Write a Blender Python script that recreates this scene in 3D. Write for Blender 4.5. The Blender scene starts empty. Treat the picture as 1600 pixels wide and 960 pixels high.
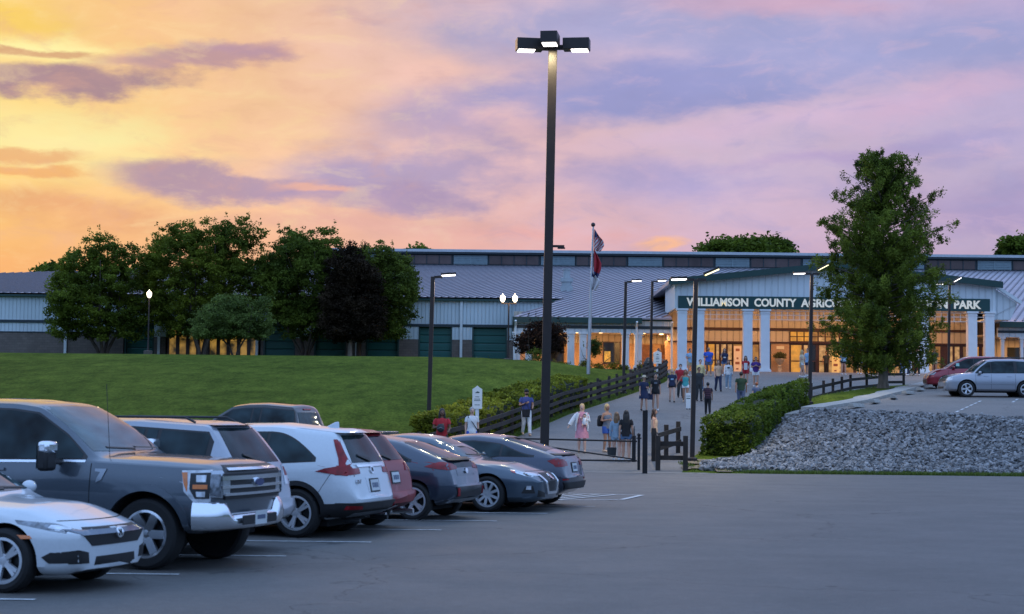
import bpy, bmesh, math, random
import numpy as np
from mathutils import Vector, Matrix, noise
from mathutils.bvhtree import BVHTree
from mathutils.geometry import tessellate_polygon
R = math.radians
random.seed(7)
SC = bpy.context.scene
COL = SC.collection

# ------------------------------------------------------------------ camera
FPX, CX, CY = 2800.0, 800.0, 480.0
CAMLOC = Vector((0, 0, 1.88))
cam = bpy.data.objects.new('camera', bpy.data.cameras.new('camera'))
COL.objects.link(cam); SC.camera = cam
CAMROT = Matrix.Rotation(R(90 + 3.33), 3, 'X') @ Matrix.Rotation(R(0.6), 3, 'Z')
cam.matrix_world = Matrix.Translation(CAMLOC) @ CAMROT.to_4x4()
cam.data.sensor_width = 36
cam.data.lens = FPX / 1600 * 36
cam.data.clip_end = 6000
cam.data.dof.use_dof = True
cam.data.dof.focus_distance = 95
cam.data.dof.aperture_fstop = 4.0

def ray(px, py):
    return CAMROT @ Vector(((px - CX) / FPX, -(py - CY) / FPX, -1))
def P(px, py, Y):
    d = ray(px, py); return CAMLOC + d * (Y / d.y)
def G(px, py, z=0.0):
    d = ray(px, py); return CAMLOC + d * ((z - CAMLOC.z) / d.z)
CAMINV = CAMROT.transposed()
def proj(v):
    c = CAMINV @ (Vector(v) - CAMLOC)
    return (CX + FPX * c.x / -c.z, CY - FPX * c.y / -c.z)

# ------------------------------------------------------------------ colour helpers
def lin(c):
    c = c / 255.0
    return c / 12.92 if c <= 0.04045 else ((c + 0.055) / 1.055) ** 2.4
def L3(r, g, b, k=1.0): return (lin(r) * k, lin(g) * k, lin(b) * k, 1)

# ------------------------------------------------------------------ world: dusk sky with clouds, by direction
world = bpy.data.worlds.new('World'); SC.world = world; world.use_nodes = True
wt = world.node_tree; wt.nodes.clear()
def WN(t, **kw):
    n = wt.nodes.new(t)
    for k, v in kw.items(): setattr(n, k, v)
    return n
def wl(a, b): wt.links.new(a, b)
def wmath(op, a, b=None, clamp=False):
    n = WN('ShaderNodeMath', operation=op, use_clamp=clamp)
    for i, v in enumerate((a, b)):
        if v is None: continue
        if isinstance(v, (int, float)): n.inputs[i].default_value = v
        else: wl(v, n.inputs[i])
    return n.outputs[0]
def wmix(fac, a, b, mode='MIX'):
    n = WN('ShaderNodeMix', data_type='RGBA', blend_type=mode)
    for s, v in ((n.inputs[0], fac), (n.inputs[6], a), (n.inputs[7], b)):
        if isinstance(v, (int, float, tuple)): s.default_value = v
        else: wl(v, s)
    return n.outputs[2]
def wsmooth(v, a, b):
    n = WN('ShaderNodeMapRange', interpolation_type='SMOOTHSTEP')
    wl(v, n.inputs[0]); n.inputs[1].default_value = a; n.inputs[2].default_value = b
    return n.outputs[0]
tc = WN('ShaderNodeTexCoord'); sep = WN('ShaderNodeSeparateXYZ'); wl(tc.outputs['Generated'], sep.inputs[0])
az = wmath('ARCTAN2', sep.outputs[0], sep.outputs[1])
el = wmath('ARCSINE', sep.outputs[2])
U = wmath('MULTIPLY', az, 28.0)            # hundredths of 1/2800 rad: -8..8 spans the photograph
V = wmath('MULTIPLY', el, 28.0)
uv = WN('ShaderNodeCombineXYZ'); wl(U, uv.inputs[0]); wl(V, uv.inputs[1])
mp = WN('ShaderNodeMapping'); wl(uv.outputs[0], mp.inputs[0]); mp.inputs['Scale'].default_value = (0.42, 1.0, 1)
nz = WN('ShaderNodeTexNoise'); nz.inputs['Scale'].default_value = 1.0; nz.inputs['Detail'].default_value = 8; nz.inputs['Roughness'].default_value = 0.58
wl(mp.outputs[0], nz.inputs['Vector'])
nz2 = WN('ShaderNodeTexNoise'); nz2.inputs['Scale'].default_value = 0.45; nz2.inputs['Detail'].default_value = 5
mp2 = WN('ShaderNodeMapping'); wl(uv.outputs[0], mp2.inputs[0]); mp2.inputs['Scale'].default_value = (0.5, 1.2, 1); mp2.inputs['Location'].default_value = (3, 7, 2)
wl(mp2.outputs[0], nz2.inputs['Vector'])
nfac = wmath('SUBTRACT', nz.outputs['Fac'], 0.5)
nfac2 = wmath('SUBTRACT', nz2.outputs['Fac'], 0.5)
# warp
warpv = WN('ShaderNodeVectorMath', operation='SUBTRACT'); wl(nz.outputs['Color'], warpv.inputs[0]); warpv.inputs[1].default_value = (.5, .5, .5)
warps = WN('ShaderNodeVectorMath', operation='MULTIPLY'); wl(warpv.outputs[0], warps.inputs[0]); warps.inputs[1].default_value = (2.6, 0.9, 0)
uvw = WN('ShaderNodeVectorMath', operation='ADD'); wl(uv.outputs[0], uvw.inputs[0]); wl(warps.outputs[0], uvw.inputs[1])
wsep = WN('ShaderNodeSeparateXYZ'); wl(uvw.outputs[0], wsep.inputs[0])
def wramp(stops):
    n = WN('ShaderNodeValToRGB'); cr = n.color_ramp
    lo, hi = -12.0, 12.0
    mr = WN('ShaderNodeMapRange'); wl(wsep.outputs[0], mr.inputs[0]); mr.inputs[1].default_value = lo; mr.inputs[2].default_value = hi
    wl(mr.outputs[0], n.inputs[0])
    while len(cr.elements) > 1: cr.elements.remove(cr.elements[-1])
    for i, (px, c) in enumerate(stops):
        pos = ((px - 800) / 100 - lo) / (hi - lo)
        e = cr.elements[0] if i == 0 else cr.elements.new(pos)
        e.position = pos; e.color = L3(*c)
    return n.outputs[0]
bot = wramp([(0, (246, 176, 112)), (400, (242, 180, 142)), (700, (236, 178, 166)), (1000, (224, 178, 192)), (1300, (205, 173, 198)), (1600, (178, 164, 196)), (1900, (150, 148, 190))])
mid = wramp([(0, (255, 222, 138)), (250, (253, 206, 148)), (450, (247, 200, 164)), (650, (240, 196, 182)), (800, (232, 190, 190)), (1100, (207, 184, 207)), (1600, (188, 174, 208)), (1900, (150, 150, 195))])
top = wramp([(0, (249, 208, 122)), (200, (246, 196, 138)), (500, (240, 196, 172)), (700, (228, 190, 190)), (1000, (198, 180, 208)), (1600, (188, 172, 208)), (1900, (155, 152, 196))])
c = wmix(wsmooth(wsep.outputs[1], 1.9, 4.0), bot, mid)
c = wmix(wsmooth(wsep.outputs[1], 4.4, 6.3), c, top)
def blob(px, py, a, b, rot, col, k, soft=0.55, nk=1.35):
    global c
    m = WN('ShaderNodeMapping', vector_type='TEXTURE'); wl(uvw.outputs[0], m.inputs[0])
    m.inputs['Location'].default_value = ((px - 800) / 100, (643 - py) / 100, 0)
    m.inputs['Rotation'].default_value = (0, 0, R(rot)); m.inputs['Scale'].default_value = (a / 100, b / 100, 1)
    ln = WN('ShaderNodeVectorMath', operation='LENGTH'); wl(m.outputs[0], ln.inputs[0])
    v = wmath('ADD', ln.outputs['Value'], wmath('MULTIPLY', nfac, nk * 1.6))
    f = wsmooth(v, 1.35, 1.2 - soft * 1.3)
    c = wmix(wmath('MULTIPLY', f, k), c, L3(*col))
blob(110, 240, 220, 52, 0, (255, 242, 172), .9, .9)
blob(60, 112, 150, 26, 0, (255, 246, 172), .9, .7)
blob(10, 60, 70, 60, 0, (254, 212, 92), .55, .9)
blob(30, 265, 110, 12, 0, (232, 160, 112), .7)
blob(40, 290, 90, 10, 0, (240, 165, 105), .7)
blob(90, 345, 190, 26, -2, (222, 150, 118), .55, .8)
blob(60, 118, 130, 9, 0, (205, 140, 112), .75)
blob(80, 157, 190, 20, 4, (168, 136, 150), .95, .5)
blob(290, 108, 150, 17, 9, (186, 148, 162), .85, .6)
blob(380, 90, 90, 11, 4, (188, 152, 172), .6, .7)
blob(540, 38, 60, 10, 0, (205, 165, 170), .5, .9)
blob(560, 345, 260, 26, 0, (220, 165, 165), .5, .9)
blob(350, 292, 165, 25, -2, (176, 148, 170), .95, .4)
blob(620, 275, 240, 44, 0, (178, 160, 194), .95, .6)
blob(560, 305, 170, 22, 0, (176, 152, 186), .75, .6)
blob(500, 298, 60, 8, 0, (238, 180, 160), .8, .6)
blob(720, 185, 180, 56, 6, (184, 164, 198), .85, .8)
blob(660, 120, 70, 30, 0, (248, 200, 185), .6, .9)
blob(790, 190, 60, 26, 0, (244, 196, 192), .6, .9)
blob(1000, 60, 400, 66, -4, (168, 168, 210), .95, .8)
blob(1020, 140, 330, 46, 4, (152, 156, 208), .95, .7)
blob(1400, 80, 340, 60, 4, (162, 166, 212), .95, .8)
blob(1250, 12, 260, 20, 0, (212, 172, 196), .7, .9)
blob(1180, 195, 330, 22, 8, (218, 188, 216), .6, .9)
blob(1450, 165, 200, 30, 8, (214, 180, 210), .6, .9)
blob(1060, 285, 210, 40, 0, (176, 166, 212), .8, .8)
blob(1300, 240, 200, 14, 6, (178, 158, 206), .6, .9)
blob(1520, 225, 140, 24, 4, (170, 162, 208), .7, .8)
blob(1560, 330, 200, 50, 0, (166, 150, 196), .7, .9)
blob(1040, 376, 58, 14, 8, (252, 190, 150), .95, .6)
blob(850, 360, 150, 16, 0, (238, 172, 168), .5, .9)
# feathery wisps over everything
mpw = WN('ShaderNodeMapping'); wl(uv.outputs[0], mpw.inputs[0]); mpw.inputs['Scale'].default_value = (0.95, 2.3, 1); mpw.inputs['Rotation'].default_value = (0, 0, R(-5)); mpw.inputs['Location'].default_value = (11, 3, 5)
nw = WN('ShaderNodeTexNoise'); nw.inputs['Scale'].default_value = 1.0; nw.inputs['Detail'].default_value = 9; nw.inputs['Roughness'].default_value = .62; nw.inputs['Distortion'].default_value = .5
wl(mpw.outputs[0], nw.inputs['Vector'])
w1 = wsmooth(nw.outputs['Fac'], .50, .72); w2 = wsmooth(nw.outputs['Fac'], .50, .30)
right = wsmooth(wsep.outputs[0], -3.5, 2.0)
cool = wmix(right, L3(226, 172, 150), L3(160, 158, 204))
warm = wmix(right, L3(255, 226, 168), L3(226, 190, 210))
c = wmix(wmath('MULTIPLY', w1, .34), c, cool)
c = wmix(wmath('MULTIPLY', w2, .30), c, warm)
# fine mottling
mott = wmath('ADD', 1.0, wmath('MULTIPLY', nfac, 0.34))
mott = wmath('ADD', mott, wmath('MULTIPLY', nfac2, 0.14))
cm = WN('ShaderNodeVectorMath', operation='SCALE'); wl(c, cm.inputs[0]); wl(mott, cm.inputs[3])
c = cm.outputs[0]
# away from the glow: overhead and behind is the cool twilight vault
absaz = wmath('ABSOLUTE', az)
back = wmix(wmath('ADD', .5, wmath('MULTIPLY', nfac2, 1.2), True), (0.42, 0.72, 1.38, 1), (0.60, 0.90, 1.45, 1))
f_az = wsmooth(absaz, 0.36, 0.8)
f_el = wsmooth(el, 0.27, 0.7)
c = wmix(wmath('MAXIMUM', f_az, f_el), c, back)
c = wmix(wmath('MULTIPLY', wmath('MULTIPLY', wsmooth(absaz, .42, .9), wsmooth(el, .30, .04)), .7), c, (0.10, 0.17, 0.32, 1))
c = wmix(wsmooth(el, 0.0, -0.06), c, (0.05, 0.06, 0.07, 1))
sky = WN('ShaderNodeTexSky', sky_type='NISHITA', sun_disc=False)
SUN_AZ, SUN_EL = -24.0, 4.0
sky.sun_elevation = R(SUN_EL); sky.sun_rotation = R(SUN_AZ)
bg1 = WN('ShaderNodeBackground'); wl(c, bg1.inputs[0]); bg1.inputs[1].default_value = 0.98
bg2 = WN('ShaderNodeBackground'); wl(sky.outputs[0], bg2.inputs[0]); bg2.inputs[1].default_value = 0.002
ad = WN('ShaderNodeAddShader'); wl(bg1.outputs[0], ad.inputs[0]); wl(bg2.outputs[0], ad.inputs[1])
wo = WN('ShaderNodeOutputWorld'); wl(ad.outputs[0], wo.inputs[0])
world.cycles.sampling_method = 'MANUAL'; world.cycles.sample_map_resolution = 1024

sun = bpy.data.objects.new('sun', bpy.data.lights.new('sun', 'SUN')); COL.objects.link(sun)
sun.data.energy = 0.35; sun.data.color = (1.0, 0.62, 0.38); sun.data.angle = R(10)
sd = Vector((math.sin(R(SUN_AZ)) * math.cos(R(7)), math.cos(R(SUN_AZ)) * math.cos(R(7)), math.sin(R(7))))
sun.rotation_euler = sd.to_track_quat('Z', 'Y').to_euler()

SC.view_settings.view_transform = 'Standard'; SC.view_settings.look = 'None'
SC.view_settings.exposure = 0.0; SC.view_settings.gamma = 1.0; SC.view_settings.use_curve_mapping = False
SC.render.engine = 'CYCLES'
SC.cycles.max_bounces = 6; SC.cycles.glossy_bounces = 4; SC.cycles.transparent_max_bounces = 8
SC.cycles.use_denoising = True
SC.cycles.sample_clamp_indirect = 4.0
SC.cycles.caustics_reflective = False; SC.cycles.caustics_refractive = False

# ------------------------------------------------------------------ materials
MATS = {}
def M(name, col=(.5, .5, .5), rough=.6, metal=0.0, var=0.0, vs=4.0, bump=0.0, bs=40.0, coat=0.0, spec=.5,
      emit=None, es=0.0, island=0.0, trans=0.0, stretch=None, col2=None, detail=6):
    if name in MATS: return MATS[name]
    m = bpy.data.materials.new(name); m.use_nodes = True; MATS[name] = m
    nt = m.node_tree; b = nt.nodes['Principled BSDF']
    b.inputs['Roughness'].default_value = rough; b.inputs['Metallic'].default_value = metal
    b.inputs['Specular IOR Level'].default_value = spec
    b.inputs['Coat Weight'].default_value = coat; b.inputs['Coat Roughness'].default_value = .04
    b.inputs['Base Color'].default_value = (*col, 1)
    tcn = nt.nodes.new('ShaderNodeTexCoord'); vec = tcn.outputs['Object']
    if stretch:
        mpn = nt.nodes.new('ShaderNodeMapping'); mpn.inputs['Scale'].default_value = stretch
        nt.links.new(vec, mpn.inputs[0]); vec = mpn.outputs[0]
    colout = None
    if var > 0 or col2:
        n = nt.nodes.new('ShaderNodeTexNoise'); n.inputs['Scale'].default_value = vs; n.inputs['Detail'].default_value = detail
        nt.links.new(vec, n.inputs['Vector'])
        mx = nt.nodes.new('ShaderNodeMix'); mx.data_type = 'RGBA'
        mr = nt.nodes.new('ShaderNodeMapRange'); mr.inputs[1].default_value = .3; mr.inputs[2].default_value = .7
        nt.links.new(n.outputs['Fac'], mr.inputs[0]); nt.links.new(mr.outputs[0], mx.inputs[0])
        a = tuple(max(0, v * (1 - var)) for v in col); z = tuple(v * (1 + var) for v in (col2 or col))
        mx.inputs[6].default_value = (*a, 1); mx.inputs[7].default_value = (*z, 1)
        colout = mx.outputs[2]
    if island > 0:
        g = nt.nodes.new('ShaderNodeNewGeometry')
        mr = nt.nodes.new('ShaderNodeMapRange'); mr.inputs[3].default_value = 1 - island; mr.inputs[4].default_value = 1 + island
        nt.links.new(g.outputs['Random Per Island'], mr.inputs[0])
        sc = nt.nodes.new('ShaderNodeVectorMath'); sc.operation = 'SCALE'
        if colout: nt.links.new(colout, sc.inputs[0])
        else: sc.inputs[0].default_value = col
        nt.links.new(mr.outputs[0], sc.inputs[3]); colout = sc.outputs[0]
    if colout: nt.links.new(colout, b.inputs['Base Color'])
    if bump > 0:
        n = nt.nodes.new('ShaderNodeTexNoise'); n.inputs['Scale'].default_value = bs; n.inputs['Detail'].default_value = 5
        nt.links.new(vec, n.inputs['Vector'])
        bp = nt.nodes.new('ShaderNodeBump'); bp.inputs['Strength'].default_value = bump; bp.inputs['Distance'].default_value = .02
        nt.links.new(n.outputs['Fac'], bp.inputs['Height']); nt.links.new(bp.outputs[0], b.inputs['Normal'])
    if emit:
        b.inputs['Emission Color'].default_value = (*emit, 1); b.inputs['Emission Strength'].default_value = es
    if trans > 0:
        b.inputs['Subsurface Weight'].default_value = 0
        tr = nt.nodes.new('ShaderNodeBsdfTranslucent'); ms = nt.nodes.new('ShaderNodeMixShader'); ms.inputs[0].default_value = trans
        if colout: nt.links.new(colout, tr.inputs[0])
        else: tr.inputs[0].default_value = (*col, 1)
        o = nt.nodes['Material Output']
        nt.links.new(b.outputs[0], ms.inputs[1]); nt.links.new(tr.outputs[0], ms.inputs[2]); nt.links.new(ms.outputs[0], o.inputs[0])
    return m

def paint(name, col, rough=.38, metal=.35):
    return M(name, col, rough, metal, var=.03, vs=30, coat=1.0)

# ------------------------------------------------------------------ mesh helpers
def tag(o, label=None, cat=None, group=None, kind=None):
    if label: o['label'] = label
    if cat: o['category'] = cat
    if group: o['group'] = group
    if kind: o['kind'] = kind
    return o
def thing(name, label, cat, loc=(0, 0, 0), rz=0.0, group=None):
    o = bpy.data.objects.new(name, None); COL.objects.link(o)
    o.location = loc; o.rotation_euler = (0, 0, rz); o.empty_display_size = .2
    return tag(o, label, cat, group)
def link(name, me, mats, parent=None):
    o = bpy.data.objects.new(name, me); COL.objects.link(o)
    for m in (mats if isinstance(mats, (list, tuple)) else [mats]): me.materials.append(m)
    if parent is not None: o.parent = parent
    return o
def smooth(me, ang=40):
    me.shade_smooth()
    try: me.set_sharp_from_angle(angle=R(ang))
    except Exception: pass
def copy_tree(o, parent=None):
    cpy = o.copy(); COL.objects.link(cpy)
    if parent is not None: cpy.parent = parent
    for ch in list(o.children): copy_tree(ch, cpy)
    return cpy

class MB:
    """collects simple solids into one mesh"""
    def __init__(s): s.v = []; s.f = []; s.mi = []; s.cur = 0
    def add(s, vs, fs):
        n = len(s.v); s.v += [tuple(v) for v in vs]
        for f in fs: s.f.append(tuple(i + n for i in f)); s.mi.append(s.cur)
    def box(s, x0, x1, y0, y1, z0, z1, M4=None):
        vs = [Vector((x, y, z)) for z in (z0, z1) for y in (y0, y1) for x in (x0, x1)]
        if M4: vs = [M4 @ v for v in vs]
        s.add(vs, [(0, 2, 3, 1), (4, 5, 7, 6), (0, 1, 5, 4), (2, 6, 7, 3), (0, 4, 6, 2), (1, 3, 7, 5)])
    def cbox(s, c, d, M4=None):
        s.box(c[0] - d[0] / 2, c[0] + d[0] / 2, c[1] - d[1] / 2, c[1] + d[1] / 2, c[2] - d[2] / 2, c[2] + d[2] / 2, M4)
    def prism(s, pts, lo, hi, axis='y'):
        """extrude a 2D polygon; axis = the extrusion axis, pts are the other two coords in order"""
        n = len(pts)
        def mk(p, t):
            return {'y': (p[0], t, p[1]), 'x': (t, p[0], p[1]), 'z': (p[0], p[1], t)}[axis]
        vs = [mk(p, lo) for p in pts] + [mk(p, hi) for p in pts]
        base = len(s.v)
        tris = tessellate_polygon([[Vector((p[0], p[1], 0)) for p in pts]])
        fs = [tuple(t) for t in tris] + [tuple(i + n for i in reversed(t)) for t in tris]
        fs += [(i, (i + 1) % n, (i + 1) % n + n, i + n) for i in range(n)]
        s.add(vs, fs)
    def beam(s, a, b, w, h, up=Vector((0, 0, 1))):
        a = Vector(a); b = Vector(b); d = (b - a); L = d.length
        if L < 1e-6: return
        d.normalize(); sd = d.cross(up)
        if sd.length < 1e-4: sd = d.cross(Vector((1, 0, 0)))
        sd.normalize(); u = sd.cross(d)
        vs = []
        for p in (a, b):
            for sx, sz in ((-1, -1), (1, -1), (1, 1), (-1, 1)): vs.append(p + sd * sx * w / 2 + u * sz * h / 2)
        s.add(vs, [(3, 2, 1, 0), (4, 5, 6, 7), (0, 1, 5, 4), (1, 2, 6, 5), (2, 3, 7, 6), (3, 0, 4, 7)])
    def tube(s, pts, rad, n=10, flat=None, caps=True):
        """swept tube; rad a number or list (values or (a,b) pairs); ellipse a = sideways, b = other axis"""
        pts = [Vector(p) for p in pts]; base = len(s.v); m = len(pts)
        if not isinstance(rad, (list, tuple)): rad = [rad] * m
        vs = []; prev = None
        for i, p in enumerate(pts):
            d = (pts[min(i + 1, m - 1)] - pts[max(i - 1, 0)]).normalized()
            if prev is None:
                ref = Vector((1, 0, 0)) if abs(d.x) < .9 else Vector((0, 1, 0))
                a = (ref - d * ref.dot(d)).normalized()
            else:
                a = prev - d * prev.dot(d)
                a = a.normalized() if a.length > 1e-5 else d.orthogonal().normalized()
            prev = a; b = d.cross(a)
            r = rad[i]; ra, rb = (r if isinstance(r, (tuple, list)) else (r, r))
            for k in range(n):
                t = 2 * math.pi * k / n
                vs.append(p + a * math.cos(t) * ra + b * math.sin(t) * rb)
        fs = []
        for i in range(m - 1):
            for k in range(n):
                k2 = (k + 1) % n
                fs.append((i * n + k, i * n + k2, (i + 1) * n + k2, (i + 1) * n + k))
        if caps:
            fs.append(tuple(reversed(range(n)))); fs.append(tuple((m - 1) * n + k for k in range(n)))
        s.add(vs, fs)
    def cyl(s, a, b, r, n=16, r2=None): s.tube([a, b], [r, r if r2 is None else r2], n)
    def lathe(s, prof, n=24, c=(0, 0, 0), axis='z', M4=None):
        vs = []; fs = []; m = len(prof)
        for i, (r, h) in enumerate(prof):
            for k in range(n):
                t = 2 * math.pi * k / n; x, y = r * math.cos(t), r * math.sin(t)
                v = {'z': (x, y, h), 'y': (x, h, y), 'x': (h, x, y)}[axis]
                v = Vector(v) + Vector(c); vs.append(M4 @ v if M4 else v)
        for i in range(m - 1):
            for k in range(n):
                k2 = (k + 1) % n; fs.append((i * n + k, i * n + k2, (i + 1) * n + k2, (i + 1) * n + k))
        fs.append(tuple(reversed(range(n)))); fs.append(tuple((m - 1) * n + k for k in range(n)))
        s.add(vs, fs)
    def ball(s, c, r, n=12, m=8, M4=None):
        rx, ry, rz = r if isinstance(r, (tuple, list)) else (r, r, r)
        vs = []; fs = []
        for i in range(m + 1):
            ph = math.pi * i / m
            for k in range(n):
                t = 2 * math.pi * k / n
                v = Vector((rx * math.sin(ph) * math.cos(t), ry * math.sin(ph) * math.sin(t), rz * math.cos(ph))) + Vector(c)
                vs.append(M4 @ v if M4 else v)
        for i in range(m):
            for k in range(n):
                k2 = (k + 1) % n; fs.append((i * n + k, (i + 1) * n + k, (i + 1) * n + k2, i * n + k2))
        s.add(vs, fs)
    def mesh(s, name):
        me = bpy.data.meshes.new(name); me.from_pydata(s.v, [], s.f)
        me.polygons.foreach_set('material_index', s.mi)
        bm = bmesh.new(); bm.from_mesh(me)
        bmesh.ops.recalc_face_normals(bm, faces=bm.faces); bm.to_mesh(me); bm.free()
        return me
    def build(s, name, mats, parent=None, sm=None, bevel=0):
        me = s.mesh(name)
        if sm: smooth(me, sm)
        o = link(name, me, mats, parent)
        if bevel:
            md = o.modifiers.new('b', 'BEVEL'); md.width = bevel; md.segments = 2; md.limit_method = 'ANGLE'; md.angle_limit = R(40)
        return o

def sstep(a, b, x):
    t = min(1, max(0, (x - a) / (b - a))); return t * t * (3 - 2 * t)
def interp(tab, x):
    if x <= tab[0][0]: return tab[0][1]
    for (a, va), (b, vb) in zip(tab, tab[1:]):
        if x <= b: return va + (vb - va) * (x - a) / (b - a)
    return tab[-1][1]
def text_mesh(txt, size, depth=.02, offset=0.0, spacing=1.0):
    cu = bpy.data.curves.new('t', 'FONT'); cu.body = txt; cu.size = size; cu.extrude = depth / 2; cu.offset = offset
    cu.space_character = spacing; cu.align_x = 'LEFT'; cu.resolution_u = 3
    o = bpy.data.objects.new('t', cu); COL.objects.link(o)
    dg = bpy.context.evaluated_depsgraph_get()
    me = bpy.data.meshes.new_from_object(o.evaluated_get(dg)); bpy.data.objects.remove(o); me.materials.clear()
    return me
# ------------------------------------------------------------------ terrain
XL = [(56, -3.2), (62, -1.4), (68, 0.0), (81, 2.6), (94, 5.9), (107.6, 9.2), (114, 10.2), (118, 10.4), (123, 10.4), (400, 10.4)]
XR = [(56, 5.3), (61, 6.0), (80, 11.0), (86, 13.6), (91, 15.7), (97, 18.2), (103, 22.4), (106, 27), (109, 40), (114, 150), (400, 300)]
XG = [(60, 9.0), (71.4, 12.75), (105, 24.0), (108, 26.5), (112, 45), (120, 260)]
def zr(Y): return max(0.0, min(4.75, .073 * (Y - 57)))
def zlawn(Y): return interp([(56.6, 0.0), (60, .35), (66, 1.05), (74, 1.95), (88, 3.3), (102, 4.5), (114, 5.25), (122, 5.5), (130, 5.55), (500, 5.55)], Y)
def zlot(Y): return min(4.6, 1.75 + .052 * (Y - 65))
def ytop(X): return interp([(11, 70.0), (19, 64.5), (40, 63.5)], X)
def Hh(X, Y):
    if Y < 56.6: return 0.0
    xl, xr = interp(XL, Y), interp(XR, Y); z0 = zr(Y)
    if Y > 122: z0 = 4.75
    if X < xl:
        capz = 5.55 + (4.95 - 5.55) * sstep(-6, 3, X)
        zl = min(zlawn(Y), capz)
        z = z0 + (zl - z0) * sstep(0, 8, xl - X)
        return z + .06 * noise.noise(Vector((X * .07, Y * .07, 0))) * sstep(58, 64, Y) * sstep(0, 4, xl - X)
    if X <= xr or Y > 122: return z0
    yt = ytop(X)
    d = sstep(0, 5, X - xr)
    if Y < yt:
        t = (Y - 57.6) / (yt - 57.6)
        zb = zlot(yt) * max(0, min(1, t)) ** 1.1
        w = sstep(1.2, 3.4, X - xr)
        return z0 + (zb - z0) * w
    zu = zlot(Y)
    k = sstep(0, 4 - 2.4 * sstep(80.5, 85, Y), X - xr)
    return z0 + (zu - z0) * k
def GT(px, py, y0=50, y1=200):
    d = ray(px, py); Y = y0; prev = None
    while Y < y1:
        p = CAMLOC + d * (Y / d.y)
        if p.z <= Hh(p.x, p.y): break
        Y += .25
    lo, hi = Y - .25, Y
    for _ in range(12):
        m = (lo + hi) / 2; p = CAMLOC + d * (m / d.y)
        if p.z <= Hh(p.x, p.y): hi = m
        else: lo = m
    p = CAMLOC + d * (hi / d.y); return Vector((p.x, p.y, Hh(p.x, p.y)))
def AT(px, Y, py=600):
    p = P(px, py, Y); return Vector((p.x, Y, Hh(p.x, Y)))

def sheet(name, rows, xa, xb, ncol, off, mats, warp=1.0, matf=None):
    vs = []; fs = []
    for Y in rows:
        a, b = xa(Y), xb(Y)
        for i in range(ncol + 1):
            t = i / ncol
            X = a + (b - a) * (t ** warp if warp > 0 else 1 - (1 - t) ** (-warp))
            vs.append((X, Y, Hh(X, Y) + off))
    n = ncol + 1
    for j in range(len(rows) - 1):
        for i in range(ncol):
            fs.append((j * n + i, j * n + i + 1, (j + 1) * n + i + 1, (j + 1) * n + i))
    me = bpy.data.meshes.new(name); me.from_pydata(vs, [], fs)
    o = link(name, me, mats); me.shade_smooth(); tag(o, kind='structure'); return o

def frange(a, b, s):
    r = []; x = a
    while x < b - 1e-6: r.append(x); x += s
    r.append(b); return r

def grass_mat():
    m = bpy.data.materials.new('lawn_grass'); m.use_nodes = True; nt = m.node_tree; b = nt.nodes['Principled BSDF']
    b.inputs['Roughness'].default_value = .95; b.inputs['Specular IOR Level'].default_value = .03
    tcn = nt.nodes.new('ShaderNodeTexCoord')
    def nzz(s, st, d=6):
        mpn = nt.nodes.new('ShaderNodeMapping'); mpn.inputs['Scale'].default_value = st; nt.links.new(tcn.outputs['Object'], mpn.inputs[0])
        n = nt.nodes.new('ShaderNodeTexNoise'); n.inputs['Scale'].default_value = s; n.inputs['Detail'].default_value = d; n.inputs['Roughness'].default_value = .65
        nt.links.new(mpn.outputs[0], n.inputs['Vector']); return n.outputs['Fac']
    def ramp(f, a, z, lo=.35, hi=.65):
        r = nt.nodes.new('ShaderNodeValToRGB'); nt.links.new(f, r.inputs[0]); r.color_ramp.elements[0].position = lo; r.color_ramp.elements[1].position = hi
        r.color_ramp.elements[0].color = (*a, 1); r.color_ramp.elements[1].color = (*z, 1); return r.outputs[0]
    def mul(a, z):
        mx = nt.nodes.new('ShaderNodeMix'); mx.data_type = 'RGBA'; mx.blend_type = 'MULTIPLY'; mx.inputs[0].default_value = 1
        nt.links.new(a, mx.inputs[6]); nt.links.new(z, mx.inputs[7]); return mx.outputs[2]
    base = ramp(nzz(.16, (1, .7, 1)), (.066, .096, .014), (.108, .146, .022))
    patch = ramp(nzz(1.4, (1, .35, 1), 8), (.62, .66, .6), (1.25, 1.18, 1.1))
    fine = ramp(nzz(9, (1, .3, 1), 8), (.66, .68, .66), (1.3, 1.28, 1.2))
    nt.links.new(mul(mul(base, patch), fine), b.inputs['Base Color'])
    bp = nt.nodes.new('ShaderNodeBump'); bp.inputs['Strength'].default_value = .7; bp.inputs['Distance'].default_value = .08
    nt.links.new(nzz(6, (1, .5, 1), 8), bp.inputs['Height']); nt.links.new(bp.outputs[0], b.inputs['Normal'])
    return m
GRASS = grass_mat()

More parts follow.
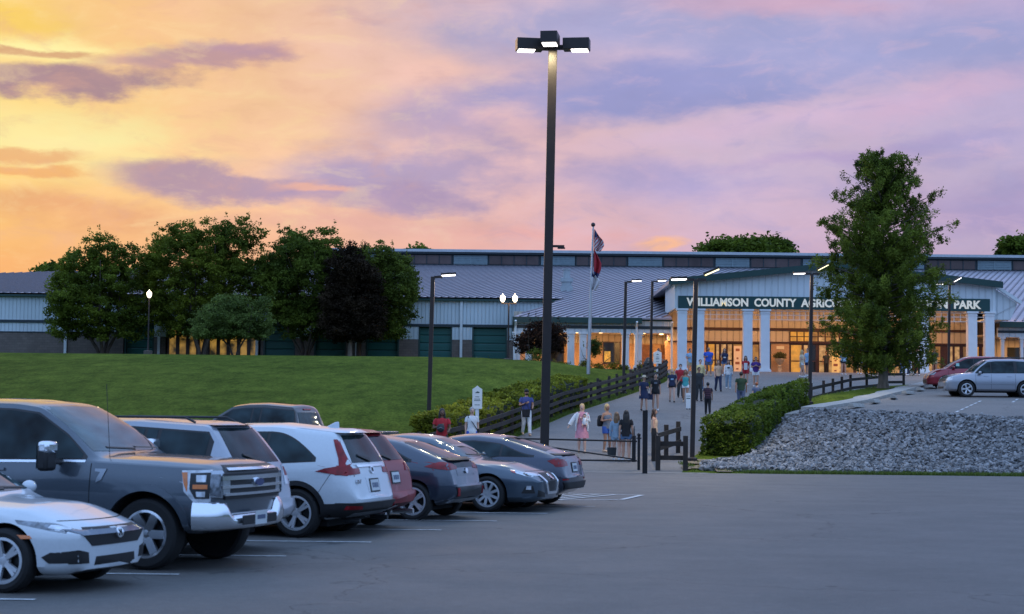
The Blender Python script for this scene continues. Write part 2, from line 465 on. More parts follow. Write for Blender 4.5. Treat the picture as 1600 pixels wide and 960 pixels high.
def asphalt_mat(name, c0, c1, patch=.16, rough=.64):
    m = bpy.data.materials.new(name); m.use_nodes = True; nt = m.node_tree; b = nt.nodes['Principled BSDF']
    b.inputs['Specular IOR Level'].default_value = .4
    tcn = nt.nodes.new('ShaderNodeTexCoord')
    def nzz(s, d=6, r=.6):
        n = nt.nodes.new('ShaderNodeTexNoise'); n.inputs['Scale'].default_value = s; n.inputs['Detail'].default_value = d; n.inputs['Roughness'].default_value = r
        nt.links.new(tcn.outputs['Object'], n.inputs['Vector']); return n.outputs['Fac']
    r = nt.nodes.new('ShaderNodeValToRGB'); nt.links.new(nzz(.35, 8, .7), r.inputs[0])
    r.color_ramp.elements[0].position = .3; r.color_ramp.elements[1].position = .7
    r.color_ramp.elements[0].color = (*c0, 1); r.color_ramp.elements[1].color = (*c1, 1)
    r2 = nt.nodes.new('ShaderNodeValToRGB'); nt.links.new(nzz(55, 4, .8), r2.inputs[0])
    r2.color_ramp.elements[0].position = .32; r2.color_ramp.elements[1].position = .7
    r2.color_ramp.elements[0].color = (.5, .5, .5, 1); r2.color_ramp.elements[1].color = (1.55, 1.55, 1.52, 1)
    mx = nt.nodes.new('ShaderNodeMix'); mx.data_type = 'RGBA'; mx.blend_type = 'MULTIPLY'; mx.inputs[0].default_value = 1
    nt.links.new(r.outputs[0], mx.inputs[6]); nt.links.new(r2.outputs[0], mx.inputs[7])
    r3 = nt.nodes.new('ShaderNodeValToRGB'); nt.links.new(nzz(7, 6, .75), r3.inputs[0])
    r3.color_ramp.elements[0].position = .3; r3.color_ramp.elements[1].position = .7
    r3.color_ramp.elements[0].color = (.82, .82, .82, 1); r3.color_ramp.elements[1].color = (1.16, 1.16, 1.15, 1)
    mx3 = nt.nodes.new('ShaderNodeMix'); mx3.data_type = 'RGBA'; mx3.blend_type = 'MULTIPLY'; mx3.inputs[0].default_value = 1
    nt.links.new(mx.outputs[2], mx3.inputs[6]); nt.links.new(r3.outputs[0], mx3.inputs[7]); mx = mx3
    # thin cracks
    vo = nt.nodes.new('ShaderNodeTexVoronoi'); vo.feature = 'DISTANCE_TO_EDGE'; vo.inputs['Scale'].default_value = .13
    wn = nt.nodes.new('ShaderNodeTexNoise'); wn.inputs['Scale'].default_value = .8; wn.inputs['Detail'].default_value = 6
    nt.links.new(tcn.outputs['Object'], wn.inputs['Vector'])
    ad = nt.nodes.new('ShaderNodeVectorMath'); ad.operation = 'MULTIPLY_ADD'; ad.inputs[1].default_value = (2.5, 2.5, 0)
    nt.links.new(wn.outputs['Color'], ad.inputs[0]); nt.links.new(tcn.outputs['Object'], ad.inputs[2]); nt.links.new(ad.outputs[0], vo.inputs['Vector'])
    mr = nt.nodes.new('ShaderNodeMapRange'); mr.inputs[1].default_value = .001; mr.inputs[2].default_value = .0035; mr.inputs[3].default_value = .45; mr.inputs[4].default_value = 1
    nt.links.new(vo.outputs['Distance'], mr.inputs[0])
    sc = nt.nodes.new('ShaderNodeVectorMath'); sc.operation = 'SCALE'; nt.links.new(mx.outputs[2], sc.inputs[0]); nt.links.new(mr.outputs[0], sc.inputs[3])
    nt.links.new(sc.outputs[0], b.inputs['Base Color'])
    rr = nt.nodes.new('ShaderNodeMapRange'); rr.inputs[3].default_value = rough - .14; rr.inputs[4].default_value = rough + .12
    nt.links.new(nzz(.8, 6), rr.inputs[0]); nt.links.new(rr.outputs[0], b.inputs['Roughness'])
    bp = nt.nodes.new('ShaderNodeBump'); bp.inputs['Strength'].default_value = .55; bp.inputs['Distance'].default_value = .012
    nt.links.new(nzz(60, 4, .8), bp.inputs['Height']); nt.links.new(bp.outputs[0], b.inputs['Normal'])
    return m
ASPHALT = asphalt_mat('lot_asphalt', (.096, .092, .089), (.132, .125, .12))
ROADM = asphalt_mat('path_asphalt', (.15, .14, .135), (.2, .185, .175), rough=.8)
UPLOT = asphalt_mat('upper_lot_asphalt', (.17, .155, .15), (.23, .205, .19), rough=.85)
CONC = M('concrete', (.36, .34, .31), .85, var=.18, vs=3, bump=.3, bs=20)
PAINTW = M('road_paint', (.55, .56, .56), .6, var=.3, vs=9)

def flat(name, pts, z, mat, kind='structure'):
    me = bpy.data.meshes.new(name); me.from_pydata([(x, y, z) for x, y in pts], [], [tuple(range(len(pts)))])
    o = link(name, me, mat); tag(o, kind=kind); return o
flat('parking_lot', [(-160, -60), (160, -60), (160, 56.6), (-160, 56.6)], 0, ASPHALT)
rowsN = frange(56.6, 76, .6) + frange(76.8, 130, .8) + frange(132, 200, 6) + [260, 400, 800, 1600, 3000]
sheet('lawn', rowsN, lambda Y: -160 if Y < 400 else -3000, lambda Y: interp(XL, Y), 60, 0, GRASS, -2.2)
sheet('path', [y for y in rowsN if y <= 122.0] + [122.2], lambda Y: interp(XL, Y), lambda Y: interp(XR, Y), 26, 0, ROADM)
sheet('forecourt', [122.2, 126, 132, 150], lambda Y: interp(XL, Y), lambda Y: 150, 30, 0, ROADM)
sheet('ground', [y for y in rowsN if y <= 112], lambda Y: interp(XR, Y), lambda Y: max(160, interp(XR, Y) + 5), 110, 0, GRASS, 1.9)
flat('far_ground', [(-3000, 150), (3000, 150), (3000, 5000), (-3000, 5000)], 4.6, GRASS)
def xg(Y): return interp(XG, Y)
uprows = [y for y in frange(64, 112, .8)]
def kerbx(Y): return 11.9 + (26 - 11.9) * (Y - 70.2) / (109 - 70.2) - .15 + .3 + .6 * sstep(70, 78, Y)
def lot_rows():
    vs = []; fs = []; nc = 60; rows = frange(0, 1, .02)
    for t in rows:
        for i in range(nc + 1):
            s = (i / nc) ** 1.8
            # left edge follows the kerb; front edge follows the top of the stone bank
            xa = 12.0
            for _ in range(12): xa = kerbx(ytop(xa) + .15 + (109 - ytop(xa) - .15) * t) + .12
            X = xa + (150 - xa) * s
            Yf = ytop(X) + .15; Ya = 70.2 + (109 - 70.2) * t
            Y = Yf + (109 - Yf) * t
            vs.append((X, Y, zlot(Y) + .03 if Y > ytop(X) else Hh(X, Y) + .03))
    n = nc + 1
    for j in range(len(rows) - 1):
        for i in range(nc): fs.append((j * n + i, j * n + i + 1, (j + 1) * n + i + 1, (j + 1) * n + i))
    me = bpy.data.meshes.new('upper_lot'); me.from_pydata(vs, [], fs); o = link('upper_lot', me, UPLOT); me.shade_smooth(); tag(o, kind='structure')
lot_rows()
# concrete walk with kerb beside the upper lot
def strip(name, mat, rows, f0, f1, h, n=4):
    vs = []; fs = []
    for Y in rows:
        a, b = f0(Y), f1(Y)
        zz = max(Hh(a, Y), Hh(b, Y)) + h
        dn = 1.0 if Y < 73 else .2
        for X, z in ((a, Hh(a, Y) - dn), (a, zz), (b, zz), (b, Hh(b, Y) - dn)): vs.append((X, Y, z))
    for j in range(len(rows) - 1):
        for i in range(3): fs.append((j * 4 + i, j * 4 + i + 1, (j + 1) * 4 + i + 1, (j + 1) * 4 + i))
    fs.append((3, 2, 1, 0))
    me = bpy.data.meshes.new(name); me.from_pydata(vs, [], fs); o = link(name, me, mat); tag(o, kind='structure'); return o
def kerbx(Y): return 11.9 + (26 - 11.9) * (Y - 70.2) / (109 - 70.2) - .15 + .3 + .6 * sstep(70, 78, Y)
strip('sidewalk', CONC, frange(70.4, 104, 1.2), lambda Y: kerbx(Y) - .75, lambda Y: kerbx(Y) + .11, .15)
GRAVEL = M('gravel_verge', (.3, .29, .27), .9, var=.35, vs=14, bump=.8, bs=30)
strip('gravel_verge', GRAVEL, frange(70.4, 101, 1.2), lambda Y: kerbx(Y) - 1.25 - .15 * math.sin(Y), lambda Y: kerbx(Y) - .72, .045)
# apron joint and edge at the gate
flat('apron', [(-3.0, 55.9), (6.4, 55.9), (6.1, 57.1), (-2.7, 57.1)], .006, asphalt_mat('apron_asphalt', (.17, .16, .155), (.21, .2, .19)))

# ------------------------------------------------------------------ parking stripes (lower lot)
ENDS = [(55, 938), (280, 898.5), (447, 870), (580, 848), (690, 829), (776, 815), (856, 803), (929, 792)]
for k, (px, py) in enumerate(ENDS):
    e = G(px, py); d = Vector((-1, .012 + .004 * k * 0, 0)).normalized(); s = Vector((d.y, -d.x, 0)) * .05
    a, b = e, e + d * 5.4
    flat('stall_line', [(a + s).xy, (b + s).xy, (b - s).xy, (a - s).xy], .008, PAINTW)
def line(p, q, w=.1, z=.008, mat=None):
    a, b = G(*p), G(*q); d = (b - a).normalized(); s = Vector((d.y, -d.x, 0)) * w / 2
    flat('painted_line', [(a + s).xy, (b + s).xy, (b - s).xy, (a - s).xy], z, mat or PAINTW)
line((1005, 774.5), (700, 766)); line((1003, 774.5), (972, 781.5), .12, .012); line((975, 781.5), (700, 783))
for i in range(5): line((960 - i * 26, 774 - .2 * i), (870 - i * 26, 782), .1, .0125)
# upper lot markings
def upline(p, q, dashes, w=.1):
    a = GT(*p, 60, 120); b = GT(*q, 60, 120)
    for k in range(dashes):
        t0 = k / dashes; t1 = t0 + .62 / dashes
        u = a.lerp(b, t0); v = a.lerp(b, t1); d = (v - u).normalized(); s = Vector((d.y, -d.x, 0)).normalized() * w / 2
        me = bpy.data.meshes.new('bay_line')
        me.from_pydata([(u + s + Vector((0, 0, .045))), (v + s + Vector((0, 0, .045))), (v - s + Vector((0, 0, .045))), (u - s + Vector((0, 0, .045)))], [], [(0, 1, 2, 3)])
        tag(link('bay_line', me, PAINTW), kind='structure')
upline((1485, 650), (1535, 627), 7); upline((1538, 658), (1592, 624), 9)

# ------------------------------------------------------------------ stone bank
ROCKM = M('limestone_riprap', (.215, .212, .215), .8, var=.2, vs=3, bump=.4, bs=25, island=.5)
def hull_rock(rnd):
    bm = bmesh.new()
    for _ in range(13):
        v = Vector((rnd.gauss(0, 1), rnd.gauss(0, 1), rnd.gauss(0, 1))).normalized() * rnd.uniform(.8, 1.1)
        bm.verts.new((v.x * 1.0, v.y * .78, v.z * .6))
    r = bmesh.ops.convex_hull(bm, input=bm.verts)
    bmesh.ops.delete(bm, geom=[v for v in bm.verts if not v.link_faces], context='VERTS')
    bmesh.ops.triangulate(bm, faces=bm.faces)
    bm.verts.index_update()
    vs = np.array([v.co[:] for v in bm.verts]); fs = np.array([[v.index for v in f.verts] for f in bm.faces]); bm.free()
    return vs, fs
def scatter_rocks():
    rnd = random.Random(3); var = [hull_rock(rnd) for _ in range(16)]
    VS = []; FS = []; off = 0
    n = 0
    while n < 17000:
        X = 5.7 + 24 * rnd.random() ** 1.15; Y = rnd.uniform(57.5, 71)
        yt = ytop(X)
        if Y > yt + .25 + .25 * noise.noise(Vector((X, 0, 3))): continue
        xr = interp(XR, Y)
        edge = xr + (2.1 if Y > 62.0 else .6 + 1.5 * sstep(59.2, 62.0, Y))
        edge += .25 * noise.noise(Vector((Y * 1.3, 5, 0)))
        if X < edge: continue
        if X < 6.0 and Y < 59.0: continue
        s = rnd.choice((.05, .065, .08, .095, .115)) * rnd.uniform(.8, 1.3)
        vs, fs = var[rnd.randrange(16)]
        m = (Matrix.Rotation(rnd.uniform(0, 6.28), 3, 'Z') @ Matrix.Rotation(rnd.gauss(0, .6), 3, 'X') @ Matrix.Rotation(rnd.gauss(0, .6), 3, 'Y'))
        w = (vs * s) @ np.array(m).T + np.array([X, Y, Hh(X, Y) + .03 + rnd.uniform(0, .11)])
        VS.append(w); FS.append(fs + off); off += len(vs); n += 1
    v = np.concatenate(VS); f = np.concatenate(FS)
    me = bpy.data.meshes.new('riprap'); me.from_pydata(v.tolist(), [], f.tolist())
    o = link('riprap', me, ROCKM)
    tag(o, 'bank of loose grey crushed stones sloping up to the upper lot', 'crushed stone', kind='stuff')
scatter_rocks()
DIRT = M('dry_soil', (.21, .16, .1), .95, var=.3, vs=6, bump=.6, bs=18)
def patch(name, mat, xs, ys, off, test, step=.25):
    vs = []; fs = []; idx = {}
    nx = int((xs[1] - xs[0]) / step); ny = int((ys[1] - ys[0]) / step)
    def vid(i, j):
        if (i, j) not in idx:
            X = xs[0] + i * step; Y = ys[0] + j * step; idx[(i, j)] = len(vs); vs.append((X, Y, Hh(X, Y) + off))
        return idx[(i, j)]
    for i in range(nx):
        for j in range(ny):
            X = xs[0] + (i + .5) * step; Y = ys[0] + (j + .5) * step
            if test(X, Y): fs.append((vid(i, j), vid(i + 1, j), vid(i + 1, j + 1), vid(i, j + 1)))
    me = bpy.data.meshes.new(name); me.from_pydata(vs, [], fs); o = link(name, me, mat); tag(o, kind='structure'); me.shade_smooth(); return o
patch('stone_bed', M('stone_bed', (.1, .1, .105), .95, var=.3, vs=8), (6, 40), (57.4, 71), .03,
      lambda X, Y: Y < ytop(X) + .2 and X > interp(XR, Y) + (1.9 if Y > 62 else 1.0))
patch('soil', DIRT, (5.3, 8.6), (56.9, 61.4), .045, lambda X, Y: X > interp(XR, Y) and noise.noise(Vector((X * .9, Y * .9, 1))) > -.35 and Y < 60.9 and X < 7.0)

# grass blades along the low kerb strip and verge edges (stuff)
def blades(name, pts, h, mat, label):
    vs = []; fs = []; rnd = random.Random(11)
    for (X, Y) in pts:
        z = Hh(X, Y); a = rnd.uniform(0, 6.28); hh = h * rnd.uniform(.4, 1.3); w = .018
        dx, dy = math.cos(a) * w, math.sin(a) * w; lx, ly = rnd.gauss(0, .35) * hh, rnd.gauss(0, .35) * hh
        n = len(vs); vs += [(X - dx, Y - dy, z - .02), (X + dx, Y + dy, z - .02), (X + lx, Y + ly, z + hh)]; fs.append((n, n + 1, n + 2))
    me = bpy.data.meshes.new(name); me.from_pydata(vs, [], fs); o = link(name, me, mat); tag(o, label, 'grass', kind='stuff')
BLADE = M('grass_blade', (.10, .15, .02), .7, island=.45, trans=.25)
rg = random.Random(4)
pts = []
for _ in range(15000):
    X = 7.4 + 22 * rg.random(); Y = 56.65 + abs(rg.gauss(0, .33))
    if Y < 58: pts.append((X, Y))
for _ in range(1500):
    X = rg.uniform(5.6, 7.5); Y = rg.uniform(57.0, 60)
    if noise.noise(Vector((X * 1.5, Y * 1.5, 4))) > .1: pts.append((X, Y))
blades('grass_tufts', pts, .11, BLADE, 'ragged green grass growing along the foot of the stone bank')
pts = []
for _ in range(12000):
    Y = rg.uniform(58, 112); X = interp(XL, Y) - .05 - abs(rg.gauss(0, .35)); pts.append((X, Y))
for _ in range(7000):
    Y = rg.uniform(80.5, 102); X = interp(XR, Y) + .05 + abs(rg.gauss(0, .6))
    if X < kerbx(Y) - 2.2: pts.append((X, Y))
blades('grass_verge', pts, .09, BLADE, 'longer grass growing under the rail fences beside the path')
# ------------------------------------------------------------------ exhibition hall
def bx(px, Y): return (px - CX) / FPX * Y
def bz(px, py, Y): return P(px, py, Y).z
def siding_mat(name, col, pitch=.3, axis=0, dark=.72, var=.06):
    m = M(name, col, .5, 0, var=var, vs=.8, stretch=(1, 1, .25))
    nt = m.node_tree; b = nt.nodes['Principled BSDF']; tcn = nt.nodes.new('ShaderNodeTexCoord'); sp = nt.nodes.new('ShaderNodeSeparateXYZ')
    nt.links.new(tcn.outputs['Object'], sp.inputs[0])
    a = nt.nodes.new('ShaderNodeMath'); a.operation = 'MULTIPLY'; a.inputs[1].default_value = 1 / pitch; nt.links.new(sp.outputs[axis], a.inputs[0])
    f = nt.nodes.new('ShaderNodeMath'); f.operation = 'FRACT'; nt.links.new(a.outputs[0], f.inputs[0])
    p = nt.nodes.new('ShaderNodeMath'); p.operation = 'PINGPONG'; p.inputs[1].default_value = .5; nt.links.new(f.outputs[0], p.inputs[0])
    mr = nt.nodes.new('ShaderNodeMapRange'); mr.inputs[1].default_value = .04; mr.inputs[2].default_value = .13; nt.links.new(p.outputs[0], mr.inputs[0])
    bp = nt.nodes.new('ShaderNodeBump'); bp.inputs['Strength'].default_value = 1; bp.inputs['Distance'].default_value = .03
    nt.links.new(mr.outputs[0], bp.inputs['Height']); nt.links.new(bp.outputs[0], b.inputs['Normal'])
    src = b.inputs['Base Color'].links[0].from_socket
    sc = nt.nodes.new('ShaderNodeVectorMath'); sc.operation = 'SCALE'; nt.links.new(src, sc.inputs[0])
    m2 = nt.nodes.new('ShaderNodeMapRange'); m2.inputs[3].default_value = dark; nt.links.new(mr.outputs[0], m2.inputs[0]); nt.links.new(m2.outputs[0], sc.inputs[3])
    nt.links.new(sc.outputs[0], b.inputs['Base Color']); return m
def brick_mat(name, c1, c2, mortar, w=.4, h=.2):
    m = bpy.data.materials.new(name); m.use_nodes = True; nt = m.node_tree; b = nt.nodes['Principled BSDF']; b.inputs['Roughness'].default_value = .85
    tcn = nt.nodes.new('ShaderNodeTexCoord'); mpn = nt.nodes.new('ShaderNodeMapping'); mpn.inputs['Rotation'].default_value = (R(90), 0, 0)
    nt.links.new(tcn.outputs['Object'], mpn.inputs[0])
    br = nt.nodes.new('ShaderNodeTexBrick'); br.inputs['Color1'].default_value = (*c1, 1); br.inputs['Color2'].default_value = (*c2, 1); br.inputs['Mortar'].default_value = (*mortar, 1)
    br.inputs['Scale'].default_value = 1; br.inputs['Brick Width'].default_value = w; br.inputs['Row Height'].default_value = h; br.inputs['Mortar Size'].default_value = .012
    nt.links.new(mpn.outputs[0], br.inputs[0])
    n = nt.nodes.new('ShaderNodeTexNoise'); n.inputs['Scale'].default_value = 1.3; n.inputs['Detail'].default_value = 6; nt.links.new(tcn.outputs['Object'], n.inputs[0])
    mr = nt.nodes.new('ShaderNodeMapRange'); mr.inputs[3].default_value = .75; mr.inputs[4].default_value = 1.25; nt.links.new(n.outputs['Fac'], mr.inputs[0])
    sc = nt.nodes.new('ShaderNodeVectorMath'); sc.operation = 'SCALE'; nt.links.new(br.outputs[0], sc.inputs[0]); nt.links.new(mr.outputs[0], sc.inputs[3])
    nt.links.new(sc.outputs[0], b.inputs['Base Color']); return m
SID = siding_mat('white_metal_siding', (.60, .68, .72), .3, 0, .9)
SIDP = siding_mat('portico_siding', (.66, .72, .75), .45, 0, .93)
SIDT = siding_mat('tan_siding', (.58, .5, .4), .45)
BRK = brick_mat('brown_block', (.15, .12, .105), (.19, .15, .13), (.12, .1, .09))
BRT = brick_mat('tan_brick', (.5, .3, .17), (.56, .34, .19), (.36, .27, .2), .3, .1)
TEAL = siding_mat('teal_door_panel', (.012, .12, .105), .62, 2, .55)
GREENT = M('dark_green_trim', (.012, .05, .045), .45, var=.1)
DARKT = M('dark_trim', (.02, .035, .045), .5, var=.15)
WHT = M('white_trim', (.7, .74, .76), .5, var=.05)
COLM = M('white_column_paint', (.72, .75, .78), .5, var=.05, vs=2)
ROOFM = M('standing_seam_metal', (.40, .37, .41), .45, .3, var=.12, vs=.5)
RIBM = M('roof_seam', (.19, .175, .20), .5, .3, var=.1)
BROWN = M('dark_bronze_frame', (.055, .022, .015), .4, var=.2)
GLASSD = M('dark_window_glass', (.015, .018, .022), .06, 0, spec=.6)
CLER = M('clerestory_glass', (.12, .08, .075), .08, .35, var=.3, vs=.6)
def lit(name, col, s, v=.35, vs=2.0):
    m = M(name, (.3, .22, .1), .3)
    nt = m.node_tree; b = nt.nodes['Principled BSDF']; tcn = nt.nodes.new('ShaderNodeTexCoord'); n = nt.nodes.new('ShaderNodeTexNoise')
    n.inputs['Scale'].default_value = vs; n.inputs['Detail'].default_value = 3; nt.links.new(tcn.outputs['Object'], n.inputs[0])
    r = nt.nodes.new('ShaderNodeValToRGB'); nt.links.new(n.outputs['Fac'], r.inputs[0]); r.color_ramp.elements[0].position = .38; r.color_ramp.elements[1].position = .62
    r.color_ramp.elements[0].color = tuple(c * (1 - v) for c in col) + (1,); r.color_ramp.elements[1].color = (*col, 1)
    nt.links.new(r.outputs[0], b.inputs['Emission Color']); b.inputs['Emission Strength'].default_value = s; return m
LITY = lit('lit_doorway_yellow', (1, .42, .03), .55, .5)
LITW = lit('lit_doorway_pale', (1, .6, .26), .42, .75, 3)
LITD = lit('lit_interior_dim', (.8, .38, .08), .2, .95, 2.2)

hall = thing('exhibition_hall', 'long low white metal and brick hall with grey seamed roof and columned gabled entrance', 'building', (0, 124, 4.75))
HO = Vector((0, 124, 4.75))
def part(name, mb, mat, parent=hall, label=None, sm=None, bevel=0):
    mb.v = [tuple(Vector(v) - HO) for v in mb.v] if parent is hall or parent.parent is hall or (parent.parent and parent.parent.parent is hall) else mb.v
    o = mb.build(name, mat, parent, sm, bevel)
    if parent is not hall: pass
    if label: o['label'] = label
    return o
YL = 142.0
zE = 10.75                       # eave of the long wing
def roofz(Y): return 8.7 + .1575 * (Y - 128)
X0, XE = -78.0, 78.0
XC = bx(885, YL)                 # where the low entrance wing's roof begins
# left wing walls
m = MB(); m.box(X0, XC + 1, YL, YL + .3, 8.5, zE - .1); part('upper_wall', m, SID)
m = MB(); m.box(X0, 0.2, YL - .06, YL - .002, 8.5, 8.72); part('trim_band', m, DARKT)
m = MB(); m.box(X0, XC + 1, YL - .35, YL + .1, zE - .18, zE + .1); part('eave_trim', m, GREENT)
m = MB(); m.box(X0, bx(193, YL), YL + .02, YL + .3, 7.72, 8.5); part('wall', m, SID)
# ground storey, bay by bay: (x0, x1, kind)
bays = [(-400, 193, 'brick'), (195, 241, 'door'), (241, 262, 'pier'), (262, 405, 'glass'), (405, 412, 'pier'), (412, 462, 'door'), (462, 491, 'pier'),
        (491, 541, 'door'), (541, 572, 'pier'), (572, 624, 'door'), (624, 654, 'pier'), (654, 707, 'door'), (707, 738, 'pier'), (738, 793, 'door'), (793, 812, 'pier')]
gz = 5.3
for a, b, k in bays:
    xa, xb = bx(a, YL), bx(b, YL)
    if k == 'brick':
        m = MB(); m.box(max(xa, X0), xb, YL, YL + .3, gz, 7.72); part('brick_wall', m, BRK)
        m = MB(); m.box(max(xa, X0), xb, YL - .04, YL + .02, 7.72, 7.8); part('sill_band', m, DARKT)
    elif k == 'pier':
        m = MB(); m.box(xa, xb, YL, YL + .3, gz, 7.5); part('brick_wall', m, BRK)
        m = MB(); m.box(xa, xb, YL - .02, YL + .3, 7.5, 8.5); part('pier_siding', m, SID)
    elif k == 'door':
        m = MB(); m.box(xa, xb, YL + .35, YL + .42, gz, 8.5)
        for i in range(5): m.box(xa, xb, YL + .33, YL + .352, gz + .35 + i * .62, gz + .375 + i * .62)
        d = part('roller_door', m, TEAL)
        for q in ((xa, xa + .12), (xb - .12, xb)):
            m = MB(); m.box(*q, YL - .01, YL + .34, gz, 8.5); part('door_jamb', m, GREENT, d)
    else:
        m = MB(); m.box(xa, xb, YL + .02, YL + .12, gz, 5.75); m.box(xa, xb, YL + .02, YL + .12, 8.1, 8.5)
        for i in range(10):
            x = xa + (xb - xa) * i / 9; m.box(x - .14, x + .14, YL + .0, YL + .14, gz, 8.5)
        g = part('entrance_frame', m, BROWN)
        m = MB(); m.box(xa, xb, YL + .2, YL + .24, 5.7, 8.2); part('lit_glazing', m, lit('lit_hall_glass', (.9, .5, .1), .34, .98, 1.1), g)
m = MB(); m.box(bx(1, YL) - 60, XC, YL + .45, YL + 1, gz, zE - .3); part('inner_wall', m, DARKT)
for px in (103, 249, 402, 558, 721):
    x = bx(px, YL); m = MB(); m.box(x - .1, x + .1, YL - .2, YL - .05, gz, zE - .15); part('downspout', m, WHT)
# main roof
def polyroof(name, pts, thick=.12, mat=ROOFM):
    me_v = [Vector(p) for p in pts]; n = len(me_v)
    tr = tessellate_polygon([[Vector((v.x, v.y, 0)) for v in me_v]])
    m = MB(); m.add(me_v + [v - Vector((0, 0, thick)) for v in me_v], [tuple(q) for q in tr] + [tuple(n + i for i in reversed(q)) for q in tr] + [(i, (i + 1) % n, (i + 1) % n + n, i + n) for i in range(n)])
    return part(name, m, mat)
YT = 175.0; XA = -20.0
YE = 127.6
main = polyroof('roof', [(X0, YL - .35, roofz(YL - .35)), (XC, YL - .35, roofz(YL - .35)), (bx(803, YE), YE, roofz(YE)), (bx(1058, 124), YE, roofz(YE)), (bx(1058, 124), 131.35, roofz(131.35)), (bx(1557, 124), 131.35, roofz(131.35)), (bx(1557, 124), YE, roofz(YE)), (XE, YE, roofz(YE)), (XE, YT, roofz(YT)), (XA, YT, roofz(YT)), (-46, 160, roofz(160)), (X0, 148, roofz(148))])
def on_roof(x, y):
    if y > YT - .05 or x > XE or x < X0: return False
    if x < XC: lo = YE if x > bx(803, YE) else YL - .35
    else: lo = YE
    if bx(803, YE) < x < XC: lo = YE if y < YL else YE
    if bx(1058, 124) - .1 < x < bx(1557, 124) + .1: lo = 131.4
    hi = YT if x >= XA else interp([(X0, 148), (-46, 160), (XA, YT)], x)
    if bx(803, YE) < x < XC and y < YL: # hip side of the entrance wing
        hipy = YE + (x - bx(803, YE)) / (XC - bx(803, YE)) * (YL - YE)
        return y < hipy or y > YL
    return lo < y < hi
m = MB(); x = X0 - 20
while x < XE:
    run = None; Y = YE
    while Y < YT + .5:
        ok = on_roof(x + .356 * (Y - YE), Y)
        if ok and run is None: run = Y
        if not ok and run is not None:
            if Y - run > .8: m.beam((x + .356 * (run - YE), run, roofz(run) + .03), (x + .356 * (Y - .3 - YE), Y - .3, roofz(Y - .3) + .03), .12, .07)
            run = None
        Y += .3
    x += .56
part('seams', m, RIBM, main)
# left end of the entrance wing
xw = bx(803, YE)
m = MB(); m.add([(xw, YE, roofz(YE) - .12), (xw, YL, roofz(YE) - .12), (xw, YL, roofz(YL) - .12)], [(0, 1, 2)]); part('side_gable', m, SID)
# clerestory
m = MB(); m.box(XA, XE, YT, YT + .3, roofz(YT) - .3, 17.3); part('clerestory_wall', m, DARKT)
zc0, zc1 = roofz(YT) + .12, roofz(YT) + .95
x = XA + .6; i = 0
while x < XE - 8:
    m = MB(); m.box(x, x + 4.9, YT - .06, YT - .01, zc0, zc1); w = part('clerestory_window', m, CLER)
    for j in range(5):
        m = MB(); m.box(x + j * 1.225 - .05, x + j * 1.225 + .05, YT - .1, YT - .061, zc0, zc1); part('mullion', m, DARKT, w)
    m = MB(); m.box(x + 5.1, x + 8.4, YT - .1, YT - .01, zc0 - .04, zc1 + .03)
    for j in range(5): m.box(x + 5.1, x + 8.4, YT - .16, YT - .1, zc0 + .06 + j * .17, zc0 + .12 + j * .17)
    m.box(x + 6.68, x + 6.82, YT - .2, YT - .16, zc0, zc1)
    part('louvre_panel', m, M('louvre_metal', (.25, .33, .36), .5, var=.1))
    x += 8.55
m = MB(); m.box(XA - .8, XE, YT - .5, YT + .2, 17.18, 17.36); part('clerestory_fascia', m, DARKT)
m = MB(); m.add([(XA - 1, YT - .6, 17.36), (XE, YT - .6, 17.36), (XE, YT + 14, 17.6), (XA - 1, YT + 14, 17.6), (XA - 1, YT - .6, 17.62), (XE, YT - .6, 17.62), (XE, YT + 14, 18.0), (XA - 1, YT + 14, 18.0)],
    [(0, 3, 2, 1), (4, 5, 6, 7), (0, 1, 5, 4), (1, 2, 6, 5), (2, 3, 7, 6), (3, 0, 4, 7)]); part('upper_roof', m, M('light_roof_edge', (.5, .53, .56), .4, .3, var=.08))
# roof exhaust
YV = 148.5; xv = bx(885, YV); zv = roofz(YV)
m = MB(); m.box(xv - .5, xv + .5, YV - .5, YV + .5, zv - .3, zv + .35); m.lathe([(.42, .35), (.42, .7), (.55, .72), (.55, 1.05), (.3, 1.08), (.3, 1.7), (.38, 1.72), (.38, 1.8)], 16, (xv, YV, zv))
part('roof_exhaust', m, M('galvanised', (.4, .44, .46), .45, .4, var=.1), sm=40)

# entrance wing porch
YP = 128.0
zp = roofz(YE)
xr0 = bx(1003, YP)
xpe = bx(1060, 124)
m = MB(); m.box(xw - .1, xr0, YE - .12, YE + .1, zp - .42, zp - .02); part('eave_trim', m, GREENT)
m = MB(); m.box(xw - .1, xw + .15, YE + .1, YL, zp - .42, zp - .13); part('eave_trim', m, GREENT)
m = MB(); m.box(xr0, xpe - .05, YE + .3, YE + .5, zp - .22, zp - .02); part('eave_trim', m, GREENT)
m = MB(); m.box(xw + .1, xpe, YP, YP + .25, zp - 1.08, zp - .42); m.box(xr0, xpe, YP - .02, YP + .0, zp - .42, zp - .2); part('frieze', m, SIDP)
m = MB(); m.box(xw, xpe, YP - .05, YP - .03, zp - .8, zp - .58); part('trim_band', m, DARKT)
def column(x, y, z0, z1, w):
    m = MB(); h = w / 2
    m.box(x - h, x + h, y - h, y + h, z0 + .25, z1 - .12)
    m.box(x - h - .1, x + h + .1, y - h - .1, y + h + .1, z0 - .3, z0 + .16)
    m.box(x - h - .05, x + h + .05, y - h - .05, y + h + .05, z0 + .16, z0 + .25)
    m.box(x - h - .04, x + h + .04, y - h - .04, y + h + .04, z1 - .3, z1 - .24)
    m.box(x - h - .09, x + h + .09, y - h - .09, y + h + .09, z1 - .12, z1)
    return part('column', m, COLM)
for px in (808, 827, 892.5, 911.5, 978, 998):
    column(bx(px, YP), YP + .12, 5.02, zp - 1.08, .5)
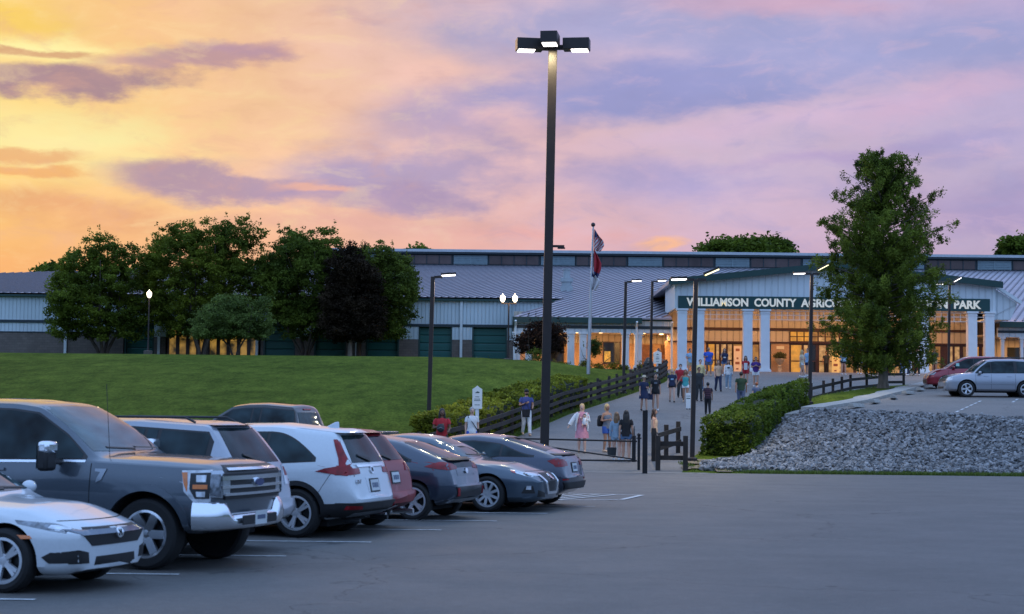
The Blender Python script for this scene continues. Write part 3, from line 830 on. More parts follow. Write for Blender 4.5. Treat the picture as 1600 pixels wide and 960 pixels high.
for px in (806, 995, 1050):
    x = bx(px, YP); m = MB(); m.tube([(x, YE - .2, zp - .3), (x, YP - .22, zp - .7), (x, YP - .22, 5.0)], .08, 8); part('downspout', m, WHT)
YB = 133.0
m = MB(); m.box(xw, xpe, YB, YB + .25, 4.9, 7.0); part('porch_back_wall', m, BRT)
m = MB(); m.box(xw, xpe, YB, YB + .25, 7.0, 9.3); part('porch_upper_wall', m, SIDT)
m = MB(); m.box(xw, xw + .3, YP, YB, 4.9, 5.6); part('porch_end_wall', m, BRT)
m = MB(); m.box(xw, xpe, YP + .25, YB, zp - 1.0, zp - .92); part('porch_ceiling', m, SIDT)
m = MB(); m.box(xw - 1, xpe, YE, YB, 4.6, 4.98); part('porch_floor', m, CONC)
for a, b, litb in ((856, 881, 0), (944, 969, 1)):
    xa, xb = bx(a, YB), bx(b, YB)
    m = MB(); m.box(xa, xb, YB - .08, YB - .01, 5.5, 7.05); w = part('window', m, GLASSD)
    m = MB()
    for q in ((xa - .06, xa), (xb, xb + .06)): m.box(q[0], q[1], YB - .12, YB - .01, 5.44, 7.11)
    m.box(xa, xb, YB - .12, YB - .01, 7.05, 7.11); m.box(xa, xb, YB - .12, YB - .01, 5.44, 5.5); part('window_frame', m, BROWN, w)
    if litb:
        m = MB(); m.box(xa + .04, xa + .5, YB - .095, YB - .082, 5.6, 6.4); part('lit_pane', m, lit('lit_pane_yellow', (1, .55, .05), .6, .8, 5), w)
m = MB(); m.box(bx(1004, YB), bx(1020, YB), YB - .1, YB - .01, 4.98, 6.9); m.box(bx(1033, YB), bx(1058, YB), YB - .1, YB - .01, 4.98, 6.9); part('porch_door', m, M('red_brown_door', (.14, .05, .02), .45, var=.2))

# portico
YF = 124.0
xl, xrp = bx(1058, YF), bx(1557, YF)
xm = (xl + xrp) / 2
zs0, zs1 = 9.14, 10.0             # sign band
def gab(x): return 12.42 - .108 * abs(x - xm)
m = MB(); m.prism([(xl, zs0 - .02), (xrp, zs0 - .02), (xrp, gab(xrp) - .3), (xm, gab(xm) - .3), (xl, gab(xl) - .3)], YF + .1, YF + .35); part('gable_wall', m, SIDP)
m = MB(); m.prism([(xl - .6, gab(xl - .6) - .44), (xm, gab(xm) - .42), (xrp + .4, gab(xrp + .4) - .44), (xrp + .4, gab(xrp + .4)), (xm, gab(xm)), (xl - .6, gab(xl - .6))], YF - .5, YF - .3); part('gable_fascia', m, GREENT)
m = MB(); m.prism([(xl - .5, gab(xl - .5) - .3), (xm, gab(xm) - .28), (xrp + .3, gab(xrp + .3) - .3), (xrp + .3, gab(xrp + .3) - .06), (xm, gab(xm) - .06), (xl - .5, gab(xl - .5) - .06)], YF - .3, 150); part('portico_roof', m, ROOFM)
# return gable behind the right end
xg2 = bx(1582, 126)
m = MB(); m.prism([(xrp - .3, roofz(128)), (xg2, roofz(128) + 1.05), (xrp - .3, gab(xrp) - .25)], YF + .5, YF + 4); part('return_gable', m, SIDP)
m = MB(); m.beam((xrp, YF + .3, gab(xrp) - .25), (xg2 + .2, YF + .3, roofz(128) + 1.05), .3, .22); part('return_fascia', m, WHT)
m = MB(); m.prism([(xrp - .3, 8.6), (xrp + 1.2, 8.6), (xg2, roofz(128) + 1.0), (xrp - .3, roofz(128) + 1.0)], YF + .6, YF + 3.9); part('return_wall', m, SIDP)
# side walls of portico top
for x in (xl, xrp):
    m = MB(); m.box(x - .12, x + .12, YF + .35, YF + 8, zs0, gab(x) - .3); part('side_wall', m, SIDP)
mirror = lambda p: 2 * 1307.5 - p
cols = [(1060, 1074), (1087, 1101), (1162, 1177), (1189, 1204)]
cols += [tuple(sorted((mirror(a), mirror(b)))) for a, b in cols]
for a, b in cols: column((bx(a, YF) + bx(b, YF)) / 2, YF + .3, 4.75, zs0 - .02, .62)
# trellis between the columns
spans = [(1101, 1162), (1177, 1189), (1204, 1411), (1426, 1438), (1453, 1514), (1074, 1087), (1528, 1541)]
TREL = M('white_lattice', (.7, .68, .66), .5)
for a, b in spans:
    xa, xb = bx(a, YF) + .02, bx(b, YF) - .02; m = MB(); z1, z0 = zs0 - .12, zs0 - .72
    for z in (z0, (z0 + z1) / 2 + .02, z1): m.box(xa, xb, YF + .27, YF + .32, z - .025, z + .025)
    n = max(1, round((xb - xa) / .42))
    for i in range(n + 1):
        x = xa + (xb - xa) * i / n; m.box(x - .022, x + .022, YF + .275, YF + .315, z0, z1)
    part('lattice', m, TREL)
YD = 131.0
m = MB(); m.box(xl, xrp, YD, YD + .3, 7.15, zs0 + 1.1); part('entrance_upper_wall', m, SIDT)
m = MB(); m.box(xl, xrp, YD - .1, YD - .02, 7.98, 8.16); part('beam', m, BROWN)
m = MB(); m.box(xl, xrp, YD - .08, YD - .02, 7.05, 7.16); part('beam', m, BROWN)
m = MB(); m.box(xl, xrp, YF + .4, YD, zs0 + 1.1, zs0 + 1.2); part('portico_ceiling', m, SIDT)
def wallseg(a, b, mat, nm, z0=4.75, z1=7.15, y=YD):
    m = MB(); m.box(bx(a, YD), bx(b, YD), y, y + .2, z0, z1); return part(nm, m, mat)
wallseg(1040, 1104, BRT, 'entrance_brick'); wallseg(1206, 1234, BRT, 'entrance_brick')
def doorset(a, b, leaves, z1=7.05):
    """bronze framed double doors; leaves = list of (x0, x1, material)"""
    xa, xb = bx(a, YD), bx(b, YD)
    m = MB(); m.box(xa, xb, YD + .05, YD + .2, 4.75, z1 + .1); f = part('door_frame', m, BROWN)
    for (u, v, mt) in leaves:
        m = MB(); m.box(bx(u, YD), bx(v, YD), YD - .02, YD + .045, 4.95, z1 - .12); part('door_pane', m, mt, f)
        m = MB(); m.box(bx(u, YD), bx(v, YD), YD - .06, YD - .022, 5.72, 5.8); part('push_bar', m, BROWN, f)
doorset(1104, 1162, [(1108, 1117, LITY), (1120, 1124, LITW), (1128, 1135, LITW), (1138, 1144, LITW), (1147, 1160, LITD)])
doorset(1174, 1204, [(1177, 1186, LITD), (1189, 1198, LITW)])
doorset(1234, 1420, [(1237, 1253, LITY), (1257, 1263, LITW), (1269, 1275, GLASSD), (1281, 1291, LITW), (1296, 1316, LITW), (1322, 1334, LITD), (1339, 1351, LITW), (1357, 1369, LITY), (1375, 1388, LITD), (1393, 1406, LITW)])
doorset(1425, 1555, [(1438, 1447, LITY), (1451, 1458, LITW), (1463, 1470, LITD), (1482, 1489, LITW), (1493, 1500, LITW), (1506, 1514, LITD), (1520, 1530, LITY), (1536, 1546, LITD)])
m = MB(); m.box(bx(1234, YD), bx(1345, YD), YD - .03, YD + .0, 7.17, 7.95); tf = part('transom_frame', m, BROWN)
for i in range(10):
    u = 1236 + i * 11
    for z0, z1 in ((7.22, 7.52), (7.58, 7.9)):
        m = MB(); m.box(bx(u, YD), bx(u + 9, YD), YD - .06, YD - .032, z0, z1); part('transom_pane', m, LITY if i < 3 else (LITW if i in (4, 6, 8) and z1 < 7.6 else LITD), tf)
# right wing beyond the portico
xa, xb = bx(1560, YP), XE
m = MB(); m.box(xa, xb, YE - .12, YE + .1, zp - .42, zp - .02); part('eave_trim', m, GREENT)
m = MB(); m.box(xa, xb, YP, YP + .25, zp - 1.1, zp - .42); part('frieze', m, SIDP)
m = MB(); m.box(xa, xb, YP - .05, YP - .02, zp - .8, zp - .62); part('trim_band', m, DARKT)
m = MB(); m.box(xa - 1, xb, YB, YB + .25, 4.7, 9.3); part('porch_back_wall', m, SIDT)
m = MB(); m.box(xa - 1, xb, YP + .25, YB, zp - 1.0, zp - .92); part('porch_ceiling', m, SIDT)
for px in (1568, 1598, 1640): column(bx(px, YP), YP + .12, 4.75, zp - 1.1, .22 if px < 1600 else .5)
m = MB(); m.box(bx(1575, YB), bx(1630, YB), YB - .1, YB - .01, 5.3, 7.0); part('window', m, GLASSD)
# floor slabs and main body
m = MB(); m.box(X0, XE, YB + 10, YT, 4.6, 4.7); part('floor_slab', m, CONC)

# fixtures under the roofs (recessed lamps the place has)
LAMPW = M('warm_lamp_lens', (1, .8, .5), .4, emit=(1, .62, .28), es=6)
def spot(x, y, z, e, size=.6, col=(1, .52, .19)):
    m = MB(); m.lathe([(.0, 0), (.13, 0), (.16, .05), (.0, .06)], 12, (x - HO.x, y - HO.y, z - .06 - HO.z)); m.v = [tuple(Vector(v) + HO) for v in m.v]
    o = part('ceiling_light', m, LAMPW)
    l = bpy.data.lights.new('lamp_glow', 'AREA'); l.shape = 'DISK'; l.size = size; l.energy = e; l.color = col
    lo = bpy.data.objects.new('lamp_glow', l); COL.objects.link(lo); lo.location = (x, y, z - .09)
for px in (830, 860, 900, 935, 970, 1000): spot(bx(px, YB), YB - 3.9, zp - 1.0, 95)
for px in (1030,): spot(bx(px, YB), YB - 2.2, zp - 1.0, 85)
for px in (1110, 1195, 1280, 1365, 1450, 1530): spot(bx(px, YD), YD - 4.0, zs0 + 1.1, 180, 2.6, (1, .5, .2))
for px in (1585, 1650): spot(bx(px, YB), YB - 2.2, zp - 1.0, 110)

# ---- sign on the portico
sg = thing('building_sign', 'long dark green sign board with raised cream capitals across the entrance gable', 'sign', ((xl + xrp) / 2, YF + .02, zs0))
SO = Vector(sg.location)
xs0, xs1 = bx(1060, YF), bx(1548, YF)
m = MB(); m.box(xs0 - SO.x, xs1 - SO.x, -.06, .07, 0, zs1 - zs0); m.build('sign_board', M('sign_green', (.008, .055, .055), .45, var=.08), sg)
LET = M('cream_letters', (.85, .8, .66), .5, emit=(1, .9, .7), es=.22)
cap = .58
for w, a, b in (('WILLIAMSON', 1073, 1169.5), ('COUNTY', 1179, 1245), ('AGRICULTURAL', 1252, 1369), ('EXPOSITION', 1379, 1481.5), ('PARK', 1491.5, 1534)):
    me = text_mesh(w, 1.0, .05, .036)
    xs = [v.co.x for v in me.vertices]; ys = [v.co.y for v in me.vertices]
    W_ = bx(b, YF) - bx(a, YF); sx = W_ / (max(xs) - min(xs)); sy = cap / (max(ys) - min(ys))
    me.transform(Matrix.Translation((-min(xs), -min(ys), 0))); me.transform(Matrix.Diagonal((sx, sy, 1, 1)))
    me.transform(Matrix.Rotation(R(90), 4, 'X'))
    o = link('lettering', me, LET, sg); o.location = (bx(a, YF) - SO.x, -.09, .15)

# banners at the doors, planter urn
def banner(px0, px1, z0, z1, base, lab, marks):
    t = thing('door_banner', lab, 'banner', (bx((px0 + px1) / 2, 130), 130.6, 4.8))
    w = bx(px1, 130) - bx(px0, 130)
    m = MB(); m.box(-w / 2, w / 2, -.02, .0, z0, z1); m.build('panel', base, t)
    m = MB()
    for (x0, x1, y0, y1) in marks: m.box(x0 * w - w / 2, x1 * w - w / 2, -.03, -.021, z0 + y0 * (z1 - z0), z0 + y1 * (z1 - z0))
    m.build('printed_marks', M('banner_print', (.35, .12, .06), .6), t)
    m = MB(); m.box(-w / 2, w / 2, -.04, .1, -.06, z0); m.build('stand_base', DARKT, t)
mk = [(.25, .75, .8, .9), (.35, .6, .48, .55), (.2, .75, .28, .38), (.3, .6, .07, .13)]
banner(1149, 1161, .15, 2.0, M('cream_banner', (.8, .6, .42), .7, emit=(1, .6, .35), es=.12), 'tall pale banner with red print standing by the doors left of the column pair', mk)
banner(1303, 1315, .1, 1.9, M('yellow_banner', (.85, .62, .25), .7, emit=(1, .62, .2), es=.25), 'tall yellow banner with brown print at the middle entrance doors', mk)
def urn(px, Y, label):
    x = bx(px, Y); t = thing('planter_urn', label, 'planter', (x, Y, 4.77))
    m = MB(); m.lathe([(.22, 0), (.26, .0), (.26, .1), (.16, .14), (.14, .5), (.2, .56), (.12, .62), (.12, .7), (.34, .95), (.4, 1.12), (.36, 1.15), (.3, 1.1)], 18)
    m.build('urn', M('cast_stone', (.45, .37, .28), .85, var=.15, vs=8), t, sm=40)
    rnd = random.Random(5); vs = []; fs = []
    for _ in range(700):
        a = rnd.uniform(0, 6.28); r = rnd.uniform(.0, .5); zz = 1.15 + rnd.uniform(0, .5) * (1 - r * .7); c_ = Vector((math.cos(a) * r, math.sin(a) * r, zz))
        u = Vector((rnd.gauss(0, 1), rnd.gauss(0, 1), rnd.gauss(0, 1))).normalized() * .07; v = u.orthogonal().normalized() * .035
        n = len(vs); vs += [c_ - u, c_ + v, c_ + u, c_ - v]; fs.append((n, n + 1, n + 2, n + 3))
    me = bpy.data.meshes.new('foliage'); me.from_pydata(vs, [], fs); link('foliage', me, M('urn_leaves', (.05, .06, .02), .7, island=.4), t)
urn(1219, 130.2, 'tall stone urn planter with leafy plant in the brick recess by the entrance')
m = MB(); m.box(-.28, .28, -.02, 0, 0, .22); o = m.build('wall_sign', M('cream_wall_sign', (.8, .7, .5), .6)); o.location = (bx(1220, YD), YD - .03, 6.62)
tag(o, 'small cream sign on the brick above the stone urn planter', 'sign')
# ------------------------------------------------------------------ fences
FENM = M('dark_creosote_wood', (.026, .019, .016), .75, var=.4, vs=5, stretch=(1, 1, .4), bump=.4, bs=20)
def fence(label, pts, h=1.05, rails=(.32, .62, .93), post=.13, spacing=2.3, group=None):
    """pts: list of Vector ground points"""
    segs = []
    for a, b in zip(pts, pts[1:]):
        n = max(1, round((b - a).length / spacing))
        for i in range(n): segs.append(a.lerp(b, i / n))
    segs.append(pts[-1])
    segs = [Vector((p.x, p.y, Hh(p.x, p.y))) for p in segs]
    O = segs[0].copy(); t = thing('rail_fence', label, 'fence', O, group=group)
    for p in segs:
        q = p - O; m = MB(); s = post / 2; m.box(q.x - s, q.x + s, q.y - s, q.y + s, q.z - .15, q.z + h + .06); m.build('post', FENM, t, bevel=.012)
    for r in rails:
        for a, b in zip(segs, segs[1:]):
            d = (b - a).normalized(); nrm = Vector((d.y, -d.x, 0)).normalized() * (post / 2 + .022)
            m = MB(); m.beam(a - O + nrm + Vector((0, 0, r)), b - O + nrm + Vector((0, 0, r)), .04, .15); m.build('rail', FENM, t)
    return t
def xlp(Y, d): X = interp(XL, Y) - d; return Vector((X, Y, Hh(X, Y)))
def xrq(Y, d): X = interp(XR, Y) + d; return Vector((X, Y, Hh(X, Y)))
fence('long dark three-rail fence climbing along the left edge of the path below the lawn', [xlp(y, .35) for y in (58, 62, 68, 74, 81, 87.5, 94, 101, 108, 114)])
fence('short dark rail fence crossing the lawn above and behind the long path fence', [AT(915, 88.5), AT(952, 93), AT(985, 100), AT(1012, 108)], rails=(.45, .88))
fence('dark rail fence curving round the grass in front of the forecourt right of the path', [xrq(y, .15) for y in (81, 86, 91, 97, 100.5)] + [AT(1385, 103.2), AT(1412, 103.6)], rails=(.4, .85), spacing=2.4)
fence('stub of dark rail fence beside the black gate post at the bank foot', [AT(1071, 57.6, 730), AT(1028, 57.6, 720), AT(1022, 60.5), AT(1060, 63.5)], rails=(.4, .85), post=.15, spacing=2.0)

# ------------------------------------------------------------------ hedges
def leafmat(name, a, b, tr=.36, isl=.35, vs=.9, rough=.6):
    return M(name, a, rough, var=.25, vs=vs, col2=b, island=isl, trans=tr, spec=.1, detail=3)
def leaf_cloud(centers, size, rnd, nper, spread, aspect=.55, droop=0.0):
    """centers: (x, y, z, radius, k); makes leaf quads in clumps"""
    n = len(centers) * nper
    C = np.repeat(np.array([c[:3] for c in centers]), nper, axis=0); Rr = np.repeat(np.array([c[3] for c in centers]), nper)
    rs = np.random.RandomState(rnd)
    d = rs.normal(size=(n, 3)); d /= np.linalg.norm(d, axis=1)[:, None]
    rad = (rs.rand(n) ** .5)[:, None] * Rr[:, None] * np.array(spread)
    p = C + d * rad
    u = rs.normal(size=(n, 3)); u[:, 2] = u[:, 2] * .6 - droop; u /= np.linalg.norm(u, axis=1)[:, None]
    w = rs.normal(size=(n, 3)); v = np.cross(u, w); v /= np.linalg.norm(v, axis=1)[:, None]
    s = (size * rs.uniform(.6, 1.35, n))[:, None]
    q = np.stack([p - u * s, p + v * s * aspect, p + u * s, p - v * s * aspect], axis=1).reshape(-1, 3)
    f = np.arange(n * 4).reshape(-1, 4)
    return q, f
def mesh_np(name, q, f):
    me = bpy.data.meshes.new(name); nv, nf = len(q), len(f); k = f.shape[1]
    me.vertices.add(nv); me.vertices.foreach_set('co', np.asarray(q, dtype=np.float32).ravel())
    me.loops.add(nf * k); me.loops.foreach_set('vertex_index', np.asarray(f, dtype=np.int32).ravel())
    me.polygons.add(nf); me.polygons.foreach_set('loop_start', np.arange(0, nf * k, k, dtype=np.int32))
    me.update(calc_edges=True); return me
def hedge(label, path, width, h, mat, seed, size=.05, dens=900, dark=None):
    """path: [(X, Y)], box hedge with rounded uneven top"""
    rnd = random.Random(seed); O = Vector((path[0][0], path[0][1], Hh(*path[0])))
    t = thing('clipped_hedge', label, 'hedge', O)
    # woody inside
    m = MB()
    cs = []
    for (a, b) in zip(path, path[1:]):
        A, B = Vector((*a, 0)), Vector((*b, 0)); L = (B - A).length; d = (B - A).normalized(); nn = Vector((d.y, -d.x, 0)); steps = int(L * dens / 60)
        for _ in range(int(L * dens / 12)):
            s = rnd.random() * L; w = rnd.uniform(-.5, .5) * width; r = rnd.random()
            hh = h * (1 + .09 * noise.noise(Vector((s * .7 + a[0], w * .9, seed))))
            if r < .45: zz = hh - abs(rnd.gauss(0, .05))                       # top
            else:
                w = rnd.choice((-.5, .5)) * width * (1 + .1 * noise.noise(Vector((s * .9, 0, seed + 3)))) ; zz = rnd.uniform(.02, hh)
                if zz > hh - .18: w *= .95
            p = A + d * s + nn * w
            if abs(w) > width * .44 and zz > hh - .07: continue
            cs.append((p.x - O.x, p.y - O.y, Hh(p.x, p.y) - O.z + zz, .085, 1))
        for sgn, E in ((-1, A), (1, B)):
            for _ in range(int(width * h * 160)):
                w = rnd.uniform(-.5, .5) * width; zz = rnd.uniform(0, h * .97); p = E + nn * w + d * sgn * rnd.uniform(-.1, .05)
                cs.append((p.x - O.x, p.y - O.y, Hh(p.x, p.y) - O.z + zz, .085, 1))
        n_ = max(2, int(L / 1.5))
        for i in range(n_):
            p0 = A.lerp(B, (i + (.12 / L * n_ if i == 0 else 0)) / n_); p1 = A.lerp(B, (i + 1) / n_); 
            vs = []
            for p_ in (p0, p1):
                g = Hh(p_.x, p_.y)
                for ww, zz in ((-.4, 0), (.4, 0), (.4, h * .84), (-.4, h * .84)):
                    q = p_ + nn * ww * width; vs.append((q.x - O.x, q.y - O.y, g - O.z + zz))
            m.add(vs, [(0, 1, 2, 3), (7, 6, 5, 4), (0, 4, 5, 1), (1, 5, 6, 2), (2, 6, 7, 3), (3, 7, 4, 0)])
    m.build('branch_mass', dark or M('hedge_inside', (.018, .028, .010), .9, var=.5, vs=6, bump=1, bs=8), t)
    q, f = leaf_cloud(cs, size, seed, 8, (1, 1, 1))
    link('foliage', mesh_np('foliage', q, f), mat, t)
HED = leafmat('hedge_leaf', (.04, .075, .012), (.14, .19, .022), vs=1.5)
HED2 = leafmat('hedge_leaf_olive', (.08, .105, .014), (.28, .29, .03), vs=1.2)
hedge('thick clipped green hedge along the right edge of the path above the stone bank', [(interp(XR, y) + 1.15, y) for y in (62.4, 67, 73, 80.5)], 1.85, 1.34, HED, 3, .055, 1500)
hedge('looser olive green hedge behind the fence at the foot of the lawn', [(interp(XL, y) - 1.3, y) for y in (62, 66, 72, 79, 87.5)], 1.5, 1.35, HED2, 8, .06, 1200)

# ------------------------------------------------------------------ trees
BARK = M('bark', (.075, .055, .042), .9, var=.4, vs=6, stretch=(1, 1, .2), bump=.8, bs=14)
BARKL = M('pale_bark', (.14, .115, .09), .9, var=.35, vs=6, stretch=(1, 1, .2), bump=.8, bs=14)
def tree(name, label, base, lobes, mat, seed, leaf=.12, clumps=420, per=42, trunk=.22, stems=1, crown0=1.6, bark=None, group=None, clump_r=.55, droop=0, fork=.35, cat='tree', shell=.55):
    """lobes: (dx, dz, rx, rz [,dy]) ellipsoids relative to the base (metres)"""
    rnd = random.Random(seed); base = Vector(base); t = thing(name, label, cat, base, group=group)
    if .12 < leaf < .2:
        leaf *= .76; per = int(per * 1.55)
    tot = sum(l[2] * l[2] * l[3] for l in lobes); cs = []
    for l in lobes:
        dx, dz, rx, rz = l[:4]; dy = l[4] if len(l) > 4 else rnd.uniform(-.4, .4) * rx
        k = int(1.5 * clumps * l[2] * l[2] * l[3] / tot) + 4
        for _ in range(k):
            d = Vector((rnd.gauss(0, 1), rnd.gauss(0, 1), rnd.gauss(0, 1))).normalized()
            rr = shell + (1 - shell) * rnd.random() ** .6 if rnd.random() < .8 else rnd.random()
            rr *= 1 + .28 * noise.noise(Vector((d.x * 2 + seed, d.y * 2, d.z * 2 + dx)))
            p = Vector((dx + d.x * rx * rr, dy + d.y * rx * rr, dz + d.z * rz * rr))
            if p.z < crown0: p.z = crown0 + rnd.random() * .5
            # holes
            if noise.noise(Vector((p.x * .55, p.y * .55 + seed, p.z * .55))) < -.46: continue
            cs.append((p.x, p.y, p.z, clump_r * rnd.uniform(.5, 1.2), 1))
    q, f = leaf_cloud(cs, leaf, seed, per, (1, 1, .62), droop=droop)
    # wispy outer sprays
    top = [c_ for c_ in cs if rnd.random() < .3]
    sp = [(c_[0] * 1.04 + rnd.gauss(0, .3), c_[1] + rnd.gauss(0, .2), c_[2] + abs(rnd.gauss(.25, .3)), clump_r * .4, 1) for c_ in top]
    q2, f2 = leaf_cloud(sp, leaf * .85, seed + 1, max(6, per // 4), (.7, .7, 1.6)); q = np.concatenate([q, q2]); f = np.concatenate([f, f2 + len(q) - len(q2)])
    link('crown', mesh_np('crown', q, f), mat, t)
    H_ = max(l[1] + l[3] * .5 for l in lobes); m = MB()
    for s in range(stems):
        a = 2 * math.pi * s / max(1, stems) + seed; lean = 0 if stems == 1 else rnd.uniform(.6, 1.3)
        p0 = Vector((math.cos(a) * .12 * (stems > 1), math.sin(a) * .12 * (stems > 1), -.2)); p1 = p0 + Vector((math.cos(a) * lean * .35, math.sin(a) * lean * .35, crown0 * .6))
        p2 = p1 + Vector((math.cos(a) * lean, math.sin(a) * lean, crown0 * .9)); p3 = Vector((p2.x * 1.2, p2.y * 1.2, H_ * .85))
        r0 = trunk / (1 + .35 * (stems - 1)); m.tube([p0 + Vector((0, 0, 0)), p0.lerp(p1, .25), p1, p2, p3], [r0 * 1.45, r0, r0 * .85, r0 * .6, r0 * .18], 10)
        for _ in range(9 if stems == 1 else 4):
            tgt = Vector(rnd.choice(cs)[:3]); u = rnd.uniform(.1, .9); st = p1.lerp(p3, u * .8) if rnd.random() < .7 else p2
            mid_ = st.lerp(tgt, .5) + Vector((0, 0, -.25)); rb = r0 * fork * (1 - u * .5)
            m.tube([st, mid_, tgt], [rb, rb * .6, rb * .15], 6)
    m.build('trunk', bark or BARK, t, sm=60)
    return t
def lobes_px(basepx, Y, spec):
    """spec: (px, py, rpx, rpy) at depth Y -> lobes relative to the base"""
    b = AT(basepx, Y); out = []
    for s in spec:
        c_ = P(s[0], s[1], Y); k = Y / FPX
        out.append((c_.x - b.x, c_.z - b.z, s[2] * k, s[3] * k) + ((s[4],) if len(s) > 4 else ()))
    return b, out
LF1 = leafmat('maple_leaf', (.045, .075, .012), (.15, .19, .022), vs=.5)
LF2 = leafmat('oak_leaf', (.05, .08, .012), (.17, .20, .022), vs=.45)
LF3 = leafmat('ash_leaf', (.045, .075, .014), (.14, .18, .024), vs=.6)
LFP = leafmat('purple_leaf', (.012, .009, .006), (.036, .024, .014), vs=.8, tr=.15, rough=.9)
LFG = leafmat('grey_green_leaf', (.06, .095, .022), (.15, .20, .05), vs=.8)
LFR = leafmat('cypress_leaf', (.06, .10, .018), (.21, .25, .034), vs=.7)
b, l = lobes_px(160, 137, [(150, 470, 72, 60), (190, 430, 45, 55), (110, 480, 40, 60), (165, 400, 42, 35), (205, 500, 30, 42), (130, 425, 40, 35)])
tree('maple_tree', 'round multi-stemmed green tree standing leftmost before the brick wall', b, l, LF1, 11, .13, 560, 46, .34, 4, 1.5)
b, l = lobes_px(315, 138.5, [(300, 440, 80, 80), (260, 420, 40, 60), (330, 390, 50, 45), (285, 375, 35, 28), (240, 470, 28, 60), (320, 500, 70, 35), (375, 420, 55, 70), (375, 365, 26, 24)])
tree('shade_tree', 'tallest broad green tree behind the small pale tree and the globe lamp', b, l, LF2, 12, .13, 820, 46, .34, 3, 1.9)
b, l = lobes_px(475, 138, [(470, 440, 62, 75), (455, 385, 30, 38), (500, 385, 32, 36), (430, 450, 42, 55), (520, 440, 30, 50), (480, 500, 50, 35)])
tree('shade_tree', 'upright green tree between the tallest tree and the purple-leaved tree', b, l, LF3, 13, .13, 600, 46, .3, 4, 1.7)
b, l = lobes_px(560, 139, [(605, 460, 50, 60), (590, 410, 36, 30), (625, 440, 30, 42), (600, 515, 38, 28), (565, 430, 30, 50)])
tree('shade_tree', 'green tree standing just right of and behind the purple-leaved tree', b, l, leafmat('ash_leaf_cool', (.045, .07, .014), (.13, .165, .024), vs=.6), 14, .13, 420, 44, .25, 1, 1.8)
b, l = lobes_px(546, 134, [(550, 470, 46, 74), (545, 420, 36, 38), (528, 490, 32, 48), (575, 500, 28, 42)])
tree('plum_tree', 'dark purple-leaved oval tree on a pale trunk before the teal doors', b, l, LFP, 15, .13, 420, 52, .2, 1, 1.6, bark=BARKL)
b, l = lobes_px(367, 122, [(355, 510, 55, 38), (330, 515, 32, 34), (395, 510, 34, 36), (365, 478, 38, 22), (410, 490, 18, 26)])
tree('ornamental_tree', 'small pale grey-green spreading tree out on the lawn', b, l, LFG, 16, .085, 360, 44, .13, 3, 1.2, clump_r=.4)
b, l = lobes_px(836, 124, [(850, 532, 30, 26), (825, 535, 22, 22), (868, 528, 18, 22), (845, 512, 22, 10)])
tree('crepe_myrtle', 'dark red-leaved bushy small tree before the left end of the porch', b, l, leafmat('dark_red_leaf', (.018, .012, .009), (.05, .026, .018), vs=.9, tr=.1), 17, .07, 260, 40, .07, 5, .9, clump_r=.32)
b, l = lobes_px(929, 126, [(930, 543, 11, 13), (925, 555, 8, 7)])
tree('young_tree', 'young thin green tree before the porch just right of the flagpole', b, l, LFG, 18, .06, 70, 26, .035, 2, .8, clump_r=.2)
def far_tree(px, py, rx, ry, Y, seed, label):
    x = bx(px, Y); z = P(px, py, Y).z; k = Y / FPX; g = 4.6
    sp = []
    rnd = random.Random(seed)
    for i in range(5): sp.append((rnd.uniform(-.6, .6) * rx * k, z - g + rnd.uniform(-.5, .2) * ry * k, rx * k * .55, ry * k * rnd.uniform(.6, .9)))
    sp.append((0, z - g - ry * k, rx * k * .8, ry * k))
    tree('distant_tree', label, (x, Y, g), sp, LF1, seed, .3, 260, 34, .5, 1, 6, group='distant trees behind the hall', clump_r=1.3)
far_tree(1160, 386, 56, 16, 215, 31, 'widest distant tree rising over the roof ridge near the entrance lamp')
far_tree(1205, 388, 30, 14, 222, 32, 'smaller distant tree over the roof ridge right of the widest one')
far_tree(1588, 388, 24, 14, 215, 33, 'distant tree over the ridge at the right edge of the photo')
far_tree(652, 399, 14, 4, 215, 34, 'low distant treetop just above the left end of the ridge')
far_tree(75, 428, 26, 9, 200, 35, 'low distant treetop over the far left roof')
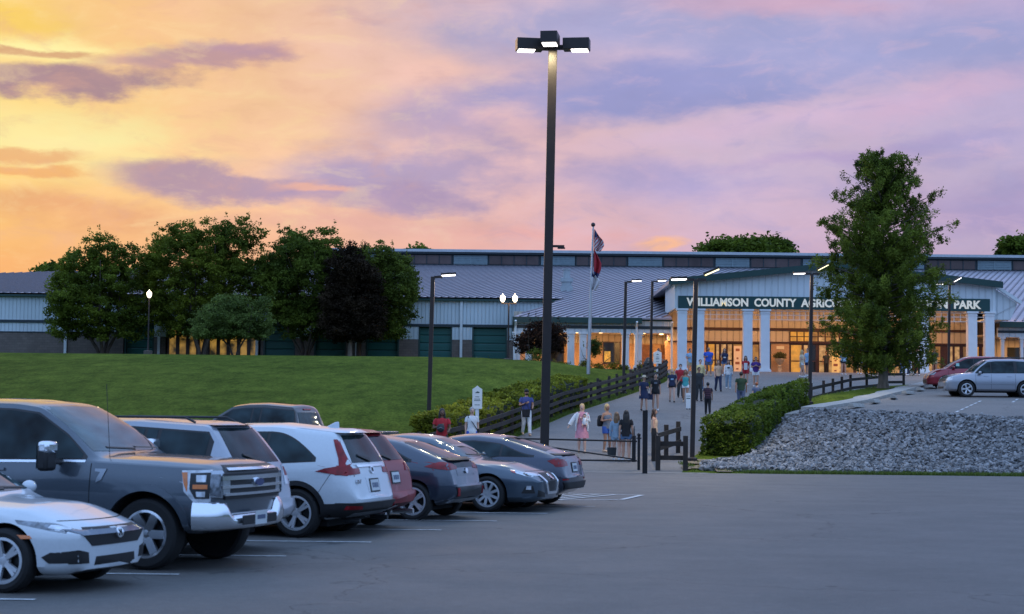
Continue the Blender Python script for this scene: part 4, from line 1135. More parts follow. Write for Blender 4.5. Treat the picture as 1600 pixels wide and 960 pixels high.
# tall feathery conifer on the right
b, l = lobes_px(1380, 95, [(1390, 280, 38, 40), (1345, 310, 22, 40), (1440, 290, 22, 48), (1395, 350, 68, 55), (1315, 368, 26, 26), (1470, 350, 26, 40), (1392, 430, 78, 60), (1395, 500, 82, 55), (1330, 505, 36, 46), (1440, 480, 40, 50), (1385, 555, 58, 30), (1350, 430, 36, 50)])
def feather(label, base, lobes, seed):
    rnd = random.Random(seed); base = Vector(base); t = thing('cypress_tree', label, 'tree', base)
    Ht = 12.7; m = MB(); m.tube([(0, 0, -.2), (0, 0, .3), (.02, 0, 3), (-.05, 0, 7), (0, 0, Ht)], [.42, .27, .2, .12, .02], 12)
    cs = []
    prof = [(.9, 1.9), (1.8, 2.8), (3.0, 3.25), (5.4, 3.4), (7.0, 3.2), (8.1, 3.6), (9.1, 2.8), (10.4, 2.15), (11.6, 1.75), (12.6, 1.1), (13.1, .3)]
    n = 235
    for i in range(n):
        z0 = 1.1 + (Ht - 1.6) * (i / n) ** .95 + rnd.uniform(-.1, .1); a = i * 2.399 + rnd.uniform(-.35, .35)
        rmax = interp(prof, z0 + .5) * rnd.choice((rnd.uniform(.5, .95), rnd.uniform(.85, 1.18)))
        up = rnd.uniform(.2, .55) * rmax * (.5 + .7 * z0 / Ht)
        end = Vector((math.cos(a) * rmax, math.sin(a) * rmax, z0 + up)); st = Vector((0, 0, z0)); midp = st.lerp(end, .5) + Vector((0, 0, -.1))
        r0 = .05 * (1 - .6 * z0 / Ht) + .01
        m.tube([st, midp, end], [r0, r0 * .6, r0 * .2], 5)
        L = (end - st).length; k = int(L / .15) + 3
        for j in range(k):
            u = .15 + .85 * (j + rnd.random()) / k
            p = st.lerp(midp, u * 2) if u < .5 else midp.lerp(end, u * 2 - 1)
            p = p + Vector((rnd.gauss(0, .2), rnd.gauss(0, .2), rnd.gauss(-.1, .16))) * (1.2 - .4 * u)
            if noise.noise(Vector((p.x * .8, p.y * .8, p.z * .7 + 9))) < (-.13 if z0 > 6.2 else -.32): continue
            cs.append((p.x, p.y, p.z, rnd.uniform(.16, .36), 1))
    m.build('trunk', BARKL, t, sm=60)
    q, f = leaf_cloud(cs, .08, seed, 46, (.75, .75, 1.05), aspect=.34, droop=.5)
    link('crown', mesh_np('crown', q, f), LFR, t)
feather('tall feathery green conifer in the grass verge before the entrance', b, l, 41)
# shrubs along the porch and the small bush on the lawn
def shrub(px, Y, r, h, mat, label, seed, py=575):
    b = AT(px, Y, py); rnd = random.Random(seed); t = thing('garden_shrub', label, 'shrub', b, group='shrubs planted before the hall')
    cs = [(rnd.gauss(0, .4) * r, rnd.gauss(0, .4) * r, abs(rnd.gauss(.45, .25)) * h, r * .42, 1) for _ in range(26)]
    q, f = leaf_cloud(cs, .05, seed, 34, (1, 1, .8)); link('foliage', mesh_np('foliage', q, f), mat, t)
    m = MB(); m.tube([(0, 0, -.1), (0, 0, h * .5)], [.05, .02], 6); m.build('stem', BARK, t)
SH = [(836, 118, .55, 1.15, 'dark rounded shrub alone on the lawn left of the main lamp pole'), (746, 140, .8, .5, 'low shrub under the rightmost teal door, left one'),
      (763, 140, .5, .75, 'pale twiggy shrub before the rightmost teal door'), (780, 139, .6, .45, 'low dark shrub beside the twin globe lamp'),
      (818, 127, .5, .5, 'low shrub at the first porch column pair'), (866, 126.8, .7, .5, 'spreading shrub under the left porch window'), (884, 126.8, .5, .42, 'small shrub just left of the middle column pair'),
      (914, 126.8, .55, .75, 'taller shrub at the foot of the young thin tree'), (940, 126.8, .6, .45, 'low shrub between the young tree and the lit window'), (958, 126.8, .62, .62, 'rounded shrub under the lit porch window'),
      (974, 126.8, .4, .45, 'small shrub left of the rightmost porch column pair'), (1003, 126.8, .5, .6, 'dark shrub right of the rightmost porch column pair')]
for i, (px, Y, r, h, lab) in enumerate(SH): shrub(px, Y, r, h, LF3 if i not in (2,) else LFG, lab, 60 + i)

# ------------------------------------------------------------------ lamps
POLEM = M('bronze_pole_paint', (.028, .02, .018), .45, .2, var=.15)
LED = M('led_lens', (1, 1, 1), .3, emit=(1, .93, .9), es=4)
LEDY = M('led_lens_warm', (1, 1, .7), .3, emit=(1, .88, .42), es=2.2)
GLOBE = M('globe_glass', (1, .9, .7), .3, emit=(1, .86, .68), es=4)
def glow(loc, e, col=(1, .85, .6), size=.25, down=True):
    l = bpy.data.lights.new('lamp_glow', 'AREA' if down else 'POINT'); l.energy = e; l.color = col
    if down: l.shape = 'DISK'; l.size = size
    else: l.shadow_soft_size = size
    o = bpy.data.objects.new('lamp_glow', l); COL.objects.link(o); o.location = loc
def pole_lamp(label, px, py, Y, heads, h=6.1, base=None):
    b = base if base is not None else GT(px, py) if py else AT(px, Y)
    t = thing('lamp_post', label, 'lamp post', b, group='slim dark lamp posts along the path')
    lean = Vector((.016 * h, 0, 0))
    m = MB(); m.beam((0, 0, .06), Vector((0, 0, h)) + lean, .15, .15, Vector((0, 1, 0))); m.build('pole', POLEM, t, bevel=.01)
    m = MB(); m.box(-.2, .2, -.2, .2, 0, .06); m.lathe([(.17, .06), (.17, .12), (.1, .16)], 12); m.build('base', POLEM, t)
    for (side, tilt, warm) in heads:
        m = MB(); s = side; top = Vector((0, 0, h)) + lean
        m.box(s * .05 if s > 0 else -.35, .35 if s > 0 else -.05, -.05, .05, -.06, .03)
        M4 = Matrix.Translation(top + Vector((0, 0, .05))) @ Matrix.Rotation(R(-tilt * s), 4, 'Y')
        arm = m; arm.v = [tuple(Matrix.Translation(top) @ Vector(v)) for v in arm.v]
        hb = arm.build('arm', POLEM, t)
        m = MB(); x0, x1 = (.3, .85) if s > 0 else (-.85, -.3); m.box(x0, x1, -.15, .15, -.03, .05, M4); hd = m.build('lamp_head', POLEM, t, bevel=.01)
        m = MB(); x0, x1 = (.33, .82) if s > 0 else (-.82, -.33); m.box(x0, x1, -.155, .13, -.065, -.031, M4); m.build('lamp_lens', LEDY if warm else LED, hd)
        glow(b + top + Vector((s * .55, 0, -.12)), 110, (1, .85, .5) if warm else (1, .84, .7))
    return t
pole_lamp('lamp post rising from the left hedge with one head, nearest the red-shirted man', 670, 0, 65.5, [(1, 4, False)], 6.1)
pole_lamp('two-headed lamp post at the near end of the clipped hedge', 1082, 0, 60.4, [(-1, -2, False), (1, 24, True)], 6.15)
pole_lamp('two-headed lamp post on the grass at the far end of the clipped hedge', 1265, 0, 82.6, [(-1, -2, False), (1, 28, True)], 6.05)
pole_lamp('one-headed lamp post beside the fence right of the flagpole', 974, 0, 96, [(1, 2, False)], 6.05)
pole_lamp('one-headed lamp post by the white post sign near the porch', 1016, 0, 109, [(1, 2, False)], 6.05)
pole_lamp('two-headed lamp post half behind the tall conifer before the entrance', 1482, 0, 116, [(-1, -2, False), (1, 30, False)], 6.1)
# main parking lot pole
b = Vector((bx(852.5, 47), 47, 0)); t = thing('parking_lot_lamp', 'very tall dark square lamp pole with three box heads behind the parked cars', 'lamp post', b)
hP = 11.55; lean = .13
m = MB(); m.beam((0, 0, .55), (lean, 0, hP), .23, .23, Vector((0, 1, 0))); m.build('pole', POLEM, t, bevel=.015)
m = MB(); m.lathe([(.32, -.05), (.32, .6), (.28, .64), (0, .64)], 20); m.build('concrete_base', CONC, t, sm=40)
m = MB(); m.box(lean - .05, lean + .35, -.03, .03, 6.2, 6.26); m.box(.3, .5, -.02, .02, 6.16, 6.2); m.build('bracket', POLEM, t)
def boxhead(x, y, rz, dz=0):
    M4 = Matrix.Translation((lean, 0, hP + dz)) @ Matrix.Rotation(R(rz), 4, 'Z')
    m = MB(); m.box(.1, .3, -.06, .06, -.1, .02, M4); a = m.build('arm', POLEM, t)
    m = MB(); m.box(.28, .98, -.22, .22, -.12, .18, M4); h_ = m.build('lamp_head', POLEM, t, bevel=.012)
    m = MB(); m.box(.5, .93, -.18, .18, -.145, -.121, M4); m.build('lamp_lens', LED, h_)
    p = b + (M4 @ Vector((.72, 0, -.17))); glow(p, 90, (1, .86, .5), .35)
boxhead(0, 0, -8); boxhead(0, 0, 188, -.02); boxhead(0, 0, -98, .03)
# globe lamps
def globe(m, c, r=.2): m.lathe([(.06, -.26), (.12, -.2), (.16, -.1), (.18, .01), (.17, .1), (.13, .17), (.07, .22), (.03, .24), (.03, .3), (.0, .33)], 14, c)
def globe_lamp(label, px, py, Y, h, twin):
    b = AT(px, Y, py); t = thing('globe_lamp', label, 'lamp post', b)
    m = MB(); m.lathe([(.3, -.1), (.32, .35), (.24, .38)], 16); m.build('stone_base', M('lamp_plinth', (.1, .085, .075), .9, var=.2), t)
    m = MB(); m.tube([(0, 0, .3), (0, 0, .9), (0, 0, h)], [.1, .06, .045], 10)
    if twin:
        m.box(-.46, .46, -.03, .03, h - .05, h + .02)
        for s in (-.42, .42): m.box(s - .1, s + .1, -.1, .1, h - .05, h + .04)
    m.build('pole', POLEM, t, sm=40)
    for s in ((-.42, .42) if twin else (0,)):
        m = MB(); globe(m, (s, 0, h + .34)); m.build('globe', GLOBE, t, sm=60)
        glow(b + Vector((s, -.3, h + .4)), 110 if twin else 90, (1, .72, .42), .25, False)
globe_lamp('single white globe lamp on a thin pole between the left trees', 231, 562, 127, 4.05, False)
globe_lamp('twin white globe lamp on a thin pole left of the porch', 794, 572, 122.5, 4.15, True)

# ------------------------------------------------------------------ flagpole and flags
bf = GT(919, 585); t = thing('flagpole', 'tall slim silver flagpole on the lawn before the porch', 'flagpole', bf)
hf = 0
Yf = bf.y; ztop = P(926, 354, Yf).z; xt = bx(926, Yf) - bf.x; hf = ztop - bf.z
SILV = M('brushed_aluminium', (.5, .5, .52), .35, .8, var=.1)
m = MB(); m.tube([(0, 0, 0), (xt * .5, 0, hf * .5), (xt, 0, hf)], [.11, .09, .05], 12); m.build('pole', SILV, t, sm=40)
m = MB(); m.ball((xt, 0, hf + .1), .13, 12, 8); m.build('finial', M('dark_finial', (.06, .03, .03), .4), t, sm=60)
def drape(name, label, z1, z0, w, colors, seed, xo, parentloc):
    """limp flag hanging from the pole: folded cloth in columns of colour bands"""
    nu, nv = 18, 26; vs = []; fs = []; mi = []
    for j in range(nv + 1):
        v = j / nv; z = z1 + (z0 - z1) * v; wid = w * (.2 + .8 * min(1, v * 2.2)) * (1 - .35 * max(0, v - .7) / .3)
        for i in range(nu + 1):
            u = i / nu; x = .07 + wid * u * (1 - .15 * math.sin(v * 5 + seed)); y = .16 * math.sin(u * 9 + v * 2 + seed) * min(1, .3 + v)
            vs.append((x, y, z - .35 * u * (z1 - z0) * .25))
    for j in range(nv):
        for i in range(nu):
            fs.append((j * (nu + 1) + i, j * (nu + 1) + i + 1, (j + 1) * (nu + 1) + i + 1, (j + 1) * (nu + 1) + i)); mi.append(colors(i / nu, j / nv))
    me = bpy.data.meshes.new(name); me.from_pydata(vs, [], fs); me.polygons.foreach_set('material_index', mi); me.shade_smooth()
    o = link(name, me, [M('flag_red', (.42, .02, .035), .8), M('flag_white', (.6, .56, .58), .8), M('flag_blue', (.03, .035, .12), .8)])
    o.location = parentloc; md = o.modifiers.new('s', 'SOLIDIFY'); md.thickness = .012
    tag(o, label, 'flag'); return o
def zf(py): return P(926, py, Yf).z - bf.z
pl = Vector((bf.x + xt, bf.y, bf.z))
drape('national_flag', 'limp red and white striped flag with a blue corner at the pole top', zf(358), zf(391), .5, lambda u, v: (2 if (u < .5 and v < .38) else int((u * .8 + v * 1.2) * 9) % 2), 1, 0, pl)
drape('state_flag', 'limp red flag with a dark blue end hanging below the striped flag', zf(388), zf(431), .36, lambda u, v: (2 if v > .84 else 0), 2, 0, pl)
drape('white_flag', 'limp white flag hanging lowest on the flagpole', zf(424), zf(452), .45, lambda u, v: (2 if v < .3 and u < .4 else 1), 3, 0, pl - Vector((.15, 0, 0)))

# ------------------------------------------------------------------ signs, gate, posts
def post_sign(label, px, py, Y, h, pw=.12, bw=.34, bh=.75):
    b = AT(px, Y, py); t = thing('post_sign', label, 'sign', b)
    m = MB(); m.box(-pw / 2, pw / 2, -pw / 2, pw / 2, -.1, h - bh + .05); m.build('post', WHT, t)
    m = MB(); m.prism([(-bw / 2, h - bh), (bw / 2, h - bh), (bw / 2, h - .06), (bw * .28, h - .02), (0, h + .06), (-bw * .28, h - .02), (-bw / 2, h - .06)], -.09, -.063); m.build('sign_board', M('sign_white', (.78, .79, .76), .5), t)
    m = MB(); m.prism([(-.08, h - .2), (.0, h - .14), (.09, h - .17), (.05, h - .2)], -.096, -.091)
    for z, w in ((h - .34, .07), (h - .42, .1), (h - .47, .11), (h - .62, .09)): m.box(-w, w, -.096, -.091, z, z + .018)
    m.build('printed_text', M('sign_ink', (.05, .09, .08), .6), t)
post_sign('white post sign with dark emblem and small text before the left hedge', 745, 690, 62.5, 2.3)
post_sign('white post sign near the porch beside the one-headed lamp post', 1027, 585, 110, 1.75, bw=.5)
# pipe gate
gy = 57.6; gx1 = bx(997, gy); gx0 = gx1 - 4.6
t = thing('pipe_gate', 'low black pipe gate closed across the foot of the path', 'gate', (gx1, gy, 0.04))
GATEM = M('black_pipe', (.012, .012, .014), .45, .4, var=.2)
W_ = gx1 - gx0
m = MB(); m.tube([(0, 0, .92), (-W_, 0, .98)], .028, 8); m.tube([(0, 0, .3), (-W_, 0, .3)], .028, 8); m.tube([(-.04, 0, .34), (-W_ * .47, 0, .62), (-W_ * .97, 0, .95)], .024, 8); m.tube([(-.3, 0, .92), (-.3, 0, .3)], .02, 8) if 0 else None
m.tube([(-W_ + .03, 0, .3), (-W_ + .03, 0, .98)], .03, 8); m.build('gate_frame', GATEM, t, sm=50)
m = MB(); m.box(-.16, -.04, -.03, .03, .26, .96); m.build('end_plate', GATEM, t)
m = MB(); m.tube([(.06, 0, -.15), (.06, 0, 1.12)], .045, 10); m.ball((.06, 0, 1.13), .06); m.box(-.02, .14, -.03, .03, 1.0, 1.04); m.build('hinge_post', GATEM, t, sm=50)
m = MB(); m.tube([(-W_ - .1, 0, -.15), (-W_ - .1, 0, 1.1)], .05, 10); m.build('latch_post', GATEM, t, sm=50)
bp_ = G(1007.5, 740); bp_.z = 0
m = MB(); m.box(-.075, .075, -.075, .075, -.1, 1.95); m.box(-.06, .06, -.079, -.076, 1.45, 1.5); o = m.build('steel_post', GATEM, bevel=.01); o.location = bp_
tag(o, 'tall square black steel post standing on the asphalt right of the gate', 'post')
bb = GT(1079, 640); t = thing('path_marker', 'small white panel marker standing at the path edge behind the two-headed lamp post', 'marker', bb)
m = MB(); m.box(-.22, .0, -.03, .03, .05, .78); m.build('panel', WHT, t)
m = MB(); m.box(-.2, -.02, -.036, -.031, .5, .54); m.box(-.2, -.02, -.036, -.031, .62, .64); m.build('printed_lines', M('sign_ink', (.05, .09, .08), .6), t)
m = MB(); m.box(-.2, -.16, -.1, .1, -.02, .05); m.box(-.06, -.02, -.1, .1, -.02, .05); m.build('foot', DARKT, t)
# wheel stops
ws0 = None
for i, (px, py) in enumerate([(1338, 639), (1367, 632), (1396, 625), (1419, 618), (1438, 612.5), (1454, 608)]):
    g = GT(px, py, 60, 120); g.z += .06
    if ws0 is None:
        m = MB(); m.prism([(-.14, 0), (.14, 0), (.09, .15), (-.09, .15)], -.9, .9, 'y'); ws0 = m.build('wheel_stop', CONC, bevel=.02); o = ws0
    else: o = ws0.copy(); COL.objects.link(o)
    o.location = g; o.rotation_euler = (0, 0, R(-19 + (i % 3 - 1) * 6))
    tag(o, ['nearest concrete wheel stop at the edge of the upper lot', 'second nearest concrete wheel stop from the stone bank', 'third nearest concrete wheel stop from the stone bank', 'fourth concrete wheel stop counting up from the stone bank', 'fifth concrete wheel stop, second from the red minivan', 'farthest concrete wheel stop, right beside the red minivan'][i], 'wheel stop', 'concrete wheel stops along the upper lot edge')
# bins by the porch path
for i, (px, lab) in enumerate(((1013, 'dark litter bin beside the one-headed lamp post by the porch'),)):
    g = AT(px, 110.5); t = thing('litter_bin', lab, 'bin', g)
    m = MB(); m.lathe([(.26, 0), (.3, .1), (.3, 1.0), (.24, 1.1), (.12, 1.3), (0, 1.32)], 16); m.build('bin_body', M('dark_green_bin', (.015, .02, .02), .5), t, sm=40)
    m = MB(); m.lathe([(.31, .95), (.33, .97), (.31, 1.0)], 16); m.build('rim', DARKT, t)

# woods added out of frame, behind and beside, for the cars to reflect
def add_reflection_woods():
    rnd = random.Random(77); cs = []
    for i in range(1500):
        a = R(rnd.uniform(42, 318)); rr = rnd.uniform(95, 125); h = 7 + 4 * noise.noise(Vector((a * 4, 0, 2))) + 2.5 * noise.noise(Vector((a * 17, 3, 0)))
        z = rnd.random() ** .7 * h; cs.append((math.sin(a) * rr, math.cos(a) * rr, z, 3.0, 1))
    q, f = leaf_cloud(cs, 1.1, 5, 16, (1, 1, .7)); o = link('unseen_reflection_woods', mesh_np('unseen_reflection_woods', q, f), LF1); tag(o, kind='structure')
    vs = []; fs = []
    for i in range(93):
        a = R(42 + i * 3); h = 5 + 3 * noise.noise(Vector((a * 4, 0, 2)))
        for z in (-1, h): vs.append((math.sin(a) * 118, math.cos(a) * 118, z))
    for i in range(92): fs.append((2 * i, 2 * i + 1, 2 * i + 3, 2 * i + 2))
    me = bpy.data.meshes.new('unseen_reflection_woods'); me.from_pydata(vs, [], fs); tag(link('unseen_reflection_woods', me, M('hedge_inside', (.018, .028, .010))), kind='structure')
add_reflection_woods()
# ------------------------------------------------------------------ vehicles (local frame: +x forward, +y left, origin on the ground amid the wheels)
TYRE = M('tyre_rubber', (.012, .012, .013), .8, bump=.3, bs=60)
RIMS = M('alloy_silver', (.62, .64, .68), .35, .55, var=.05)
RIMD = M('alloy_dark', (.04, .042, .045), .35, .6)
WELL = M('wheel_well', (.006, .006, .007), .9)
PLAST = M('black_trim_plastic', (.014, .014, .016), .5, var=.1, vs=12)
SEAM = M('panel_gap', (.004, .004, .005), .8)
CARGL = M('car_glass', (.002, .004, .006), .03, 0, spec=.2, var=.6, vs=2.2, col2=(.02, .035, .04), detail=2)  # opaque pane; noise blotches in the base colour stand in for reflections and interior
CARGL2 = M('windscreen_glass', (.01, .02, .025), .03, 0, spec=.8, var=.3, vs=2.5, col2=(.045, .08, .09), detail=2, stretch=(.5, 1, 3))  # stretched pale teal noise in the base colour imitates reflected streaks
CHROME = M('chrome', (.82, .84, .88), .16, .9)
HEADL = M('headlight_lens', (.16, .18, .21), .06, .3, var=.7, vs=18, coat=1)
HEADW = M('headlight_glass', (.62, .65, .7), .08, .2, var=.3, vs=14, coat=1)
TAILR = M('tail_light_red', (.24, .006, .012), .2, 0, var=.35, vs=10, coat=.25, spec=.3)
AMBER = M('amber_lens', (.75, .18, .02), .15, 0, coat=1, var=.2, vs=14)
PLATE = M('number_plate', (.6, .63, .64), .45, var=.08)
PLINK = M('plate_ink', (.09, .12, .2), .5)

def pl_interp(tab, x): return interp(tab, x)
class Car:
    def __init__(s, label, cat, name, spec, paintm, place, group=None):
        s.p = spec; s.paint = paintm
        L, W, H = spec['L'], spec['W'], spec['H']; F = L / 2
        s.ax_f = F - spec['fo']; s.ax_r = s.ax_f - spec['wb']; s.r = spec['r']; s.tr = W / 2 - spec.get('tin', .12)
        # place: ('wheel', which, px, py, heading)
        which, px, py, head = place
        a = R(head); rot = Matrix.Rotation(a, 3, 'Z')
        wx = s.ax_f if which[0] == 'f' else s.ax_r; wy = s.tr if which[1] == 'l' else -s.tr
        g = GT(px, py, 55, 130) if spec.get('upper') else G(px, py, 0)
        loc = g - rot @ Vector((wx, wy, 0)); loc.z = g.z
        s.t = thing(name, label, cat, loc, a)
        if spec.get('upper'):
            s.t.location.z = g.z + .03; s.t.rotation_euler = (0, 0, a)
        s.shape(); s.body()
    def shape(s):
        p = s.p; L, W, H = p['L'], p['W'], p['H']; F = L / 2; Rr = -L / 2
        hl, nl, hc = p['hl'], p['nl'], p['hc']
        xc, xrf, xrr, xgb = F - p['xc'], F - p['xrf'], F - p['xrr'], F - p['xgb']
        s.xc, s.xrf, s.xrr, s.xgb = xc, xrf, xrr, xgb
        ns = p.get('nose', .16)
        top = [(F, nl), (F - .35 * ns, nl + .6 * (hl - nl)), (F - ns, hl), ((F - ns) * .55 + xc * .45, hl + (hc - hl) * p.get('hb', .72)), (xc, hc),
               ((xc + xrf) / 2, (hc + H) / 2 + p.get('wsb', .02)), (xrf, H - .055), (xrf - .35, H - .012), ((xrf + xrr) / 2, H), (xrr, H - p.get('rd', .06)), 
               (xgb, p['hg']), (Rr + p.get('tx', .12), p['ht']), (Rr + .03, p['ht'] * .55 + p['bt'] * .45), (Rr, p['bt'])]
        s.top = sorted(top)
        bf, bm_, br = p.get('belt', (hc - .06, hc, hc + .04))
        s.belt = sorted([(F, nl - .06), (F - ns, hl - .09), (xc, bf), ((xc + xgb) / 2, bm_), (xrr, br), (xgb, min(br, p['hg'] - .02)), (Rr + .12, p['ht'] - .1), (Rr, p['bt'] - .05)])
        zb = p.get('zb', .2)
        s.bot = [(Rr, zb + .2), (Rr + .25, zb + .08), (Rr + .7, zb), (F - .7, zb), (F - .2, zb + .0), (F, zb + .06)]
        s.planf = p.get('planf', [(0, .70), (.06, .80), (.16, .89), (.35, .95), (.7, .985), (1.2, 1)])
        s.planr = p.get('planr', [(0, .80), (.05, .87), (.15, .93), (.35, .97), (.8, 1)])
    def T(s, x): return interp(s.top, x)
    def B(s, x): return min(interp(s.belt, x), s.T(x) - .05)
    def section(s, x):
        p = s.p; L, W, H = p['L'], p['W'], p['H']; F = L / 2
        pf = interp(s.planf, F - x) * interp(s.planr, x + F)
        t = s.T(x); b = s.B(x); z0 = interp(s.bot, x); c = p.get('crown', .05)
        wm = W / 2 * pf; ws = (W / 2 - p.get('tumb', .06)) * pf; wb = (W / 2 - .13) * pf
        k = max(0, min(1, (t - b - .07) / (H - b - .14)))
        wt = (ws - p.get('hin', .10)) * (1 - k) + p['wr'] * k
        zm = min(p.get('zm', .62), b - .05)
        ctrl = [(0, z0), (wb, z0), (wm * .985, z0 + .1), (wm, zm), ((wm + ws) / 2 + .008, (zm + b) / 2 + .02), (ws, b), (wt, t - c), (wt * .6, t - c * .28), (0, t)]
        cnt = [3, 2, 4, 3, 3, 7, 3, 4]
        out = []
        for i, n in enumerate(cnt):
            (y0, q0), (y1, q1) = ctrl[i], ctrl[i + 1]
            for j in range(n):
                u = j / n
                y = y0 + (y1 - y0) * u; z = q0 + (q1 - q0) * u
                if i == 5: y += .025 * math.sin(u * math.pi) * k
                out.append((y, z))
        out.append(ctrl[-1]); return out
    def hullmesh(s, x0, x1, step=.045):
        xs = frange(x0, x1, step); secs = [s.section(x) for x in xs]
        # smooth along the length so kinks become curves
        n = len(secs[0]); A = np.array(secs)
        for _ in range(s.p.get('sm', 2)):
            Bm = A.copy(); Bm[1:-1] = (A[:-2] + 2 * A[1:-1] + A[2:]) / 4; A = Bm
        vs = []; idx = {}
        for i, x in enumerate(xs):
            for j in range(n):
                y, z = A[i, j]; idx[(i, j, 1)] = len(vs); vs.append((x, y, z))
            for j in range(n):
                y, z = A[i, j]
                if j in (0, n - 1): idx[(i, j, -1)] = idx[(i, j, 1)]
                else: idx[(i, j, -1)] = len(vs); vs.append((x, -y, z))
        fs = []
        for i in range(len(xs) - 1):
            for j in range(n - 1):
                for sd in (1, -1): fs.append((idx[(i, j, sd)], idx[(i + 1, j, sd)], idx[(i + 1, j + 1, sd)], idx[(i, j + 1, sd)]))
        NY = 12
        for i, sg in ((0, -1), (len(xs) - 1, 1)):
            grid = {}
            for j in range(n):
                a = Vector(vs[idx[(i, j, 1)]]); b = Vector(vs[idx[(i, j, -1)]])
                for k in range(NY + 1):
                    if j in (0, n - 1): grid[(j, k)] = idx[(i, j, 1)]
                    elif k == 0: grid[(j, k)] = idx[(i, j, 1)]
                    elif k == NY: grid[(j, k)] = idx[(i, j, -1)]
                    else:
                        u = k / NY; v = a.lerp(b, u); v.x += sg * s.p.get('bow', .05) * math.sin(u * math.pi) * math.sin(math.pi * j / (n - 1)) ** .5; grid[(j, k)] = len(vs); vs.append(tuple(v))
            for j in range(n - 1):
                for k in range(NY):
                    q = [grid[(j, k)], grid[(j, k + 1)], grid[(j + 1, k + 1)], grid[(j + 1, k)]]
                    q2 = []
                    for v in q:
                        if v not in q2: q2.append(v)
                    if len(q2) > 2: fs.append(tuple(q2))
        me = bpy.data.meshes.new('body'); me.from_pydata(vs, [], fs)
        bm = bmesh.new(); bm.from_mesh(me); bmesh.ops.remove_doubles(bm, verts=bm.verts, dist=.0005)
        for _ in range(2): bmesh.ops.smooth_vert(bm, verts=bm.verts, factor=.35, use_axis_x=True, use_axis_y=True, use_axis_z=True)
        bmesh.ops.recalc_face_normals(bm, faces=bm.faces); bm.to_mesh(me); 
        s.bvh = BVHTree.FromBMesh(bm); bm.free(); return me
    def body(s):
        p = s.p; F = p['L'] / 2
        xback = s.p.get('cab_end', -F)
        me = s.hullmesh(xback if 'cab_end' in p else -F, F)
        o = link('body', me, [s.paint, WELL], s.t)
        cut = MB(); 
        rr = s.r + p.get('gap', .055)
        for ax in (s.ax_f, s.ax_r):
            if ax < me.vertices[0].co.x - .5 and 'cab_end' in p: continue
            for sd in (1, -1):
                y0, y1 = sorted((sd * (s.tr - .22), sd * (p['W'] / 2 + .3))); n = 40
                cut.lathe([(rr, y0), (rr, y1)], 40, (ax, 0, s.r + .0), 'y')
                cut.box(ax - rr, ax + rr, y0, y1, -.5, s.r - .0)
        cm = cut.mesh('cut')
        for poly in cm.polygons: poly.material_index = 0
        co = link('cut', cm, [WELL], s.t)
        md = o.modifiers.new('b', 'BOOLEAN'); md.operation = 'DIFFERENCE'; md.object = co; md.solver = 'EXACT'; md.use_self = True; md.material_mode = 'TRANSFER'
        bpy.context.view_layer.update()
        dg = bpy.context.evaluated_depsgraph_get(); nm = bpy.data.meshes.new_from_object(o.evaluated_get(dg))
        o.modifiers.clear(); o.data = nm; bpy.data.objects.remove(co)
        nm.shade_smooth(); nm.set_sharp_from_angle(angle=R(32))
        s.bodyo = o
    # ---- panels laid on the body
    def hit(s, side, a, b):
        if side in 'LR': b = min(b, s.T(max(-s.p['L'] / 2 + .02, min(s.p['L'] / 2 - .02, a))) - s.p.get('crown', .05) * .8 - .015)
        if side == 'R': o, d = Vector((a, -3, b)), Vector((0, 1, 0))
        elif side == 'L': o, d = Vector((a, 3, b)), Vector((0, -1, 0))
        elif side == 'F': o, d = Vector((5, a, b)), Vector((-1, 0, 0))
        elif side == 'B': o, d = Vector((-5, a, b)), Vector((1, 0, 0))
        else: o, d = Vector((a, b, 5)), Vector((0, 0, -1))
        h = s.bvh.ray_cast(o, d)
        if h[0] is None or (h[0] - o).length > 5.9:
            q = {'R': Vector((a, -s.p['W'] / 2, b)), 'L': Vector((a, s.p['W'] / 2, b)), 'F': Vector((s.p['L'] / 2, a, b)), 'B': Vector((-s.p['L'] / 2, a, b)), 'T': Vector((a, b, s.p['H']))}[side]
            n = s.bvh.find_nearest(q); return n[0], d
        return h[0], d
    def panel(s, name, side, poly, mat, off=.005, depth=.012, res=.06, parent=None, label=None, sm=40):
        bm = bmesh.new(); vv = [bm.verts.new((a, b, 0)) for a, b in poly]
        for tr_ in tessellate_polygon([[Vector((a, b, 0)) for a, b in poly]]):
            try: bm.faces.new([vv[i] for i in tr_])
            except ValueError: pass
        for ax in (0, 1):
            lo = min(q[ax] for q in poly); hi = max(q[ax] for q in poly); x = lo + res
            while x < hi - 1e-4:
                nrm = [0, 0, 0]; nrm[ax] = 1; c_ = [0, 0, 0]; c_[ax] = x
                bmesh.ops.bisect_plane(bm, geom=bm.verts[:] + bm.edges[:] + bm.faces[:], plane_co=c_, plane_no=nrm); x += res
        d = None
        for v in bm.verts:
            h, d = s.hit(side, v.co.x, v.co.y); v.co = h - d * off
        bm.normal_update()
        bmesh.ops.recalc_face_normals(bm, faces=bm.faces)
        tot = sum((f.normal * f.calc_area() for f in bm.faces), Vector())
        if tot.dot(d) > 0: bmesh.ops.reverse_faces(bm, faces=bm.faces)
        be = [e for e in bm.edges if len(e.link_faces) == 1]
        r = bmesh.ops.extrude_edge_only(bm, edges=be)
        for v in [g for g in r['geom'] if isinstance(g, bmesh.types.BMVert)]: v.co += d * (off + depth)
        me = bpy.data.meshes.new(name); bm.to_mesh(me); bm.free(); me.shade_smooth(); me.set_sharp_from_angle(angle=R(sm))
        o = link(name, me, mat, parent or s.t)
        if label: o['label'] = label
        return o
    def both(s, name, poly, mat, **k):
        a = s.panel(name, 'R', poly, mat, **k); b = s.panel(name, 'L', poly, mat, **k); return a, b
